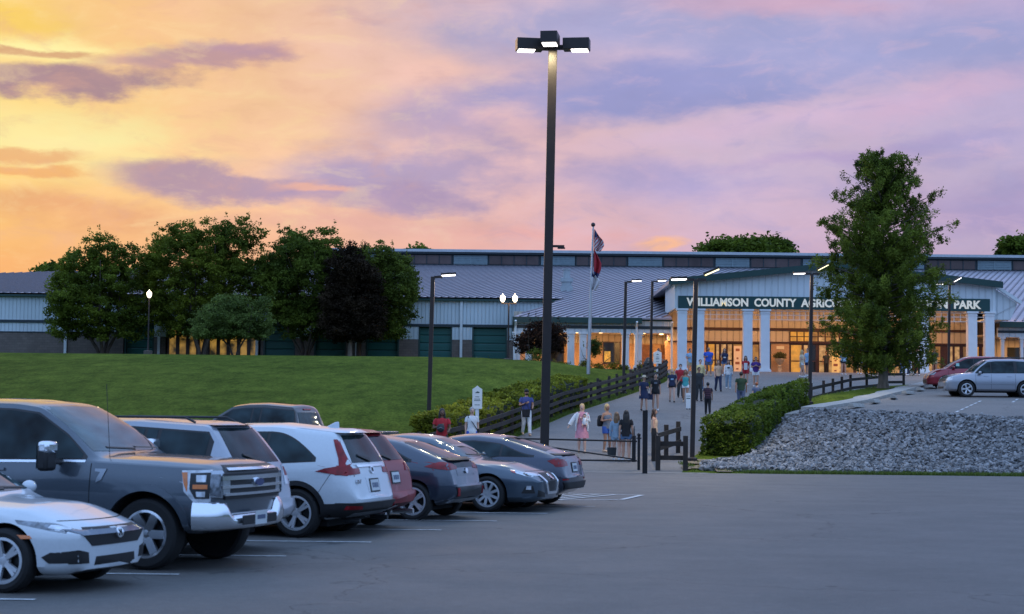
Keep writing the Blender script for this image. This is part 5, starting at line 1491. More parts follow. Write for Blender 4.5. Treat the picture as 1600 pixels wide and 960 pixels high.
    def mirror(s, name, side, poly, mat, **k):   # front/back panels on both sides of the centre line
        a = s.panel(name, side, poly, mat, **k); b = s.panel(name, side, [(-x, z) for x, z in poly], mat, **k); return a, b
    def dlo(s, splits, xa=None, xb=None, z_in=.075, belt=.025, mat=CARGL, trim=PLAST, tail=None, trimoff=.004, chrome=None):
        """side glass: black daylight opening with panes between the splits"""
        xa = s.xc - .12 if xa is None else xa; xb = s.xgb if xb is None else xb
        xs = frange(xb, xa, .05)
        up = []; lo = []
        for x in xs:
            t = s.T(x) - s.p.get('crown', .05) - z_in; b = s.B(x) + belt
            if tail and x < tail[0]:
                u = (tail[0] - x) / (tail[0] - xb); t = min(t, t * (1 - u ** 2) + (b + tail[1]) * u ** 2)
            if t > b + .015: up.append((x, t)); lo.append((x, b))
        if chrome: s.both('window_trim', lo and ([(x, z - .028) for x, z in lo] + [(x, z + .0) for x, z in reversed(lo)]), chrome, off=.009)
        fr = s.both('window_surround', lo + list(reversed(up)), trim, off=trimoff)
        x_lo, x_hi = lo[0][0], lo[-1][0]
        sp = [x_hi - .04] + list(splits) + [x_lo + .04]
        for a, b in zip(sp, sp[1:]):
            x1, x0 = a - .025, b + .025
            if x1 - x0 < .05: continue
            xs2 = frange(x0, x1, .05); u2 = []; l2 = []
            for x in xs2:
                t = interp(up, x) - .022; bb = interp(lo, x) + .018
                if t > bb + .01: u2.append((x, t)); l2.append((x, bb))
            if len(u2) < 2: continue
            poly = l2 + list(reversed(u2))
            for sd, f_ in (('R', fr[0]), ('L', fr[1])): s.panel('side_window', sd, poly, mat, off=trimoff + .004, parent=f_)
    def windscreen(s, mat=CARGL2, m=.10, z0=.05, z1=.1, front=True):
        p = s.p; H = p['H']
        if front:
            zb, zt = p['hc'] + z0, H - z1; yb = (p['W'] / 2 - p.get('tumb', .06)) - m - .06; yt = p['wr'] - .04
            poly = [(-yb, zb), (0, zb - .01), (yb, zb), ((yb + yt) / 2 + .02, (zb + zt) / 2), (yt, zt), (0, zt + .02), (-yt, zt), (-(yb + yt) / 2 - .02, (zb + zt) / 2)]
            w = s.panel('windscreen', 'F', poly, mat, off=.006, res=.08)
            s.panel('wiper', 'F', [(-.5, zb + .035), (.1, zb + .01), (.1, zb + .028), (-.5, zb + .05)], PLAST, off=.02)
            s.panel('wiper', 'F', [(.0, zb + .03), (.55, zb + .012), (.55, zb + .03), (.0, zb + .048)], PLAST, off=.02)
        return
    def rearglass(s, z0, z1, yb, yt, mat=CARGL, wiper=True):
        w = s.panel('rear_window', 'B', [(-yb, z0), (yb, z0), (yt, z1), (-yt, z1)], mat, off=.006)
        if wiper:
            s.panel('rear_wiper', 'B', [(-.05, z0 + .01), (.0, z0 + .01), (.36, z0 + .1), (.35, z0 + .12), (-.02, z0 + .06)], PLAST, off=.03)
    def seam(s, x, z0, z1, dx=0):
        s.both('door_seam', [(x, z0), (x + .01, z0), (x + .01 + dx, z1), (x + dx, z1)], SEAM, off=.0025, depth=.006)
    def arc(s, ax, r0, r1, mat, off=.02, a0=-8, a1=188, name='wheel_arch_trim', zflat=None):
        pts = []
        for r_, rng in ((r1, range(a0, a1 + 1, 7)), (r0, range(a1, a0 - 1, -7))):
            for a in rng: pts.append((ax + r_ * math.cos(R(a)), max(.22, s.r + r_ * math.sin(R(a)))))
        for sd in 'RL': s.panel(name, sd, pts, mat, off=off, depth=.02, res=.1)
    def wheels(s, rimr, spokes, style='y', mat=RIMS, face=None):
        W2 = s.p.get('ww', .225)
        def one():
            w = bpy.data.objects.new('wheel', None); COL.objects.link(w)
            m = MB(); h = W2 / 2; r = s.r
            m.lathe([(rimr, -h * .9), (r - .045, -h), (r - .012, -h * .82), (r, -h * .5), (r, h * .5), (r - .012, h * .82), (r - .045, h), (rimr + .015, h * .92), (rimr, h * .7), (rimr - .01, -h * .6)], 40, axis='y')
            m.build('tyre', TYRE, w, sm=35)
            m = MB(); m.lathe([(rimr - .02, -h * .7), (rimr + .006, h * .8), (rimr + .01, h * .9), (rimr - .018, h * .93), (rimr - .028, h * .75), (rimr - .04, -h * .2)], 40, axis='y')
            for k in range(spokes):
                for off_ in ((-.13, .13) if style == 'y' else ((0,) if style == 's' else (-.2, .2))):
                    a0 = 2 * math.pi * k / spokes; a1 = a0 + off_
                    p0 = Vector((math.cos(a0 + off_ * .4) * .05, h * .62, math.sin(a0 + off_ * .4) * .05)); p1 = Vector((math.cos(a1) * (rimr - .02), h * .82, math.sin(a1) * (rimr - .02)))
                    m.beam(p0, p1, (.04 if style != 's' else (.10 if spokes < 8 else .05)), .04, Vector((0, 1, 0)))
            m.lathe([(.0, h * .4), (.075, h * .4), (.07, h * .72), (.03, h * .78), (0, h * .78)], 16, axis='y')
            m.build('rim', mat, w, sm=35)
            m = MB(); m.lathe([(0, -.02), (rimr - .03, -.02), (rimr - .03, .01), (.0, .01)], 28, axis='y'); m.build('brake_disc', RIMD, w)
            return w
        w0 = None
        for ax, sd in ((s.ax_f, 1), (s.ax_f, -1), (s.ax_r, 1), (s.ax_r, -1)):
            w = one() if w0 is None else copy_tree(w0)
            w0 = w0 or w; w.parent = s.t; w.location = (ax, sd * s.tr, s.r); w.rotation_euler = (0, 0, 0 if sd > 0 else math.pi)
    def mirrors(s, x, z, mat=None, cap=None, big=False):
        y = s.p['W'] / 2 - .05
        if big:
            for sd in (1, -1):
                cy = sd * (y + .27); m = MB(); m.box(x - .07, x + .07, cy - .12, cy + .12, z - .17, z + .17); o = m.build('wing_mirror', mat, s.t, sm=60, bevel=.04)
                m = MB(); m.box(x - .02, x + .05, min(sd * (y - .05), cy), max(sd * (y - .05), cy), z - .10, z - .03); m.build('mirror_arm', PLAST, o, bevel=.015)
                m = MB(); m.box(x - .08, x - .071, cy - .1, cy + .1, z - .14, z + .14); m.build('mirror_glass', CARGL, o)
                m = MB(); m.box(x - .06, x + .085, cy - .126, cy + .126, z + .03, z + .178); m.build('mirror_cap', cap, o, sm=60, bevel=.04)
            return
        for sd in (1, -1):
            m = MB(); hx, hy, hz = ((.09, .10, .15) if big else (.075, .11, .075)); cy = sd * (y + .13)
            m.ball((x, cy, z), (hx, hy, hz), 14, 10)
            m.v = [(v[0], v[1], v[2]) for v in m.v]
            o = m.build('wing_mirror', mat or s.paint, s.t, sm=60)
            m = MB(); m.beam((x + .02, sd * (y - .08), z - .07), (x, cy, z - .03), .06, .04); m.build('mirror_arm', PLAST, o)
            m = MB(); m.box(x - hx * 1.16, x - hx * 1.0, cy - hy * .95, cy + hy * .95, z - hz * .8, z + hz * .8); m.build('mirror_glass', CARGL, o)
            if cap:
                m = MB(); m.ball((x + .01, cy, z + hz * .35), (hx * 1.15, hy * 1.28, hz * .85), 14, 10); m.build('mirror_cap', cap, o, sm=60)
    def handles(s, xs, z, mat=None):
        for x in xs: s.both('door_handle', [(x, z), (x + .2, z), (x + .2, z + .028), (x, z + .028)], mat or s.paint, off=.03, depth=.03)
    def plate(s, side, y, z, w=.31, h=.16, frame=True):
        if frame: fr = s.panel('plate_surround', side, [(y - w / 2 - .025, z - .02), (y + w / 2 + .025, z - .02), (y + w / 2 + .025, z + h + .02), (y - w / 2 - .025, z + h + .02)], PLAST, off=.012)
        pl_ = s.panel('number_plate', side, [(y - w / 2, z), (y + w / 2, z), (y + w / 2, z + h), (y - w / 2, z + h)], PLATE, off=.018)
        for k in range(6):
            a = y - .115 + k * .04; s.panel('plate_mark', side, [(a, z + .045), (a + .024, z + .045), (a + .024, z + .115), (a, z + .115)], PLINK, off=.021, depth=.002, parent=pl_)
    def shell(s, name, pts, mat, **k): return s.panel(name, 'T', pts, mat, **k)
def text_on(car, side, txt, size, a, b, mat, name='badge_text'):
    me = text_mesh(txt, size, .012, .003); h, d = car.hit(side, a, b)
    o = link(name, me, mat, car.t)
    rz = {'F': R(90), 'B': R(-90), 'L': R(180), 'R': 0}[side]
    o.rotation_euler = (R(90), 0, rz); o.location = h - d * .012
def oval(car, side, y, z, ry, rz, mat, off=.03, name='emblem', parent=None, depth=.02):
    return car.panel(name, side, [(y + ry * math.cos(2 * math.pi * k / 20), z + rz * math.sin(2 * math.pi * k / 20)) for k in range(20)], mat, off=off, depth=depth, res=.2, parent=parent)
def under(car, z=.16):
    p = car.p; F = p['L'] / 2; m = MB(); m.box(-F + .5, F - .5, -p['W'] / 2 + .28, p['W'] / 2 - .28, z, z + .12)
    for ax in (car.ax_f, car.ax_r): m.cyl((ax, -car.tr + .1, car.r), (ax, car.tr - .1, car.r), .05, 8)
    m.build('underbody', WELL, car.t)

HF, HB = -17.5, 162.5
WHITE = paint('pearl_white_paint', (.62, .66, .70), .3, .0)
GREYT = paint('slate_grey_metallic', (.085, .105, .13), .3, .5)
SILV2 = paint('silver_paint', (.34, .36, .41), .3, .5)
RED = M('dark_red_paint', (.25, .006, .012), .35, .1, var=.03, vs=30, coat=.35, spec=.35)
BLUEG = paint('blue_grey_metallic', (.04, .055, .085), .28, .5)
ALTG = paint('gunmetal_blue_metallic', (.07, .10, .135), .28, .5)
TESB = paint('midnight_metallic', (.035, .045, .075), .25, .5)
BLACKP = paint('black_paint', (.012, .012, .016), .25, .2)

# 1 white sedan, nose to the right
c = Car('white sedan with sloping nose at the bottom left corner, nearest the camera', 'car', 'parked_car',
        dict(L=4.47, W=1.80, H=1.42, fo=.76, wb=2.70, r=.325, hl=.71, nl=.655, hc=.93, xc=1.30, xrf=2.15, xrr=3.35, xgb=4.25, hg=1.0, ht=.98, bt=.6, wr=.54, nose=.10, hb=.80, zb=.17, zm=.56, crown=.06, tumb=.07), WHITE, ('fr', 10, 926, HF))
c.dlo([-.25], tail=(-1.0, .05)); c.windscreen(); c.wheels(.225, 5, 'y'); c.mirrors(c.xc - .35, .98); c.seam(c.xc - .05, .3, .86); c.seam(-.3, .28, .9); c.handles((-.2, -1.1), .82); under(c)
F = 2.235
c.panel('upper_grille', 'F', [(-.46, .47), (.46, .47), (.60, .58), (.50, .66), (-.50, .66), (-.60, .58)], PLAST, off=.006)
c.panel('grille_bar', 'F', [(-.62, .585), (.62, .585), (.72, .65), (.5, .635), (-.5, .635), (-.72, .65)], M('dark_chrome', (.18, .2, .24), .15, .9), off=.02)
oval(c, 'F', 0, .585, .065, .055, CHROME, off=.035)
m_ = [(-.033, .615), (-.018, .615), (-.014, .64), (.014, .64), (.018, .615), (.033, .615), (.028, .678), (.014, .678), (.013, .656), (-.013, .656), (-.014, .678), (-.028, .678)]
c.panel('emblem_letter', 'F', [(x, z - .062) for x, z in m_], PLAST, off=.038, res=.2)
for sd in 'RL':
    hd = c.panel('headlight', sd, [(F - .03, .615), (F - .12, .61), (F - .62, .70), (F - .66, .735), (F - .22, .70), (F - .06, .665)], HEADL, off=.006)
    c.panel('headlight_lens', sd, [(F - .12, .63), (F - .3, .66), (F - .3, .69), (F - .12, .675)], HEADW, off=.01, parent=hd)
    c.panel('side_marker', sd, [(F - .62, .545), (F - .43, .555), (F - .46, .585), (F - .61, .59)], AMBER, off=.005)
c.mirror('fog_light_recess', 'F', [(.50, .30), (.72, .30), (.80, .42), (.66, .44), (.52, .41)], PLAST, off=.008)
c.panel('lower_grille', 'F', [(-.42, .22), (.42, .22), (.38, .36), (-.38, .36)], PLAST, off=.006)
for sd in 'RL':
    fr_ = c.panel('fog_light_recess', sd, [(F - .05, .31), (F - .26, .31), (F - .33, .37), (F - .24, .42), (F - .04, .405)], PLAST, off=.007)
c.panel('air_dam', 'F', [(-.62, .19), (.62, .19), (.6, .215), (-.6, .215)], PLAST, off=.02)
c.panel('bonnet_seam', 'F', [(-.62, .718), (.62, .718), (.62, .725), (-.62, .725)], SEAM, off=.003)

# 2 slate grey pickup, nose to the right
c = Car('big slate grey pickup truck with chrome grille and bumper, nose towards the aisle', 'pickup truck', 'pickup_truck',
        dict(L=5.75, W=2.03, H=1.98, fo=.84, wb=3.69, r=.415, hl=1.27, nl=1.20, hc=1.33, xc=1.55, xrf=2.42, xrr=4.15, xgb=4.33, hg=1.32, ht=1.3, bt=.8, wr=.70, nose=.13, hb=.62, zb=.42, zm=.85, crown=.045, tumb=.05, tin=.16, gap=.085, cab_end=2.875 - 4.42,
             planf=[(0, .86), (.05, .90), (.16, .95), (.45, .985), (.8, 1)], bow=.07, belt=(1.24, 1.22, 1.26), ww=.27, hin=.12), GREYT, ('fr', 233, 890, HF))
F = 2.875
CE = F - 4.42
c.dlo([F - 3.02, F - 3.3], xb=CE + .14, xa=c.xc - .1, belt=.02, z_in=.07, chrome=CHROME); c.windscreen(z0=.03)
c.wheels(.27, 6, 's', CHROME); c.arc(c.ax_f, .50, .58, GREYT, off=.03)
c.seam(c.xc - .02, .5, 1.22); c.seam(F - 3.02, .5, 1.22); c.handles((F - 2.92, F - 3.95), 1.12)
c.mirrors(c.xc - .45, 1.30, PLAST, CHROME, big=True)
# cargo bed
m = MB(); W_ = .98
for sd in (1, -1): m.box(-F + .02, CE - .03, sd * W_ - .04 if sd > 0 else -W_ - .02, W_ + .02 if sd > 0 else -W_ + .04, .55, 1.32)
bd = m.build('cargo_bed', GREYT, c.t, bevel=.02)
m = MB(); m.box(-F + .05, CE - .03, -W_ + .04, W_ - .04, .6, .66); m.build('bed_floor', PLAST, bd)
m = MB(); m.box(-F, -F + .05, -W_, W_, .6, 1.32); tg = m.build('tailgate', GREYT, bd, bevel=.015)
for sd in (1, -1):
    m = MB(); m.box(-F - .01, -F + .12, sd * (W_ - .09) - .06, sd * (W_ - .09) + .06, .9, 1.28); m.build('tail_light', TAILR, c.t, bevel=.02)
m = MB(); m.box(-F - .15, -F, -.9, .9, .5, .68); m.build('rear_bumper', CHROME, c.t, bevel=.03)
under(c, .42)
# grille
gr = c.panel('grille', 'F', [(-.70, .82), (.70, .82), (.76, 1.12), (.60, 1.22), (-.60, 1.22), (-.76, 1.12)], PLAST, off=.03)
for z0, z1, hw in ((1.16, 1.19, .64), (1.045, 1.095, .80), (.95, .985, .80), (.865, .895, .74)): c.panel('grille_bar', 'F', [(-hw, z0), (hw, z0), (hw, z1), (-hw, z1)], CHROME, off=.05, depth=.03, parent=gr)
c.mirror('grille_wing', 'F', [(.62, .88), (.76, .88), (.77, 1.09), (.62, 1.09)], M('satin_chrome', (.62, .65, .7), .25, .8), off=.035)
m2 = [( -.44 + i * .044, .84) for i in range(21)]
for (x_, _) in m2: c.panel('grille_slat', 'F', [(x_ - .005, .84), (x_ + .005, .84), (x_ + .005, 1.2), (x_ - .005, 1.2)], M('grille_mesh', (.09, .1, .11), .4, .5), off=.026, parent=gr)
em = oval(c, 'F', 0, 1.01, .125, .052, CHROME, off=.075); oval(c, 'F', 0, 1.01, .112, .044, M('emblem_blue', (.012, .03, .14), .3, coat=1), off=.085, parent=em, name='emblem_face')
text_on(c, 'F', 'Ford', .075, -.078, .99, CHROME, 'emblem_script'); c.t.children[-1].location.x += .085
for sg in (1, -1):
    y = lambda v: v * sg
    c.panel('headlight_surround', 'F', [(y(.76), .84), (y(.95), .86), (y(1.0), 1.16), (y(.74), 1.16)], M('satin_chrome2', (.42, .45, .5), .25, .9), off=.03)
for sd in 'RL':
    hd = c.panel('headlight', sd, [(F - .04, .80), (F - .22, .80), (F - .34, .92), (F - .38, 1.16), (F - .05, 1.17)], HEADW, off=.02)
    c.panel('headlight_housing', sd, [(F - .045, .84), (F - .20, .84), (F - .27, .95), (F - .27, 1.13), (F - .05, 1.14)], RIMD, off=.026, parent=hd)
    c.panel('turn_signal', sd, [(F - .30, .92), (F - .34, 1.0), (F - .375, 1.14), (F - .31, 1.14), (F - .295, 1.0)], AMBER, off=.028, parent=hd)
    c.panel('headlight_bulb', sd, [(F - .09, 1.03), (F - .19, 1.03), (F - .20, 1.11), (F - .09, 1.11)], HEADW, off=.032, parent=hd)
    c.panel('turn_signal', sd, [(F - .07, .95), (F - .23, .95), (F - .23, 1.0), (F - .07, 1.0)], AMBER, off=.034, parent=hd)
    c.panel('headlight_bulb', sd, [(F - .09, .86), (F - .18, .86), (F - .19, .92), (F - .09, .92)], HEADW, off=.032, parent=hd)
    c.panel('fender_badge', sd, [(c.xc + .07, 1.0), (c.xc + .14, 1.03), (c.xc + .2, 1.16), (c.xc + .05, 1.16), (c.xc + .05, 1.13), (c.xc + .12, 1.12), (c.xc + .08, 1.05)], M('satin_badge', (.3, .33, .37), .3, .7), off=.014)
    c.panel('rocker_trim', sd, [(c.ax_f - .55, .44), (CE + .02, .44), (CE + .02, .5), (c.ax_f - .55, .5)], CHROME, off=.012)
c.mirror('headlight', 'F', [(.82, .86), (.92, .88), (.94, 1.12), (.82, 1.12)], HEADL, off=.045)
def sweep(car, name, fx, prof, ys, mat, parent=None, topf=None):
    # rounded bumper bar following the nose in plan; prof: (outward, t 0..1)
    m = MB(); vs = []; fs = []; n = len(prof)
    for y in ys:
        nx = fx(y)
        z0, z1 = topf(y)
        e = 1e-3; tx = (fx(y + e) - fx(y - e)) / (2 * e); nv = Vector((1, -tx, 0)).normalized()
        for (o_, u) in prof: vs.append((nx + nv.x * o_, y + nv.y * o_, z0 + (z1 - z0) * u))
    for j in range(len(ys) - 1):
        for i in range(n): fs.append((j * n + i, j * n + (i + 1) % n, (j + 1) * n + (i + 1) % n, (j + 1) * n + i))
    fs.append(tuple(range(n))); fs.append(tuple((len(ys) - 1) * n + i for i in range(n)))
    m.add(vs, fs); return m.build(name, mat, parent or car.t, sm=50)
def noseplan(F, W, r=.34, bow=.10):
    def f(y):
        a = abs(y) / (W / 2); x = F + bow * (1 - a * a)
        if a > .80: x -= r * (1 - math.sqrt(max(0, 1 - ((a - .80) / .205) ** 2)))
        return x
    return f
bprof = [(-.12, 0), (.0, 0), (.045, .08), (.07, .3), (.075, .5), (.055, .75), (.02, .95), (-.03, 1.0), (-.12, 1.0)]
ysb = [i * 1.0 / 30 * 1.0 for i in range(-30, 31)]
def btop(y):
    a = abs(y); return (.47, .66 + .15 * sstep(.56, .70, a))
sweep(c, 'front_bumper', noseplan(F - .03, 2.03), bprof, ysb, CHROME, topf=btop)
for sg in (1, -1):
    m = MB(); m.tube([(F - .12, sg * .90, .55), (F + .02, sg * .86, .55)], [.05, .05], 14); m.v = [(v[0], v[1], .60 + (v[2] - .55) * 1.6) for v in m.v]; m.build('tow_hook_hole', PLAST, c.t)
c.mirror('fog_light', 'F', [(.66, .73), (.84, .73), (.84, .79), (.66, .79)], HEADL, off=.02)
c.panel('air_dam', 'F', [(-.92, .32), (.92, .32), (.94, .50), (-.94, .50)], PLAST, off=.03, depth=.1)

bpx = F + .145
m = MB(); m.box(bpx, bpx + .02, -.46, .46, .52, .63); m.build('bumper_insert', PLAST, c.t, bevel=.01)
m = MB(); m.box(bpx + .021, bpx + .03, -.155, .155, .51, .67); pp = m.build('number_plate', PLATE, c.t)
m = MB(); m.box(bpx + .0305, bpx + .032, -.11, .11, .57, .62); m.build('plate_mark', PLINK, pp)
m = MB(); m.tube([(c.xc + .12, -.78, 1.25), (c.xc + .05, -.78, 2.15)], .004, 6); m.build('aerial', PLAST, c.t)

# 3 silver-white suv between the truck and the white crossover, tail to the right
c = Car('silver sport utility vehicle mostly hidden between the grey pickup and the white crossover', 'suv', 'parked_car',
        dict(L=4.82, W=1.95, H=1.76, fo=.98, wb=2.82, r=.375, hl=.98, nl=.75, hc=1.14, xc=1.35, xrf=2.1, xrr=4.3, xgb=4.82, hg=1.14, ht=1.1, bt=.6, wr=.64, nose=.2, zb=.24, zm=.7, belt=(1.06, 1.08, 1.10), tx=.06,
             planr=[(0, .86), (.05, .92), (.15, .96), (.35, .985), (.8, 1)]), SILV2, ('rr', 352, 851, HB))
F = 2.41
c.dlo([.1, -1.0, -1.2], xb=-F + .42); c.windscreen(); c.rearglass(1.17, 1.62, .66, .52); c.wheels(.25, 6, 's'); c.mirrors(c.xc - .3, 1.12); under(c, .2)
c.panel('spoiler', 'B', [(-.56, 1.66), (.56, 1.66), (.54, 1.72), (-.54, 1.72)], SILV2, off=.10, depth=.1)
c.mirror('tail_light', 'B', [(.66, .86), (.86, .86), (.84, 1.12), (.68, 1.12)], HEADW, off=.01)
c.mirror('tail_light', 'B', [(.70, .98), (.86, .98), (.84, 1.10), (.70, 1.10)], TAILR, off=.014)
c.panel('rear_bumper', 'B', [(-.9, .40), (.9, .40), (.9, .68), (-.9, .68)], SILV2, off=.05, depth=.08); c.panel('lower_bumper', 'B', [(-.85, .28), (.85, .28), (.85, .40), (-.85, .40)], PLAST, off=.03)
c.plate('B', 0, .78)
for sd in (1, -1):
    m = MB(); m.tube([(c.xrf - .2, sd * .60, 1.70), (c.xrf - .3, sd * .60, 1.755), (-1.5, sd * .60, 1.755), (-1.65, sd * .60, 1.69)], .016, 8); m.build('roof_rail', PLAST, c.t)

# 4 white crossover, tail to the right
c = Car('white crossover with boomerang red tail lights and black lower cladding', 'suv', 'parked_car',
        dict(L=4.46, W=1.855, H=1.68, fo=.90, wb=2.66, r=.36, hl=.92, nl=.68, hc=1.08, xc=1.22, xrf=2.05, xrr=4.05, xgb=4.48, hg=1.10, ht=1.04, bt=.62, wr=.58, nose=.22, zb=.22, zm=.68, belt=(1.0, 1.03, 1.10), tx=.07, rd=.09, crown=.06), WHITE, ('rl', 465, 840, HB))
F = 2.23
c.dlo([.15, -.78], xb=-F + .62, tail=(-.9, .06)); c.windscreen()
c.rearglass(1.10, 1.50, .60, .48); c.wheels(.245, 5, 'y', RIMS); c.mirrors(c.xc - .3, 1.06); under(c)
for ax in (c.ax_f, c.ax_r): c.arc(ax, .405, .475, PLAST, off=.012)
for sd in 'RL':
    c.panel('sill_cladding', sd, [(c.ax_r + .4, .23), (c.ax_f - .4, .23), (c.ax_f - .4, .36), (c.ax_r + .4, .36)], PLAST, off=.012)
    c.panel('bumper_cladding', sd, [(-F + .0, .32), (c.ax_r - .38, .26), (c.ax_r - .40, .50), (-F + .0, .52)], PLAST, off=.012)
    tl = c.panel('tail_light', sd, [(-F + .02, .90), (-F + .28, .93), (-F + .60, .975), (-F + .46, 1.02), (-F + .26, 1.055), (-F + .29, 1.17), (-F + .42, 1.44), (-F + .345, 1.44), (-F + .21, 1.22), (-F + .12, 1.08), (-F + .02, 1.03)], TAILR, off=.012)
    c.panel('fuel_flap', sd, [(-F + .84, .86), (-F + 1.02, .86), (-F + 1.02, 1.0), (-F + .84, 1.0)], WHITE, off=.003) if sd == 'L' else None
c.mirror('tail_light', 'B', [(.46, .94), (.86, .92), (.86, 1.06), (.70, 1.07), (.66, 1.02), (.46, 1.02)], TAILR, off=.012)
c.panel('tailgate_trim', 'B', [(-.50, 1.035), (.50, 1.035), (.52, 1.07), (-.52, 1.07)], CHROME, off=.02)
oval(c, 'B', 0, .99, .07, .055, CHROME, off=.022)
c.panel('emblem_letter', 'B', [(x, z + .345) for x, z in m_], PLAST, off=.026, res=.2)
c.panel('rear_bumper', 'B', [(-.86, .30), (.86, .30), (.88, .52), (-.88, .52)], PLAST, off=.05, depth=.08)
c.panel('bumper_garnish', 'B', [(-.6, .30), (.6, .30), (.68, .37), (-.68, .37)], M('satin_silver', (.4, .43, .47), .35, .7), off=.075, depth=.05)
c.mirror('reflector', 'B', [(.62, .42), (.84, .42), (.84, .48), (.64, .47)], TAILR, off=.06)
c.panel('plate_recess', 'B', [(-.24, .66), (.24, .66), (.3, .88), (-.3, .88)], WHITE, off=.004); c.plate('B', .0, .68)
text_on(c, 'B', 'CR-V', .075, .66, .80, CHROME)
c.panel('spoiler', 'B', [(-.54, 1.535), (.54, 1.535), (.52, 1.60), (-.52, 1.60)], WHITE, off=.13, depth=.14)
c.panel('brake_lamp', 'B', [(-.12, 1.53), (.12, 1.53), (.12, 1.548), (-.12, 1.548)], TAILR, off=.12, depth=.06)
m = MB(); m.prism([(-1.62, 1.57), (-1.36, 1.59), (-1.56, 1.69), (-1.61, 1.695)], -.02, .02, 'y'); m.build('roof_fin', WHITE, c.t, bevel=.01)
c.seam(-.78, .40, 1.04); c.seam(.15, .4, 1.02); c.handles((-.66, .28), .93)
c.both('shoulder_seam', [(-F + .62, .54), (-F + .625, .54), (-F + .36, .96), (-F + .352, .96)], SEAM, off=.003)
for sg in (1, -1):
    m = MB(); m.cyl((-F + .02, sg * .55, .25), (-F + .3, sg * .55, .25), .035, 12); m.build('exhaust_pipe', RIMD, c.t)

# 5 red suv
c = Car('red sport utility vehicle between the white crossover and the blue-grey hatchback', 'suv', 'parked_car',
        dict(L=4.34, W=1.85, H=1.62, fo=.90, wb=2.67, r=.35, hl=.92, nl=.68, hc=1.06, xc=1.22, xrf=2.05, xrr=3.85, xgb=4.3, hg=1.06, ht=1.02, bt=.58, wr=.58, nose=.22, zb=.22, zm=.66, belt=(1.0, 1.03, 1.08), tx=.08), RED, ('rr', 579, 820.5, HB))
F = 2.17
c.dlo([.15, -.78], xb=-F + .55); c.windscreen(); c.rearglass(1.09, 1.46, .60, .48); c.wheels(.235, 5, 'y'); c.mirrors(c.xc - .3, 1.04); under(c)
c.mirror('tail_light', 'B', [(.52, .92), (.86, .92), (.84, 1.06), (.56, 1.04)], TAILR, off=.012)
for sd in 'RL': c.panel('tail_light', sd, [(-F + .0, .90), (-F + .32, .98), (-F + .30, 1.04), (-F + .02, 1.06)], TAILR, off=.012)
c.panel('plate_recess', 'B', [(-.26, .70), (.26, .70), (.3, .92), (-.3, .92)], RED, off=.004); c.plate('B', 0, .74)
c.panel('rear_bumper', 'B', [(-.86, .42), (.86, .42), (.88, .60), (-.88, .60)], RED, off=.06, depth=.08); c.panel('lower_bumper', 'B', [(-.7, .28), (.7, .28), (.8, .42), (-.8, .42)], M('faded_red_plastic', (.16, .03, .035), .5), off=.05)
c.panel('tow_bar', 'B', [(-.08, .30), (.08, .30), (.08, .38), (-.08, .38)], CHROME, off=.08)
c.panel('spoiler', 'B', [(-.52, 1.52), (.52, 1.52), (.5, 1.58), (-.5, 1.58)], RED, off=.10, depth=.1)
for sd in (1, -1):
    m = MB(); m.cyl((-F - .05, sd * .6, .26), (-F + .3, sd * .6, .26), .04, 12); m.build('exhaust_pipe', CHROME, c.t)

# 6 blue-grey hatchback, tail to the right
c = Car('dark blue-grey sloping hatchback with swept red tail lights, tail to the aisle', 'car', 'parked_car',
        dict(L=4.25, W=1.82, H=1.45, fo=.86, wb=2.70, r=.325, hl=.74, nl=.58, hc=.96, xc=1.2, xrf=2.05, xrr=3.2, xgb=4.22, hg=1.06, ht=1.02, bt=.6, wr=.54, nose=.24, zb=.18, zm=.6, belt=(.9, .92, .98), tx=.06, rd=.08, crown=.06), BLUEG, ('rl', 647, 813, HB))
F = 2.125
c.dlo([.1, -.8], xb=-F + .75, tail=(-.6, .05)); c.windscreen(); c.rearglass(1.07, 1.34, .58, .46, wiper=False); c.wheels(.23, 5, 'y'); c.mirrors(c.xc - .3, .95); under(c)
for sd in 'RL': c.panel('tail_light', sd, [(-F + .02, .86), (-F + .30, .885), (-F + .50, .92), (-F + .28, 1.0), (-F + .10, 1.03), (-F + .02, 1.0)], TAILR, off=.012)
c.mirror('tail_light', 'B', [(.42, .88), (.84, .86), (.82, 1.0), (.6, .98), (.42, .93)], TAILR, off=.012)
c.panel('tailgate_panel', 'B', [(-.44, .76), (.44, .76), (.48, .98), (-.48, .98)], BLUEG, off=.004)
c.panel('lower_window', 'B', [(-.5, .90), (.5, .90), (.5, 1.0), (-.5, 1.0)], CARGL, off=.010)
oval(c, 'B', 0, .84, .07, .045, CHROME, off=.03)
c.panel('spoiler', 'B', [(-.6, 1.03), (.6, 1.03), (.58, 1.065), (-.58, 1.065)], PLAST, off=.09, depth=.1)
c.panel('rear_bumper', 'B', [(-.86, .36), (.86, .36), (.88, .62), (-.88, .62)], BLUEG, off=.05, depth=.08)
c.panel('bumper_insert', 'B', [(-.66, .40), (.66, .40), (.7, .58), (-.7, .58)], PLAST, off=.06); c.plate('B', 0, .42); c.plate('B', .0, .42)
c.panel('bumper_garnish', 'B', [(-.66, .30), (.66, .30), (.7, .37), (-.7, .37)], M('satin_silver', (.4, .43, .47), .35, .7), off=.06)
c.mirror('reflector', 'B', [(.58, .42), (.66, .42), (.68, .56), (.6, .56)], TAILR, off=.07)

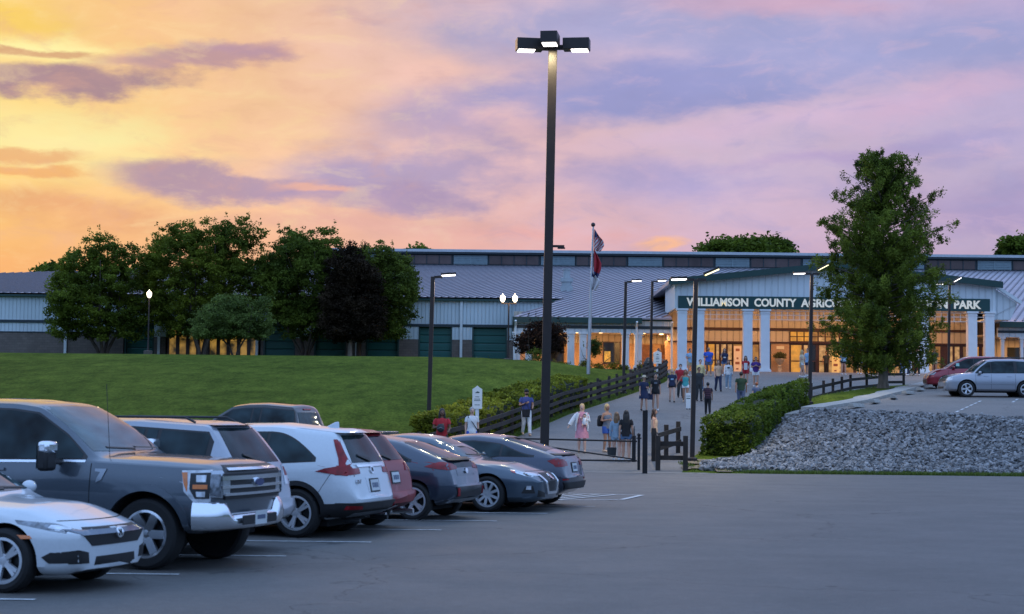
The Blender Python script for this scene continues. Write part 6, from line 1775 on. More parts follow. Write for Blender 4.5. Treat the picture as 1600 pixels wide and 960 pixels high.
# 7 gunmetal sedan, nose to the right
c = Car('gunmetal blue sedan with V-shaped chrome grille, nose to the aisle', 'car', 'parked_car',
        dict(L=4.90, W=1.85, H=1.445, fo=.96, wb=2.825, r=.335, hl=.76, nl=.64, hc=.97, xc=1.32, xrf=2.2, xrr=3.5, xgb=4.45, hg=1.05, ht=1.03, bt=.62, wr=.55, nose=.15, hb=.78, zb=.18, zm=.6, crown=.06), ALTG, ('fr', 763, 800, HF))
F = 2.45
c.dlo([-.2], tail=(-1.1, .05)); c.windscreen(); c.wheels(.235, 9, 's', RIMS); c.mirrors(c.xc - .35, 1.0); c.seam(c.xc - .05, .3, .88); under(c)
gr = c.panel('grille', 'F', [(-.20, .34), (.20, .34), (.40, .66), (.36, .735), (-.36, .735), (-.40, .66)], PLAST, off=.012)
c.panel('grille_chrome', 'F', [(-.30, .33), (.30, .33), (.34, .38), (.50, .70), (.43, .71), (.24, .38), (-.24, .38), (-.43, .71), (-.50, .70), (-.34, .38)], CHROME, off=.03, parent=gr)
oval(c, 'F', 0, .66, .06, .055, CHROME, off=.032)
for sd in 'RL':
    hd = c.panel('headlight', sd, [(F - .06, .66), (F - .20, .67), (F - .50, .75), (F - .56, .80), (F - .3, .78), (F - .1, .74)], HEADW, off=.008)
    c.panel('headlight_housing', sd, [(F - .10, .68), (F - .2, .685), (F - .3, .72), (F - .3, .75), (F - .12, .73)], RIMD, off=.011, parent=hd)
    c.panel('side_marker', sd, [(F - .42, .73), (F - .50, .75), (F - .55, .79), (F - .47, .78)], M('orange_red_lens', (.5, .05, .03), .15, coat=1), off=.012, parent=hd)
    c.panel('fog_light_recess', sd, [(F - .07, .36), (F - .30, .36), (F - .24, .47), (F - .10, .50)], PLAST, off=.008)
    c.panel('fog_light', sd, [(F - .13, .43), (F - .22, .43), (F - .2, .5), (F - .13, .5)], HEADW, off=.014)
c.mirror('headlight', 'F', [(.46, .67), (.74, .69), (.76, .76), (.56, .75), (.46, .72)], HEADW, off=.01)
c.mirror('lower_grille', 'F', [(.4, .28), (.68, .3), (.68, .42), (.42, .36)], PLAST, off=.008)
c.panel('bonnet_seam', 'F', [(-.62, .76), (.62, .76), (.62, .767), (-.62, .767)], SEAM, off=.003)

# 8 midnight fastback, tail to the right
c = Car('dark midnight fastback sedan with arched roof, farthest of the row, tail to the aisle', 'car', 'parked_car',
        dict(L=4.53, W=1.85, H=1.44, fo=.84, wb=2.875, r=.335, hl=.74, nl=.56, hc=.95, xc=1.15, xrf=2.0, xrr=3.2, xgb=4.35, hg=1.07, ht=1.06, bt=.64, wr=.56, nose=.26, zb=.16, zm=.6, rd=.05, crown=.07, belt=(.88, .90, .96), tx=.04), TESB, ('rr', 855, 787, HB))
F = 2.265
c.dlo([.1, -.95], xb=-F + .62, tail=(-.7, .04)); c.windscreen(); c.wheels(.24, 5, 'y', RIMD); c.mirrors(c.xc - .3, .96, PLAST); under(c)
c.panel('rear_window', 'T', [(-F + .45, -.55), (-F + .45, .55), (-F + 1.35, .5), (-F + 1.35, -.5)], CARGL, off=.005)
for sd in 'RL': c.panel('tail_light', sd, [(-F + .02, .80), (-F + .20, .84), (-F + .34, .92), (-F + .18, .97), (-F + .02, .96)], TAILR, off=.012)
c.mirror('tail_light', 'B', [(.46, .82), (.84, .80), (.84, .96), (.62, .95), (.46, .90)], TAILR, off=.012)
c.panel('boot_spoiler', 'B', [(-.66, 1.035), (.66, 1.035), (.64, 1.06), (-.64, 1.06)], PLAST, off=.05, depth=.1)
c.plate('B', 0, .70); c.panel('diffuser', 'B', [(-.7, .36), (.7, .36), (.78, .50), (-.78, .50)], PLAST, off=.03)
c.mirror('reflector', 'B', [(.55, .54), (.78, .54), (.78, .57), (.56, .57)], TAILR, off=.01)

# 9 black pickup behind the row, tail to the right
c = Car('black crew cab pickup truck parked behind the row, its cab roof above the silver vehicle', 'pickup truck', 'pickup_truck',
        dict(L=6.15, W=2.05, H=2.04, fo=.97, wb=3.67, r=.41, hl=1.22, nl=1.12, hc=1.32, xc=1.55, xrf=2.45, xrr=4.1, xgb=4.28, hg=1.34, ht=1.3, bt=.8, wr=.66, nose=.15, zb=.42, zm=.85, crown=.05, tin=.16, gap=.08, cab_end=3.075 - 4.36,
             planf=[(0, .86), (.05, .90), (.16, .95), (.45, .985), (.8, 1)], belt=(1.24, 1.24, 1.27), ww=.27), BLACKP, ('rl', 486, 763, HB))
F = 3.075; CE = F - 4.36
c.dlo([F - 3.02, F - 3.25], xb=CE + .16, xa=c.xc - .1); c.windscreen(z0=.03); c.wheels(.26, 6, 's'); c.mirrors(c.xc - .45, 1.35, PLAST, CHROME, big=True); under(c, .42)
w = c.panel('rear_window', 'B', [(-.68, 1.38), (.68, 1.38), (.60, 1.80), (-.60, 1.80)], CARGL, off=.006)
c.panel('brake_lamp', 'B', [(-.22, 1.86), (.22, 1.86), (.22, 1.89), (-.22, 1.89)], TAILR, off=.02)
m = MB(); W_ = .98
for sd in (1, -1): m.box(-F + .02, CE - .03, sd * W_ - .04 if sd > 0 else -W_ - .02, W_ + .02 if sd > 0 else -W_ + .04, .55, 1.36)
bd = m.build('cargo_bed', BLACKP, c.t, bevel=.02)
m = MB(); m.box(-F + .05, CE - .03, -W_ + .04, W_ - .04, .6, .66); m.build('bed_floor', PLAST, bd)
m = MB(); m.box(-F, -F + .05, -W_, W_, .6, 1.36); m.build('tailgate', BLACKP, bd, bevel=.015)
m = MB(); m.box(-F - .012, -F - .002, -.5, .5, 1.22, 1.27); m.build('tailgate_trim', CHROME, bd)
for sd in (1, -1):
    m = MB(); m.box(-F - .01, -F + .16, sd * (W_ - .07) - .08, sd * (W_ - .07) + .08, .95, 1.30); m.build('tail_light', TAILR, c.t, bevel=.02)
m = MB(); m.box(-F - .15, -F, -.9, .9, .5, .68); m.build('rear_bumper', CHROME, c.t, bevel=.03)

# 10 red minivan and 11 silver suv on the upper lot, noses to the left
RED2 = paint('bright_red_paint', (.30, .015, .03), .28, .25)
c = Car('red minivan with its nose out behind the silver sport utility vehicle on the upper lot', 'minivan', 'parked_car',
        dict(L=5.1, W=1.95, H=1.76, fo=.95, wb=3.05, r=.34, hl=.92, nl=.62, hc=1.12, xc=.98, xrf=2.0, xrr=4.4, xgb=4.9, hg=1.1, ht=1.05, bt=.6, wr=.66, nose=.28, hb=.7, zb=.2, zm=.65, belt=(1.03, 1.06, 1.08), upper=1), RED2, ('fl', 1478, 609, 176))
F = 2.55
c.dlo([.15, -.9, -1.0]); c.windscreen(); c.wheels(.225, 6, 's'); c.mirrors(c.xc - .35, 1.12); under(c)
for sd in 'RL': c.panel('headlight', sd, [(F - .05, .70), (F - .32, .74), (F - .46, .88), (F - .2, .86)], HEADW, off=.01)
c.mirror('headlight', 'F', [(.48, .70), (.82, .72), (.84, .86), (.6, .84)], HEADW, off=.01)
c.panel('grille', 'F', [(-.42, .68), (.42, .68), (.46, .82), (-.46, .82)], CHROME, off=.01); c.panel('lower_grille', 'F', [(-.5, .32), (.5, .32), (.55, .5), (-.55, .5)], PLAST, off=.01)
c.panel('windscreen_sticker', 'L', [(.9, 1.2), (1.08, 1.2), (1.05, 1.36), (.9, 1.36)], M('pale_card', (.35, .6, .55), .6), off=.02)
c.seam(c.xc - .1, .3, 1.0); c.seam(.15, .3, 1.02)
c = Car('silver boxy sport utility vehicle nosing in at the right edge of the upper lot', 'suv', 'parked_car',
        dict(L=4.85, W=1.99, H=1.84, fo=.92, wb=2.77, r=.39, hl=1.03, nl=.78, hc=1.17, xc=1.22, xrf=1.95, xrr=4.45, xgb=4.72, hg=1.16, ht=1.12, bt=.62, wr=.70, nose=.2, hb=.72, zb=.28, zm=.75, belt=(1.09, 1.11, 1.12), tx=.05, gap=.06, upper=1,
             planf=[(0, .78), (.06, .86), (.16, .93), (.35, .97), (.7, 1)]), SILV2, ('fl', 1510, 622, 181))
F = 2.425
c.dlo([.35, -.75, -.85], xb=-F + .4); c.windscreen(); c.wheels(.25, 5, 'y'); c.mirrors(c.xc - .3, 1.15, SILV2); under(c, .24)
for sd in 'RL':
    c.panel('headlight', sd, [(F - .04, .78), (F - .24, .80), (F - .30, .98), (F - .06, .97)], HEADW, off=.012)
    c.panel('side_trim', sd, [(c.ax_r + .45, .62), (c.ax_f - .45, .62), (c.ax_f - .45, .67), (c.ax_r + .45, .67)], SILV2, off=.02)
c.mirror('headlight', 'F', [(.58, .80), (.86, .80), (.86, .97), (.62, .97)], HEADW, off=.012)
c.panel('grille', 'F', [(-.5, .74), (.5, .74), (.54, .98), (-.54, .98)], PLAST, off=.01); c.panel('grille_bar', 'F', [(-.5, .83), (.5, .83), (.52, .89), (-.52, .89)], CHROME, off=.02)
c.panel('front_bumper', 'F', [(-.8, .36), (.8, .36), (.82, .56), (-.82, .56)], SILV2, off=.04, depth=.06); c.panel('lower_grille', 'F', [(-.5, .4), (.5, .4), (.52, .5), (-.52, .5)], PLAST, off=.05)
c.handles((-.6, .5), .98, SILV2); c.seam(c.xc - .12, .4, 1.08); c.seam(.35, .4, 1.1); c.seam(-.78, .4, 1.1)
for sd in (1, -1):
    m = MB(); m.tube([(c.xrf - .1, sd * .68, 1.80), (c.xrf - .25, sd * .68, 1.88), (-1.7, sd * .68, 1.88), (-1.9, sd * .68, 1.80)], .018, 8); m.build('roof_rail', PLAST, c.t)
for _n in ('body',): pass
# ------------------------------------------------------------------ people (local frame: facing -y, +x = the person's left)
SKINS = {'light': (.52, .29, .2), 'fair': (.6, .37, .28), 'tan': (.36, .19, .12), 'brown': (.16, .08, .05), 'dark': (.07, .035, .025)}
def cloth(name, col, **k): return M('cloth_' + name, col, .85, var=.18, vs=7, bump=.3, bs=30, **k)
CL = {'red': (.42, .02, .03), 'white': (.68, .7, .72), 'navy': (.015, .025, .07), 'blue': (.03, .09, .35), 'royal': (.03, .1, .5), 'denim': (.08, .15, .27), 'ldenim': (.22, .32, .42), 'black': (.012, .012, .015),
      'pink': (.62, .26, .32), 'grey': (.14, .16, .2), 'teal': (.06, .36, .38), 'cyan': (.08, .5, .55), 'tan': (.62, .42, .28), 'dgreen': (.02, .05, .025), 'purple': (.07, .025, .2), 'yellow': (.7, .6, .3),
      'lblue': (.25, .42, .6), 'bluegrey': (.09, .12, .2), 'khaki': (.4, .33, .22), 'stripe': (.04, .02, .03), 'char': (.03, .035, .04), 'cream': (.6, .5, .36), 'indigo': (.05, .07, .22)}
HAIRC = {'dark': (.012, .009, .008), 'brown': (.05, .025, .014), 'blond': (.58, .38, .15), 'lbrown': (.16, .09, .045), 'orange': (.35, .1, .03), 'grey': (.3, .3, .3), 'red': (.2, .06, .03)}
FACEM = M('face_features', (.05, .022, .018), .6)
def ring_tube(m, rows, n=12):
    """rows: (center, rx, ry) horizontal ellipses stacked"""
    vs = []; fs = []; k = len(rows)
    for c, rx, ry in rows:
        for i in range(n):
            t = 2 * math.pi * i / n; vs.append((c[0] + rx * math.cos(t), c[1] + ry * math.sin(t), c[2]))
    for j in range(k - 1):
        for i in range(n):
            i2 = (i + 1) % n; fs.append((j * n + i, j * n + i2, (j + 1) * n + i2, (j + 1) * n + i))
    fs.append(tuple(reversed(range(n)))); fs.append(tuple((k - 1) * n + i for i in range(n))); m.add(vs, fs)
PCOUNT = [0]
def person(label, at, face, h=1.7, skin='light', hair=('short', 'brown'), top=('tee', 'white'), bot=('shorts', 'navy'), shoe='white', step=.0, arms=('down', 'down'), fem=False, wide=1.0, extra=(), group=None):
    base = at if isinstance(at, Vector) else Vector(at)
    t = thing('person', label, 'person', base, R(face), group); s = h / 1.7
    PCOUNT[0] += 1; rnd = random.Random(PCOUNT[0])
    hipw = (.095 if fem else .088) * wide; shw = (.165 if fem else .19) * (1 + (wide - 1) * .6)
    hz, kz, az_ = .88, .47, .08
    lean = -.02
    # joints
    legs = []
    for sd in (1, -1):
        st = step * sd
        hip = Vector((hipw * sd, 0, hz)); ank = Vector((hipw * 1.02 * sd + .01 * sd, -st * .34, az_ + max(0, -st) * .10)); kn = Vector((hipw * 1.03 * sd, -st * .14 - .03 - abs(st) * .05, kz + .01))
        legs.append((hip, kn, ank, st))
    sh_z = 1.385; armj = []
    for sd, mode in ((1, arms[0]), (-1, arms[1])):
        sh = Vector((shw * sd, .0, sh_z)); sw = step * sd * .18
        if mode == 'down': el_ = sh + Vector((.045 * sd, .02 + sw * .6, -.28)); wr = el_ + Vector((.01 * sd, -.05 + sw, -.245))
        elif mode == 'bent': el_ = sh + Vector((.06 * sd, .05, -.27)); wr = el_ + Vector((-.10 * sd, -.22, .04))
        elif mode == 'chest': el_ = sh + Vector((.07 * sd, .0, -.27)); wr = el_ + Vector((-.19 * sd, -.19, .09))
        elif mode == 'front': el_ = sh + Vector((.05 * sd, -.05, -.26)); wr = el_ + Vector((-.06 * sd, -.2, -.08))
        elif mode == 'up': el_ = sh + Vector((.07 * sd, -.1, -.22)); wr = el_ + Vector((-.07 * sd, -.08, .23))
        elif mode == 'out': el_ = sh + Vector((.15 * sd, .0, -.23)); wr = el_ + Vector((.13 * sd, -.06, -.2))
        else: el_ = sh + Vector((.05 * sd, 0, -.28)); wr = el_ + Vector((0, -.05, -.24))
        armj.append((sh, el_, wr, sd))
    w = wide
    torso = [((0, 0, .80), .10 * w, .09), ((0, 0, .86), .155 * w, .115 * w), ((0, 0, .93), (.17 if fem else .16) * w, .115 * w), ((0, 0, 1.05), (.125 if fem else .145) * w, .095 * w), ((0, -.005, 1.18), (.14 if fem else .165) * w, .11 * w),
             ((0, -.005, 1.28), (.155 if fem else .185) * w, .112 * w), ((0, 0, 1.36), shw * .98, .09), ((0, .005, 1.41), shw * .66, .07), ((0, .005, 1.445), .062, .058), ((0, 0, 1.49), .052, .052), ((0, -.008, 1.54), .05, .052)]
    m = MB(); ring_tube(m, torso, 16)
    hc = Vector((0, -.012, 1.605))
    m.ball(hc, (.073, .09, .108), 16, 12); m.ball(hc + Vector((0, -.03, -.055)), (.052, .055, .045), 12, 8)
    m.tube([hc + Vector((0, -.08, .015)), hc + Vector((0, -.108, -.02)), hc + Vector((0, -.085, -.028))], [.009, .015, .008], 6)
    for sd in (1, -1): m.ball(hc + Vector((.074 * sd, .005, -.005)), (.012, .02, .03), 8, 6)
    for hip, kn, ank, st in legs:
        m.tube([hip + Vector((0, 0, .05)), hip.lerp(kn, .3), kn + Vector((0, 0, .03)), kn.lerp(ank, .3), ank], [.095 * w, .083 * w, .056, .058, .036], 12)
        toe = Vector((ank.x, ank.y - .15, .025 + max(0, ank.z - az_) * .4)); m.tube([ank + Vector((0, .045, -.045)), ank + Vector((0, -.03, -.04)), toe], [.034, .04, .028], 8)
    hands = []
    for sh, el_, wr, sd in armj:
        m.tube([sh + Vector((-.03 * sd, 0, .0)), sh.lerp(el_, .2), el_, el_.lerp(wr, .25), wr], [.05, .047 * (1 if fem else 1.1), .037, .036, .024], 10)
        d = (wr - el_).normalized(); side = Vector((sd, 0, 0)) - d * d.x * sd; side = side.normalized() if side.length > .1 else Vector((0, 1, 0)); pn = d.cross(side)
        palm = wr + d * .05; m.tube([wr, wr + d * .03, wr + d * .085], [(.024, .018), (.036, .017), (.038, .014)], 8)
        acr = d.cross(Vector((1, 0, 0))).normalized() if abs(d.x) < .8 else Vector((0, 0, 1))
        for k, (o_, L) in enumerate(((-.030, .062), (-.010, .074), (.010, .07), (.029, .055))):
            b0 = wr + d * .08 + acr * o_; b1 = b0 + d * L * .55 + Vector((-sd * .006, 0, 0)); b2 = b0 + d * L * .9 + Vector((-sd * .02, 0, 0))
            m.tube([b0, b1, b2], [.0095, .0085, .006], 6)
        tb = wr + d * .03 - acr * .03; m.tube([tb, tb + d * .03 - acr * .022, tb + d * .055 - acr * .026], [.012, .010, .008], 6)
        hands.append(wr + d * .09)
    me = m.mesh('body'); me.transform(Matrix.Diagonal((s, s, s, 1)))
    o = link('body', me, [M('skin_' + skin, SKINS[skin], .6, var=.06, vs=9), FACEM], t)
    md = o.modifiers.new('r', 'REMESH'); md.mode = 'VOXEL'; md.voxel_size = .0125
    bpy.context.view_layer.update()
    nm = bpy.data.meshes.new_from_object(o.evaluated_get(bpy.context.evaluated_depsgraph_get())); o.modifiers.clear(); o.data = nm; nm.shade_smooth()
    # face marks
    for p_ in nm.polygons:
        c_ = p_.center / s - hc
        if c_.y < -.05 and abs(c_.x) < .05:
            if (abs(abs(c_.x) - .030) < .013 and abs(c_.z - .008) < .008) or (abs(c_.x) < .022 and abs(c_.z + .052) < .006): p_.material_index = 1
    def add(name, mb, mat, sm=60, parent=None):
        me = mb.mesh(name); me.transform(Matrix.Diagonal((s, s, s, 1))); smooth(me, sm); return link(name, me, mat, parent or t)
    g = .016
    kind, colr = top[0], top[1]; tm = cloth(colr, CL[colr])
    # upper garment
    m = MB()
    lo = .90 if kind in ('tee', 'polo', 'long', 'shirt', 'tank') else .98
    rows = []
    if kind == 'dress':
        fl = .46 + .1 * 0; z_end = top[2] if len(top) > 2 else .50
        rows = [((0, 0, z_end), .25 * w, .20 * w), ((0, 0, z_end + .12), .235 * w, .19 * w), ((0, 0, .85), .2 * w, .16 * w)]
        lo = .93
    else: rows = [((0, 0, lo - .05), (.178 if fem else .18) * w, .135 * w)]
    for c_, rx, ry in torso:
        if c_[2] >= lo and c_[2] < (1.30 if kind == 'tank' else 1.43): rows.append((c_, rx + g + .004, ry + g + .004))
    if kind == 'tank': rows.append(((0, 0, 1.35), .12 * w, .09)); rows.append(((0, 0, 1.4), .09, .07))
    else: rows.append(((0, .005, 1.44), .075, .068))
    ring_tube(m, rows, 18)
    for sh, el_, wr, sd in armj:
        if kind in ('tee', 'polo', 'dress'): m.tube([sh + Vector((-.04 * sd, 0, .005)), sh.lerp(el_, .15), sh.lerp(el_, .55)], [.06, .064, .066], 10)
        elif kind in ('long', 'shirt', 'coat'): m.tube([sh + Vector((-.04 * sd, 0, .005)), sh.lerp(el_, .2), el_, wr - (wr - el_) * .06], [.06, .062, .05, .042], 10)
    if kind == 'dress' and len(top) > 3: pass
    add({'dress': 'dress', 'tee': 't_shirt', 'polo': 'polo_shirt', 'long': 'long_sleeve_top', 'shirt': 'shirt', 'tank': 'tank_top', 'coat': 'jacket'}[kind], m, tm)
    # lower garment
    if bot and bot[0] != 'none':
        bm_ = cloth(bot[1], CL[bot[1]]); m = MB(); bl = {'shorts': .52, 'short': .30, 'pants': .97, 'skirt': .0, 'knee': .75}[bot[0]]
        ring_tube(m, [((0, 0, .795), .15 * w, .11 * w), ((0, 0, .86), .172 * w, .13 * w), ((0, 0, .95), .168 * w, .125 * w), ((0, 0, 1.0), .15 * w, .115 * w)], 16)
        if bot[0] == 'skirt': ring_tube(m, [((0, 0, .66), .22 * w, .17 * w), ((0, 0, .8), .195 * w, .15 * w), ((0, 0, .92), .17 * w, .125 * w)], 18)
        else:
            for hip, kn, ank, st in legs:
                if bot[0] == 'pants': m.tube([hip + Vector((0, 0, .04)), hip.lerp(kn, .3), kn, kn.lerp(ank, .5), ank + Vector((0, 0, .01))], [.105 * w, .1 * w, .075, .068, .062], 12)
                else:
                    e = hip.lerp(kn, bl); m.tube([hip + Vector((0, 0, .04)), hip.lerp(kn, bl * .5), e], [.105 * w, .105 * w, .102 * w], 12)
        add({'pants': 'trousers', 'skirt': 'skirt'}.get(bot[0], 'shorts'), m, bm_)
    # shoes
    for hip, kn, ank, st in legs:
        m = MB(); z0 = max(0, ank.z - az_); m.tube([ank + Vector((0, .06, -.035)), ank + Vector((0, .02, -.03)), ank + Vector((0, -.08, -.045)), Vector((ank.x, ank.y - .185, .03 + z0 * .4))], [(.036, .04), (.045, .048), (.047, .035), (.03, .022)], 10)
        if shoe == 'white' or shoe == 'sock': m.tube([ank + Vector((0, .01, -.03)), ank + Vector((0, .008, .07 if shoe == 'sock' else .03))], [.044, .043], 10)
        add('shoe', m, cloth('white' if shoe == 'sock' else shoe, CL['white' if shoe == 'sock' else shoe]))
    # hair
    hm = M('hair_' + hair[1], HAIRC[hair[1]], .5, var=.3, vs=20); m = MB()
    if hair[0] != 'bald':
        m.ball(hc + Vector((0, .020, .032)), (.089, .094, .104), 16, 10)
        if hair[0] in ('long', 'verylong'):
            L = .30 if hair[0] == 'long' else .46
            m.tube([hc + Vector((0, .04, .06)), hc + Vector((0, .075, -.06)), hc + Vector((0, .1, -.18)), hc + Vector((0, .105, -L))], [(.075, .05), (.088, .05), (.095, .04), (.06, .02)], 12)
            for sd in (1, -1): m.tube([hc + Vector((.05 * sd, .0, .06)), hc + Vector((.078 * sd, .0, -.05)), hc + Vector((.082 * sd, -.02, -.18)), hc + Vector((.07 * sd, -.03, -L * .8))], [.03, .032, .03, .012], 8)
        if hair[0] == 'bun': m.ball(hc + Vector((0, .08, .08)), .04, 10, 8)
        if hair[0] == 'bob':
            m.tube([hc + Vector((0, .03, .05)), hc + Vector((0, .05, -.06)), hc + Vector((0, .045, -.12))], [(.08, .06), (.088, .065), (.07, .045)], 12)
        # keep the face clear
        add('hair', m, hm)
    for e in extra:
        m = MB(); k = e[0]
        if k == 'cap':
            m.ball(hc + Vector((0, .005, .045)), (.087, .1, .075), 14, 8); m.box(-.06, .06, hc.y - .17, hc.y - .06, hc.z + .045, hc.z + .06); add('cap', m, cloth(e[1], CL[e[1]]))
        elif k == 'hat':
            m.lathe([(.19, 0), (.19, .012), (.095, .02), (.088, .09), (.05, .11), (0, .11)], 20, hc + Vector((0, 0, .055))); m.v = m.v; add('sun_hat', m, cloth('cream', CL['cream']))
        elif k == 'mask': m.ball(hc + Vector((0, -.045, -.045)), (.055, .055, .042), 12, 8); add('face_mask', m, cloth('white', CL['white']))
        elif k == 'print':
            m.box(-.07, .07, -.145 * w, -.125 * w, e[2] if len(e) > 2 else 1.2, (e[2] if len(e) > 2 else 1.2) + .08); add('shirt_print', m, cloth(e[1], CL[e[1]]))
        elif k == 'stripes':
            for z in (1.0, 1.1, 1.2, 1.3): ring_tube(m, [((0, 0, z), .19 * w, .138 * w), ((0, 0, z + .03), .19 * w, .138 * w)], 18)
            add('shirt_stripes', m, cloth('wine', (.16, .06, .08)))
        elif k == 'beard': m.ball(hc + Vector((0, -.045, -.06)), (.053, .05, .045), 12, 8); add('beard', m, M('hair_dark', HAIRC['dark']))
        elif k == 'cardigan':
            cm = cloth(e[1], CL[e[1]])
            for sh, el_, wr, sd in armj: m.tube([sh + Vector((-.04 * sd, 0, .005)), sh.lerp(el_, .3), el_, wr - (wr - el_) * .1], [.065, .075, .085, .07], 10)
            for sd in (1, -1): m.tube([Vector((.12 * sd * w, -.07, 1.40)), Vector((.17 * sd * w, -.06, 1.2)), Vector((.2 * sd * w, -.03, .95)), Vector((.2 * sd * w, .0, .78))], [(.05, .07), (.045, .09), (.04, .12), (.03, .1)], 10)
            m.tube([Vector((0, .08, 1.4)), Vector((0, .12, 1.2)), Vector((0, .14, .8))], [(.15, .04), (.18, .04), (.2, .03)], 10); add('cardigan', m, cm)
        elif k == 'apron': m.box(-.1, .1, -.16, -.14, .9, 1.3); add('overall_front', m, cloth(e[1], CL[e[1]]))
    t['_h'] = 0; del t['_h']
    def world(v): return base + Matrix.Rotation(R(face), 3, 'Z') @ (Vector(v) * s)
    return t, [world(hh) for hh in hands], world, s

def bag(label, loc, kind='tote', col='black', rz=0, cat='bag'):
    t = thing({'tote': 'tote_bag', 'backpack': 'backpack', 'shoulder': 'shoulder_bag'}[kind], label, cat, loc, R(rz)); m = MB()
    if kind == 'backpack':
        m.tube([(0, 0, -.2), (0, 0, -.17), (0, 0, 0), (0, 0, .16), (0, 0, .2)], [(.1, .06), (.15, .09), (.15, .1), (.12, .08), (.06, .03)], 14); m.build('bag_body', cloth(col, CL[col]), t, sm=60)
        m = MB(); m.tube([(-.08, -.05, .15), (-.09, -.16, .12), (-.08, -.05, -.12)], .014, 6); m.build('strap', cloth('black', CL['black']), t)
    else:
        z = -.32; m.prism([(-.14, z - .3), (.14, z - .3), (.17, z), (-.17, z)], -.05, .05); m.build('bag_body', cloth(col, CL[col]), t, bevel=.02)
        m = MB(); m.tube([(-.1, 0, z), (-.07, 0, z + .2), (0, 0, z + .31), (.07, 0, z + .2), (.1, 0, z)], .011, 6); m.build('strap', cloth(col, CL[col]), t)
    return t

def by(px, py): return GT(px, py)
# nearest the camera
p, hd, wf, s = person('man in red T-shirt with long dark hair holding a dark round object', AT(690, 58.6, 700), 8, 1.80, 'brown', ('long', 'dark'), ('tee', 'red'), ('pants', 'char'), 'black', 0, ('front', 'chest'))
m = MB(); m.ball((0, 0, 0), (.13, .13, .14), 16, 10); t_ = thing('helmet', 'dark rounded helmet held at the chest of the red-shirted man', 'helmet', wf((-.06, -.24, 1.13))); m.build('shell', cloth('char', CL['char']), t_, sm=60)
m = MB(); m.tube([(-.1, -.06, -.02), (0, -.15, .02), (.1, -.06, -.02)], .018, 6); m.build('rim', cloth('grey', CL['grey']), t_, sm=60)
p, hd, wf, s = person('grey-haired person in white shirt and blue shorts beside the nearer white post sign', AT(737, 60.8, 700), 12, 1.70, 'fair', ('short', 'grey'), ('tee', 'white'), ('shorts', 'royal'), 'white', 0, ('down', 'down'), True)
m = MB(); m.tube([wf((-.15, -.05, 1.4)), wf((0, -.15, 1.2)), wf((.16, -.08, .98)), wf((.16, .05, .98)), wf((0, .14, 1.2)), wf((-.15, .03, 1.4)), wf((-.15, -.05, 1.4))], .013, 6, caps=False); m.v = [tuple(Vector(v) - wf((.2, 0, .95))) for v in m.v]
t_ = thing('crossbody_bag', 'small dark crossbody bag of the white-shirted person by the post sign', 'bag', wf((.2, 0, .95))); m.build('strap', cloth('black', CL['black']), t_); m = MB(); m.box(-.03, .05, -.08, .08, -.1, .05); m.build('bag_body', cloth('black', CL['black']), t_, bevel=.015)
p, hd, wf, s = person('bearded man in dark cap, blue T-shirt and white trousers walking down the path', by(822, 681), 12, 1.78, 'tan', ('short', 'dark'), ('tee', 'indigo'), ('pants', 'white'), 'tan', .55, ('front', 'chest'), extra=(('cap', 'black'), ('beard',)))
bag('black bag hanging from the hand of the man in white trousers', hd[1] + Vector((-.06, 0, .05)), 'tote', 'black', 20)
p, hd, wf, s = person('woman in pink dress and white cardigan walking with a baby on her arm', by(909, 708), -6, 1.70, 'fair', ('bob', 'blond'), ('dress', 'pink', .52), None, 'tan', .18, ('chest', 'out'), True, extra=(('cardigan', 'white'),))
# baby
tb = thing('baby', 'small baby in white held against the pink dress of the walking woman', 'baby', wf((.10, -.2, 1.15)), R(-6)); tb['category'] = 'baby'
m = MB(); m.ball((0, 0, .14), (.06, .065, .068), 12, 10); m.tube([(0, 0, .09), (0, .01, .04), (0, .01, -.08), (0, .0, -.14)], [.03, .065, .075, .05], 12)
for sd in (1, -1): m.tube([(.055 * sd, 0, .05), (.09 * sd, -.03, 0), (.08 * sd, -.07, -.02)], [.024, .02, .014], 8); m.tube([(.04 * sd, 0, -.11), (.07 * sd, -.05, -.17), (.07 * sd, -.03, -.26)], [.035, .03, .018], 8)
ob = m.build('body', M('skin_fair', SKINS['fair']), tb, sm=80); md = ob.modifiers.new('r', 'REMESH'); md.mode = 'VOXEL'; md.voxel_size = .01
m = MB(); m.tube([(0, 0, .09), (0, .01, .05), (0, .01, -.08), (0, 0, -.16)], [.045, .075, .085, .07], 12); m.build('romper', cloth('white', CL['white']), tb, sm=60)
m = MB(); m.ball((0, .01, .16), (.064, .066, .06), 12, 8); m.build('hair', M('hair_brown', HAIRC['brown'], .5), tb, sm=60)
p, hd, wf, s = person('woman in grey tank top and blue shorts carrying a black backpack, facing two girls', by(948, 707), 40, 1.68, 'tan', ('bob', 'blond'), ('tank', 'grey'), ('shorts', 'blue'), 'tan', .1, ('down', 'bent'), True)
bag('black backpack slung behind the woman in the grey tank top', wf((-.12, .2, 1.12)), 'backpack', 'black', 40)
p, hd, wf, s = person('girl with light brown hair in pale denim shirt standing behind the gate', by(963, 721), 165, 1.62, 'fair', ('long', 'lbrown'), ('long', 'ldenim'), ('short', 'ldenim'), 'white', .12, ('down', 'bent'), True)
bag('dark tote bag hanging low beside the girl in the pale denim shirt', hd[0] + Vector((.05, -.05, .05)), 'tote', 'char', 30)
p, hd, wf, s = person('girl with very long dark hair in black top and denim shorts behind the gate', by(978, 722), 172, 1.70, 'light', ('verylong', 'dark'), ('tee', 'black'), ('short', 'denim'), 'white', .2, ('down', 'down'), True)
bag('dark shoulder bag on the right hip of the girl in denim shorts', wf((-.27, 0, 1.2)), 'tote', 'black', 80)
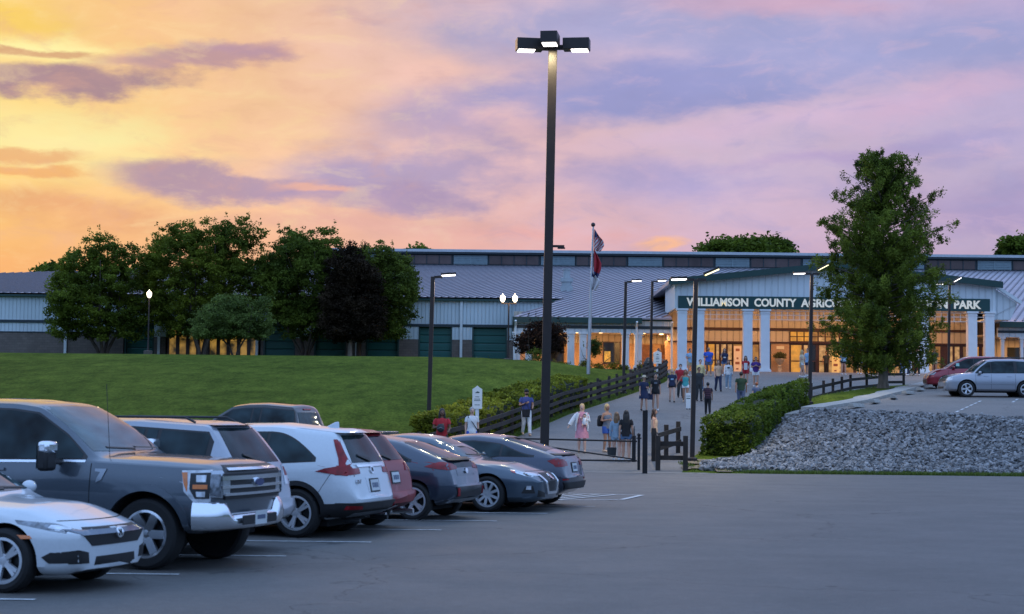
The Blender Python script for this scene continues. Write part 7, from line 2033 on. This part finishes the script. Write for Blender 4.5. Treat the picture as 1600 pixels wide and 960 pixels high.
p, hd, wf, s = person('dark-haired woman half hidden behind the tall steel post', by(1022, 712), 80, 1.60, 'light', ('long', 'brown'), ('tank', 'tan'), ('shorts', 'char'), 'black', .1, ('down', 'down'), True)
p, hd, wf, s = person('woman in straw hat and dark dress walking down the path', by(1006, 643), 6, 1.62, 'light', ('short', 'brown'), ('dress', 'navy', .62), None, 'black', .4, ('bent', 'down'), True, extra=(('hat',),))
p, hd, wf, s = person('girl in black T-shirt with white print and white socks beside the straw hat', by(1024, 642), 0, 1.72, 'light', ('short', 'dark'), ('tee', 'black'), ('short', 'black'), 'sock', .15, ('down', 'down'), True, extra=(('print', 'grey', 1.24),))
bag('large dark tote bag between the straw-hatted woman and her companion', wf((-.27, -.05, 1.12)), 'tote', 'navy', 10)
p, hd, wf, s = person('blond woman in navy T-shirt with pale print walking down the path', by(1050, 629), -4, 1.66, 'fair', ('long', 'blond'), ('tee', 'navy'), ('short', 'black'), 'black', .35, ('down', 'down'), True, extra=(('print', 'lblue', 1.15),))
p, hd, wf, s = person('dark-haired person in red T-shirt and white face mask behind the woman in teal', by(1063, 622), 0, 1.74, 'light', ('short', 'dark'), ('tee', 'red'), ('pants', 'char'), 'black', .3, ('down', 'down'), extra=(('mask',),))
p, hd, wf, s = person('woman in teal tank top and white shorts swinging her arm as she walks', by(1071, 629), -8, 1.62, 'tan', ('long', 'red'), ('tank', 'teal'), ('short', 'white'), 'tan', .3, ('down', 'out'), True)
p, hd, wf, s = person('person in dark clothes right behind the near two-headed lamp post', by(1092, 627), 10, 1.70, 'tan', ('short', 'dark'), ('tee', 'char'), ('pants', 'char'), 'black', .2, ('down', 'down'))
p, hd, wf, s = person('person in pale yellow shirt walking behind the near two-headed lamp post', by(1094, 611), 5, 1.72, 'fair', ('short', 'brown'), ('shirt', 'yellow'), ('pants', 'denim'), 'white', .3, ('down', 'down'))
p, hd, wf, s = person('child in dark striped shirt seen from behind above the hedge', AT(1106, 82, 620), 178, 1.45, 'tan', ('short', 'dark'), ('tee', 'stripe'), ('pants', 'black'), 'black', .3, ('down', 'down'), extra=(('stripes',),))
p, hd, wf, s = person('man in light blue shirt by the left entrance column', by(1078, 588), 20, 1.75, 'light', ('short', 'brown'), ('tee', 'lblue'), ('shorts', 'khaki'), 'white', .2, ('down', 'bent'))
p, hd, wf, s = person('man in bright cyan T-shirt standing by the white post sign near the porch', AT(1029, 113), 60, 1.78, 'tan', ('short', 'brown'), ('tee', 'cyan'), ('shorts', 'navy'), 'white', .1, ('front', 'front'))
p, hd, wf, s = person('burly man in royal blue polo shirt and grey shorts crossing the forecourt', by(1107, 588), 4, 1.85, 'tan', ('bald', 'brown'), ('polo', 'royal'), ('shorts', 'bluegrey'), 'tan', .3, ('down', 'bent'), wide=1.18)
p, hd, wf, s = person('woman in navy patterned T-shirt walking right of the man in royal blue', by(1132, 588), -4, 1.76, 'light', ('long', 'brown'), ('tee', 'navy'), ('short', 'denim'), 'white', .3, ('down', 'up'), True, extra=(('print', 'white', 1.12),))
p, hd, wf, s = person('woman in tan T-shirt and dark jeans walking down the path', by(1122, 612), 8, 1.70, 'light', ('long', 'lbrown'), ('tee', 'tan'), ('pants', 'navy'), 'black', .5, ('down', 'down'), True)
p, hd, wf, s = person('slim girl in dark crop top and light jeans walking behind the woman in tan', by(1138, 608), -5, 1.62, 'light', ('long', 'brown'), ('long', 'white'), ('pants', 'ldenim'), 'white', .35, ('down', 'down'), True, extra=(('print', 'black', 1.22),))
p, hd, wf, s = person('man in dark green T-shirt walking away up the path', AT(1158, 86, 612), 176, 1.74, 'tan', ('short', 'dark'), ('tee', 'dgreen'), ('pants', 'bluegrey'), 'black', .3, ('down', 'down'), wide=1.08)
p, hd, wf, s = person('dark-haired person in white vest over red sleeves walking down the path', by(1165, 602), -6, 1.70, 'light', ('long', 'dark'), ('tee', 'red'), ('shorts', 'red'), 'white', .3, ('down', 'down'), True, extra=(('apron', 'white'),))
p, hd, wf, s = person('person in purple polo shirt and white shorts holding papers', by(1181, 605), -6, 1.72, 'light', ('short', 'dark'), ('polo', 'purple'), ('shorts', 'white'), 'white', .15, ('chest', 'chest'), wide=1.05)
p, hd, wf, s = person('red-haired boy in grey and blue shirt seen from behind above the hedge', AT(1182, 84, 618), 182, 1.36, 'fair', ('short', 'orange'), ('tee', 'bluegrey'), ('shorts', 'denim'), 'black', .2, ('down', 'down'))
p, hd, wf, s = person('blond woman in pale patterned top with a bag before the entrance doors', by(1253, 590), 60, 1.74, 'fair', ('long', 'blond'), ('tee', 'cream'), ('short', 'white'), 'white', .25, ('down', 'bent'), True)
bag('brown shoulder bag on the blond woman before the entrance doors', wf((-.24, .02, 1.22)), 'tote', 'khaki', 80)
p, hd, wf, s = person('man in light blue shirt and dark shorts facing the blond woman', by(1262, 588), -50, 1.78, 'light', ('short', 'brown'), ('tee', 'lblue'), ('shorts', 'navy'), 'white', .1, ('down', 'down'))
p, hd, wf, s = person('dark-clothed person standing inside the lit doorway', AT(1291, 130.2), 0, 1.70, 'tan', ('short', 'dark'), ('tee', 'char'), ('pants', 'black'), 'black', .1, ('down', 'down'))
p, hd, wf, s = person('woman in light blue blouse and black shorts behind the curved fence', by(1318, 586), 10, 1.72, 'light', ('long', 'brown'), ('shirt', 'lblue'), ('short', 'black'), 'white', .15, ('down', 'bent'), True)
p, hd, wf, s = person('person in dark top behind the curved fence left of the conifer trunk', by(1343, 585), -20, 1.68, 'tan', ('short', 'brown'), ('tee', 'navy'), ('short', 'denim'), 'white', .2, ('down', 'down'), True)
p, hd, wf, s = person('person in charcoal shirt behind the curved fence close to the conifer trunk', by(1362, 585), 30, 1.74, 'tan', ('short', 'dark'), ('tee', 'char'), ('shorts', 'khaki'), 'black', .2, ('down', 'down'))
p, hd, wf, s = person('man in jeans and dark jacket standing right of the conifer trunk', by(1410, 587), 40, 1.76, 'tan', ('short', 'dark'), ('coat', 'char'), ('pants', 'denim'), 'black', .2, ('down', 'down'))
p, hd, wf, s = person('person in blue shirt and dark jeans leaning forward beside the man in a jacket', by(1420, 587), -60, 1.70, 'light', ('short', 'brown'), ('long', 'bluegrey'), ('pants', 'navy'), 'white', .5, ('front', 'front'))
p, hd, wf, s = person('tall person in open dark coat over white shirt near the yellow door', by(1433, 587), 0, 1.86, 'tan', ('short', 'dark'), ('coat', 'char'), ('pants', 'black'), 'white', .2, ('down', 'down'), extra=(('apron', 'white'),))
p, hd, wf, s = person('man in navy T-shirt and khaki shorts with folded hands by the doors', AT(1460, 124.5), 0, 1.80, 'tan', ('short', 'dark'), ('tee', 'navy'), ('shorts', 'khaki'), 'white', .1, ('chest', 'chest'), wide=1.05)
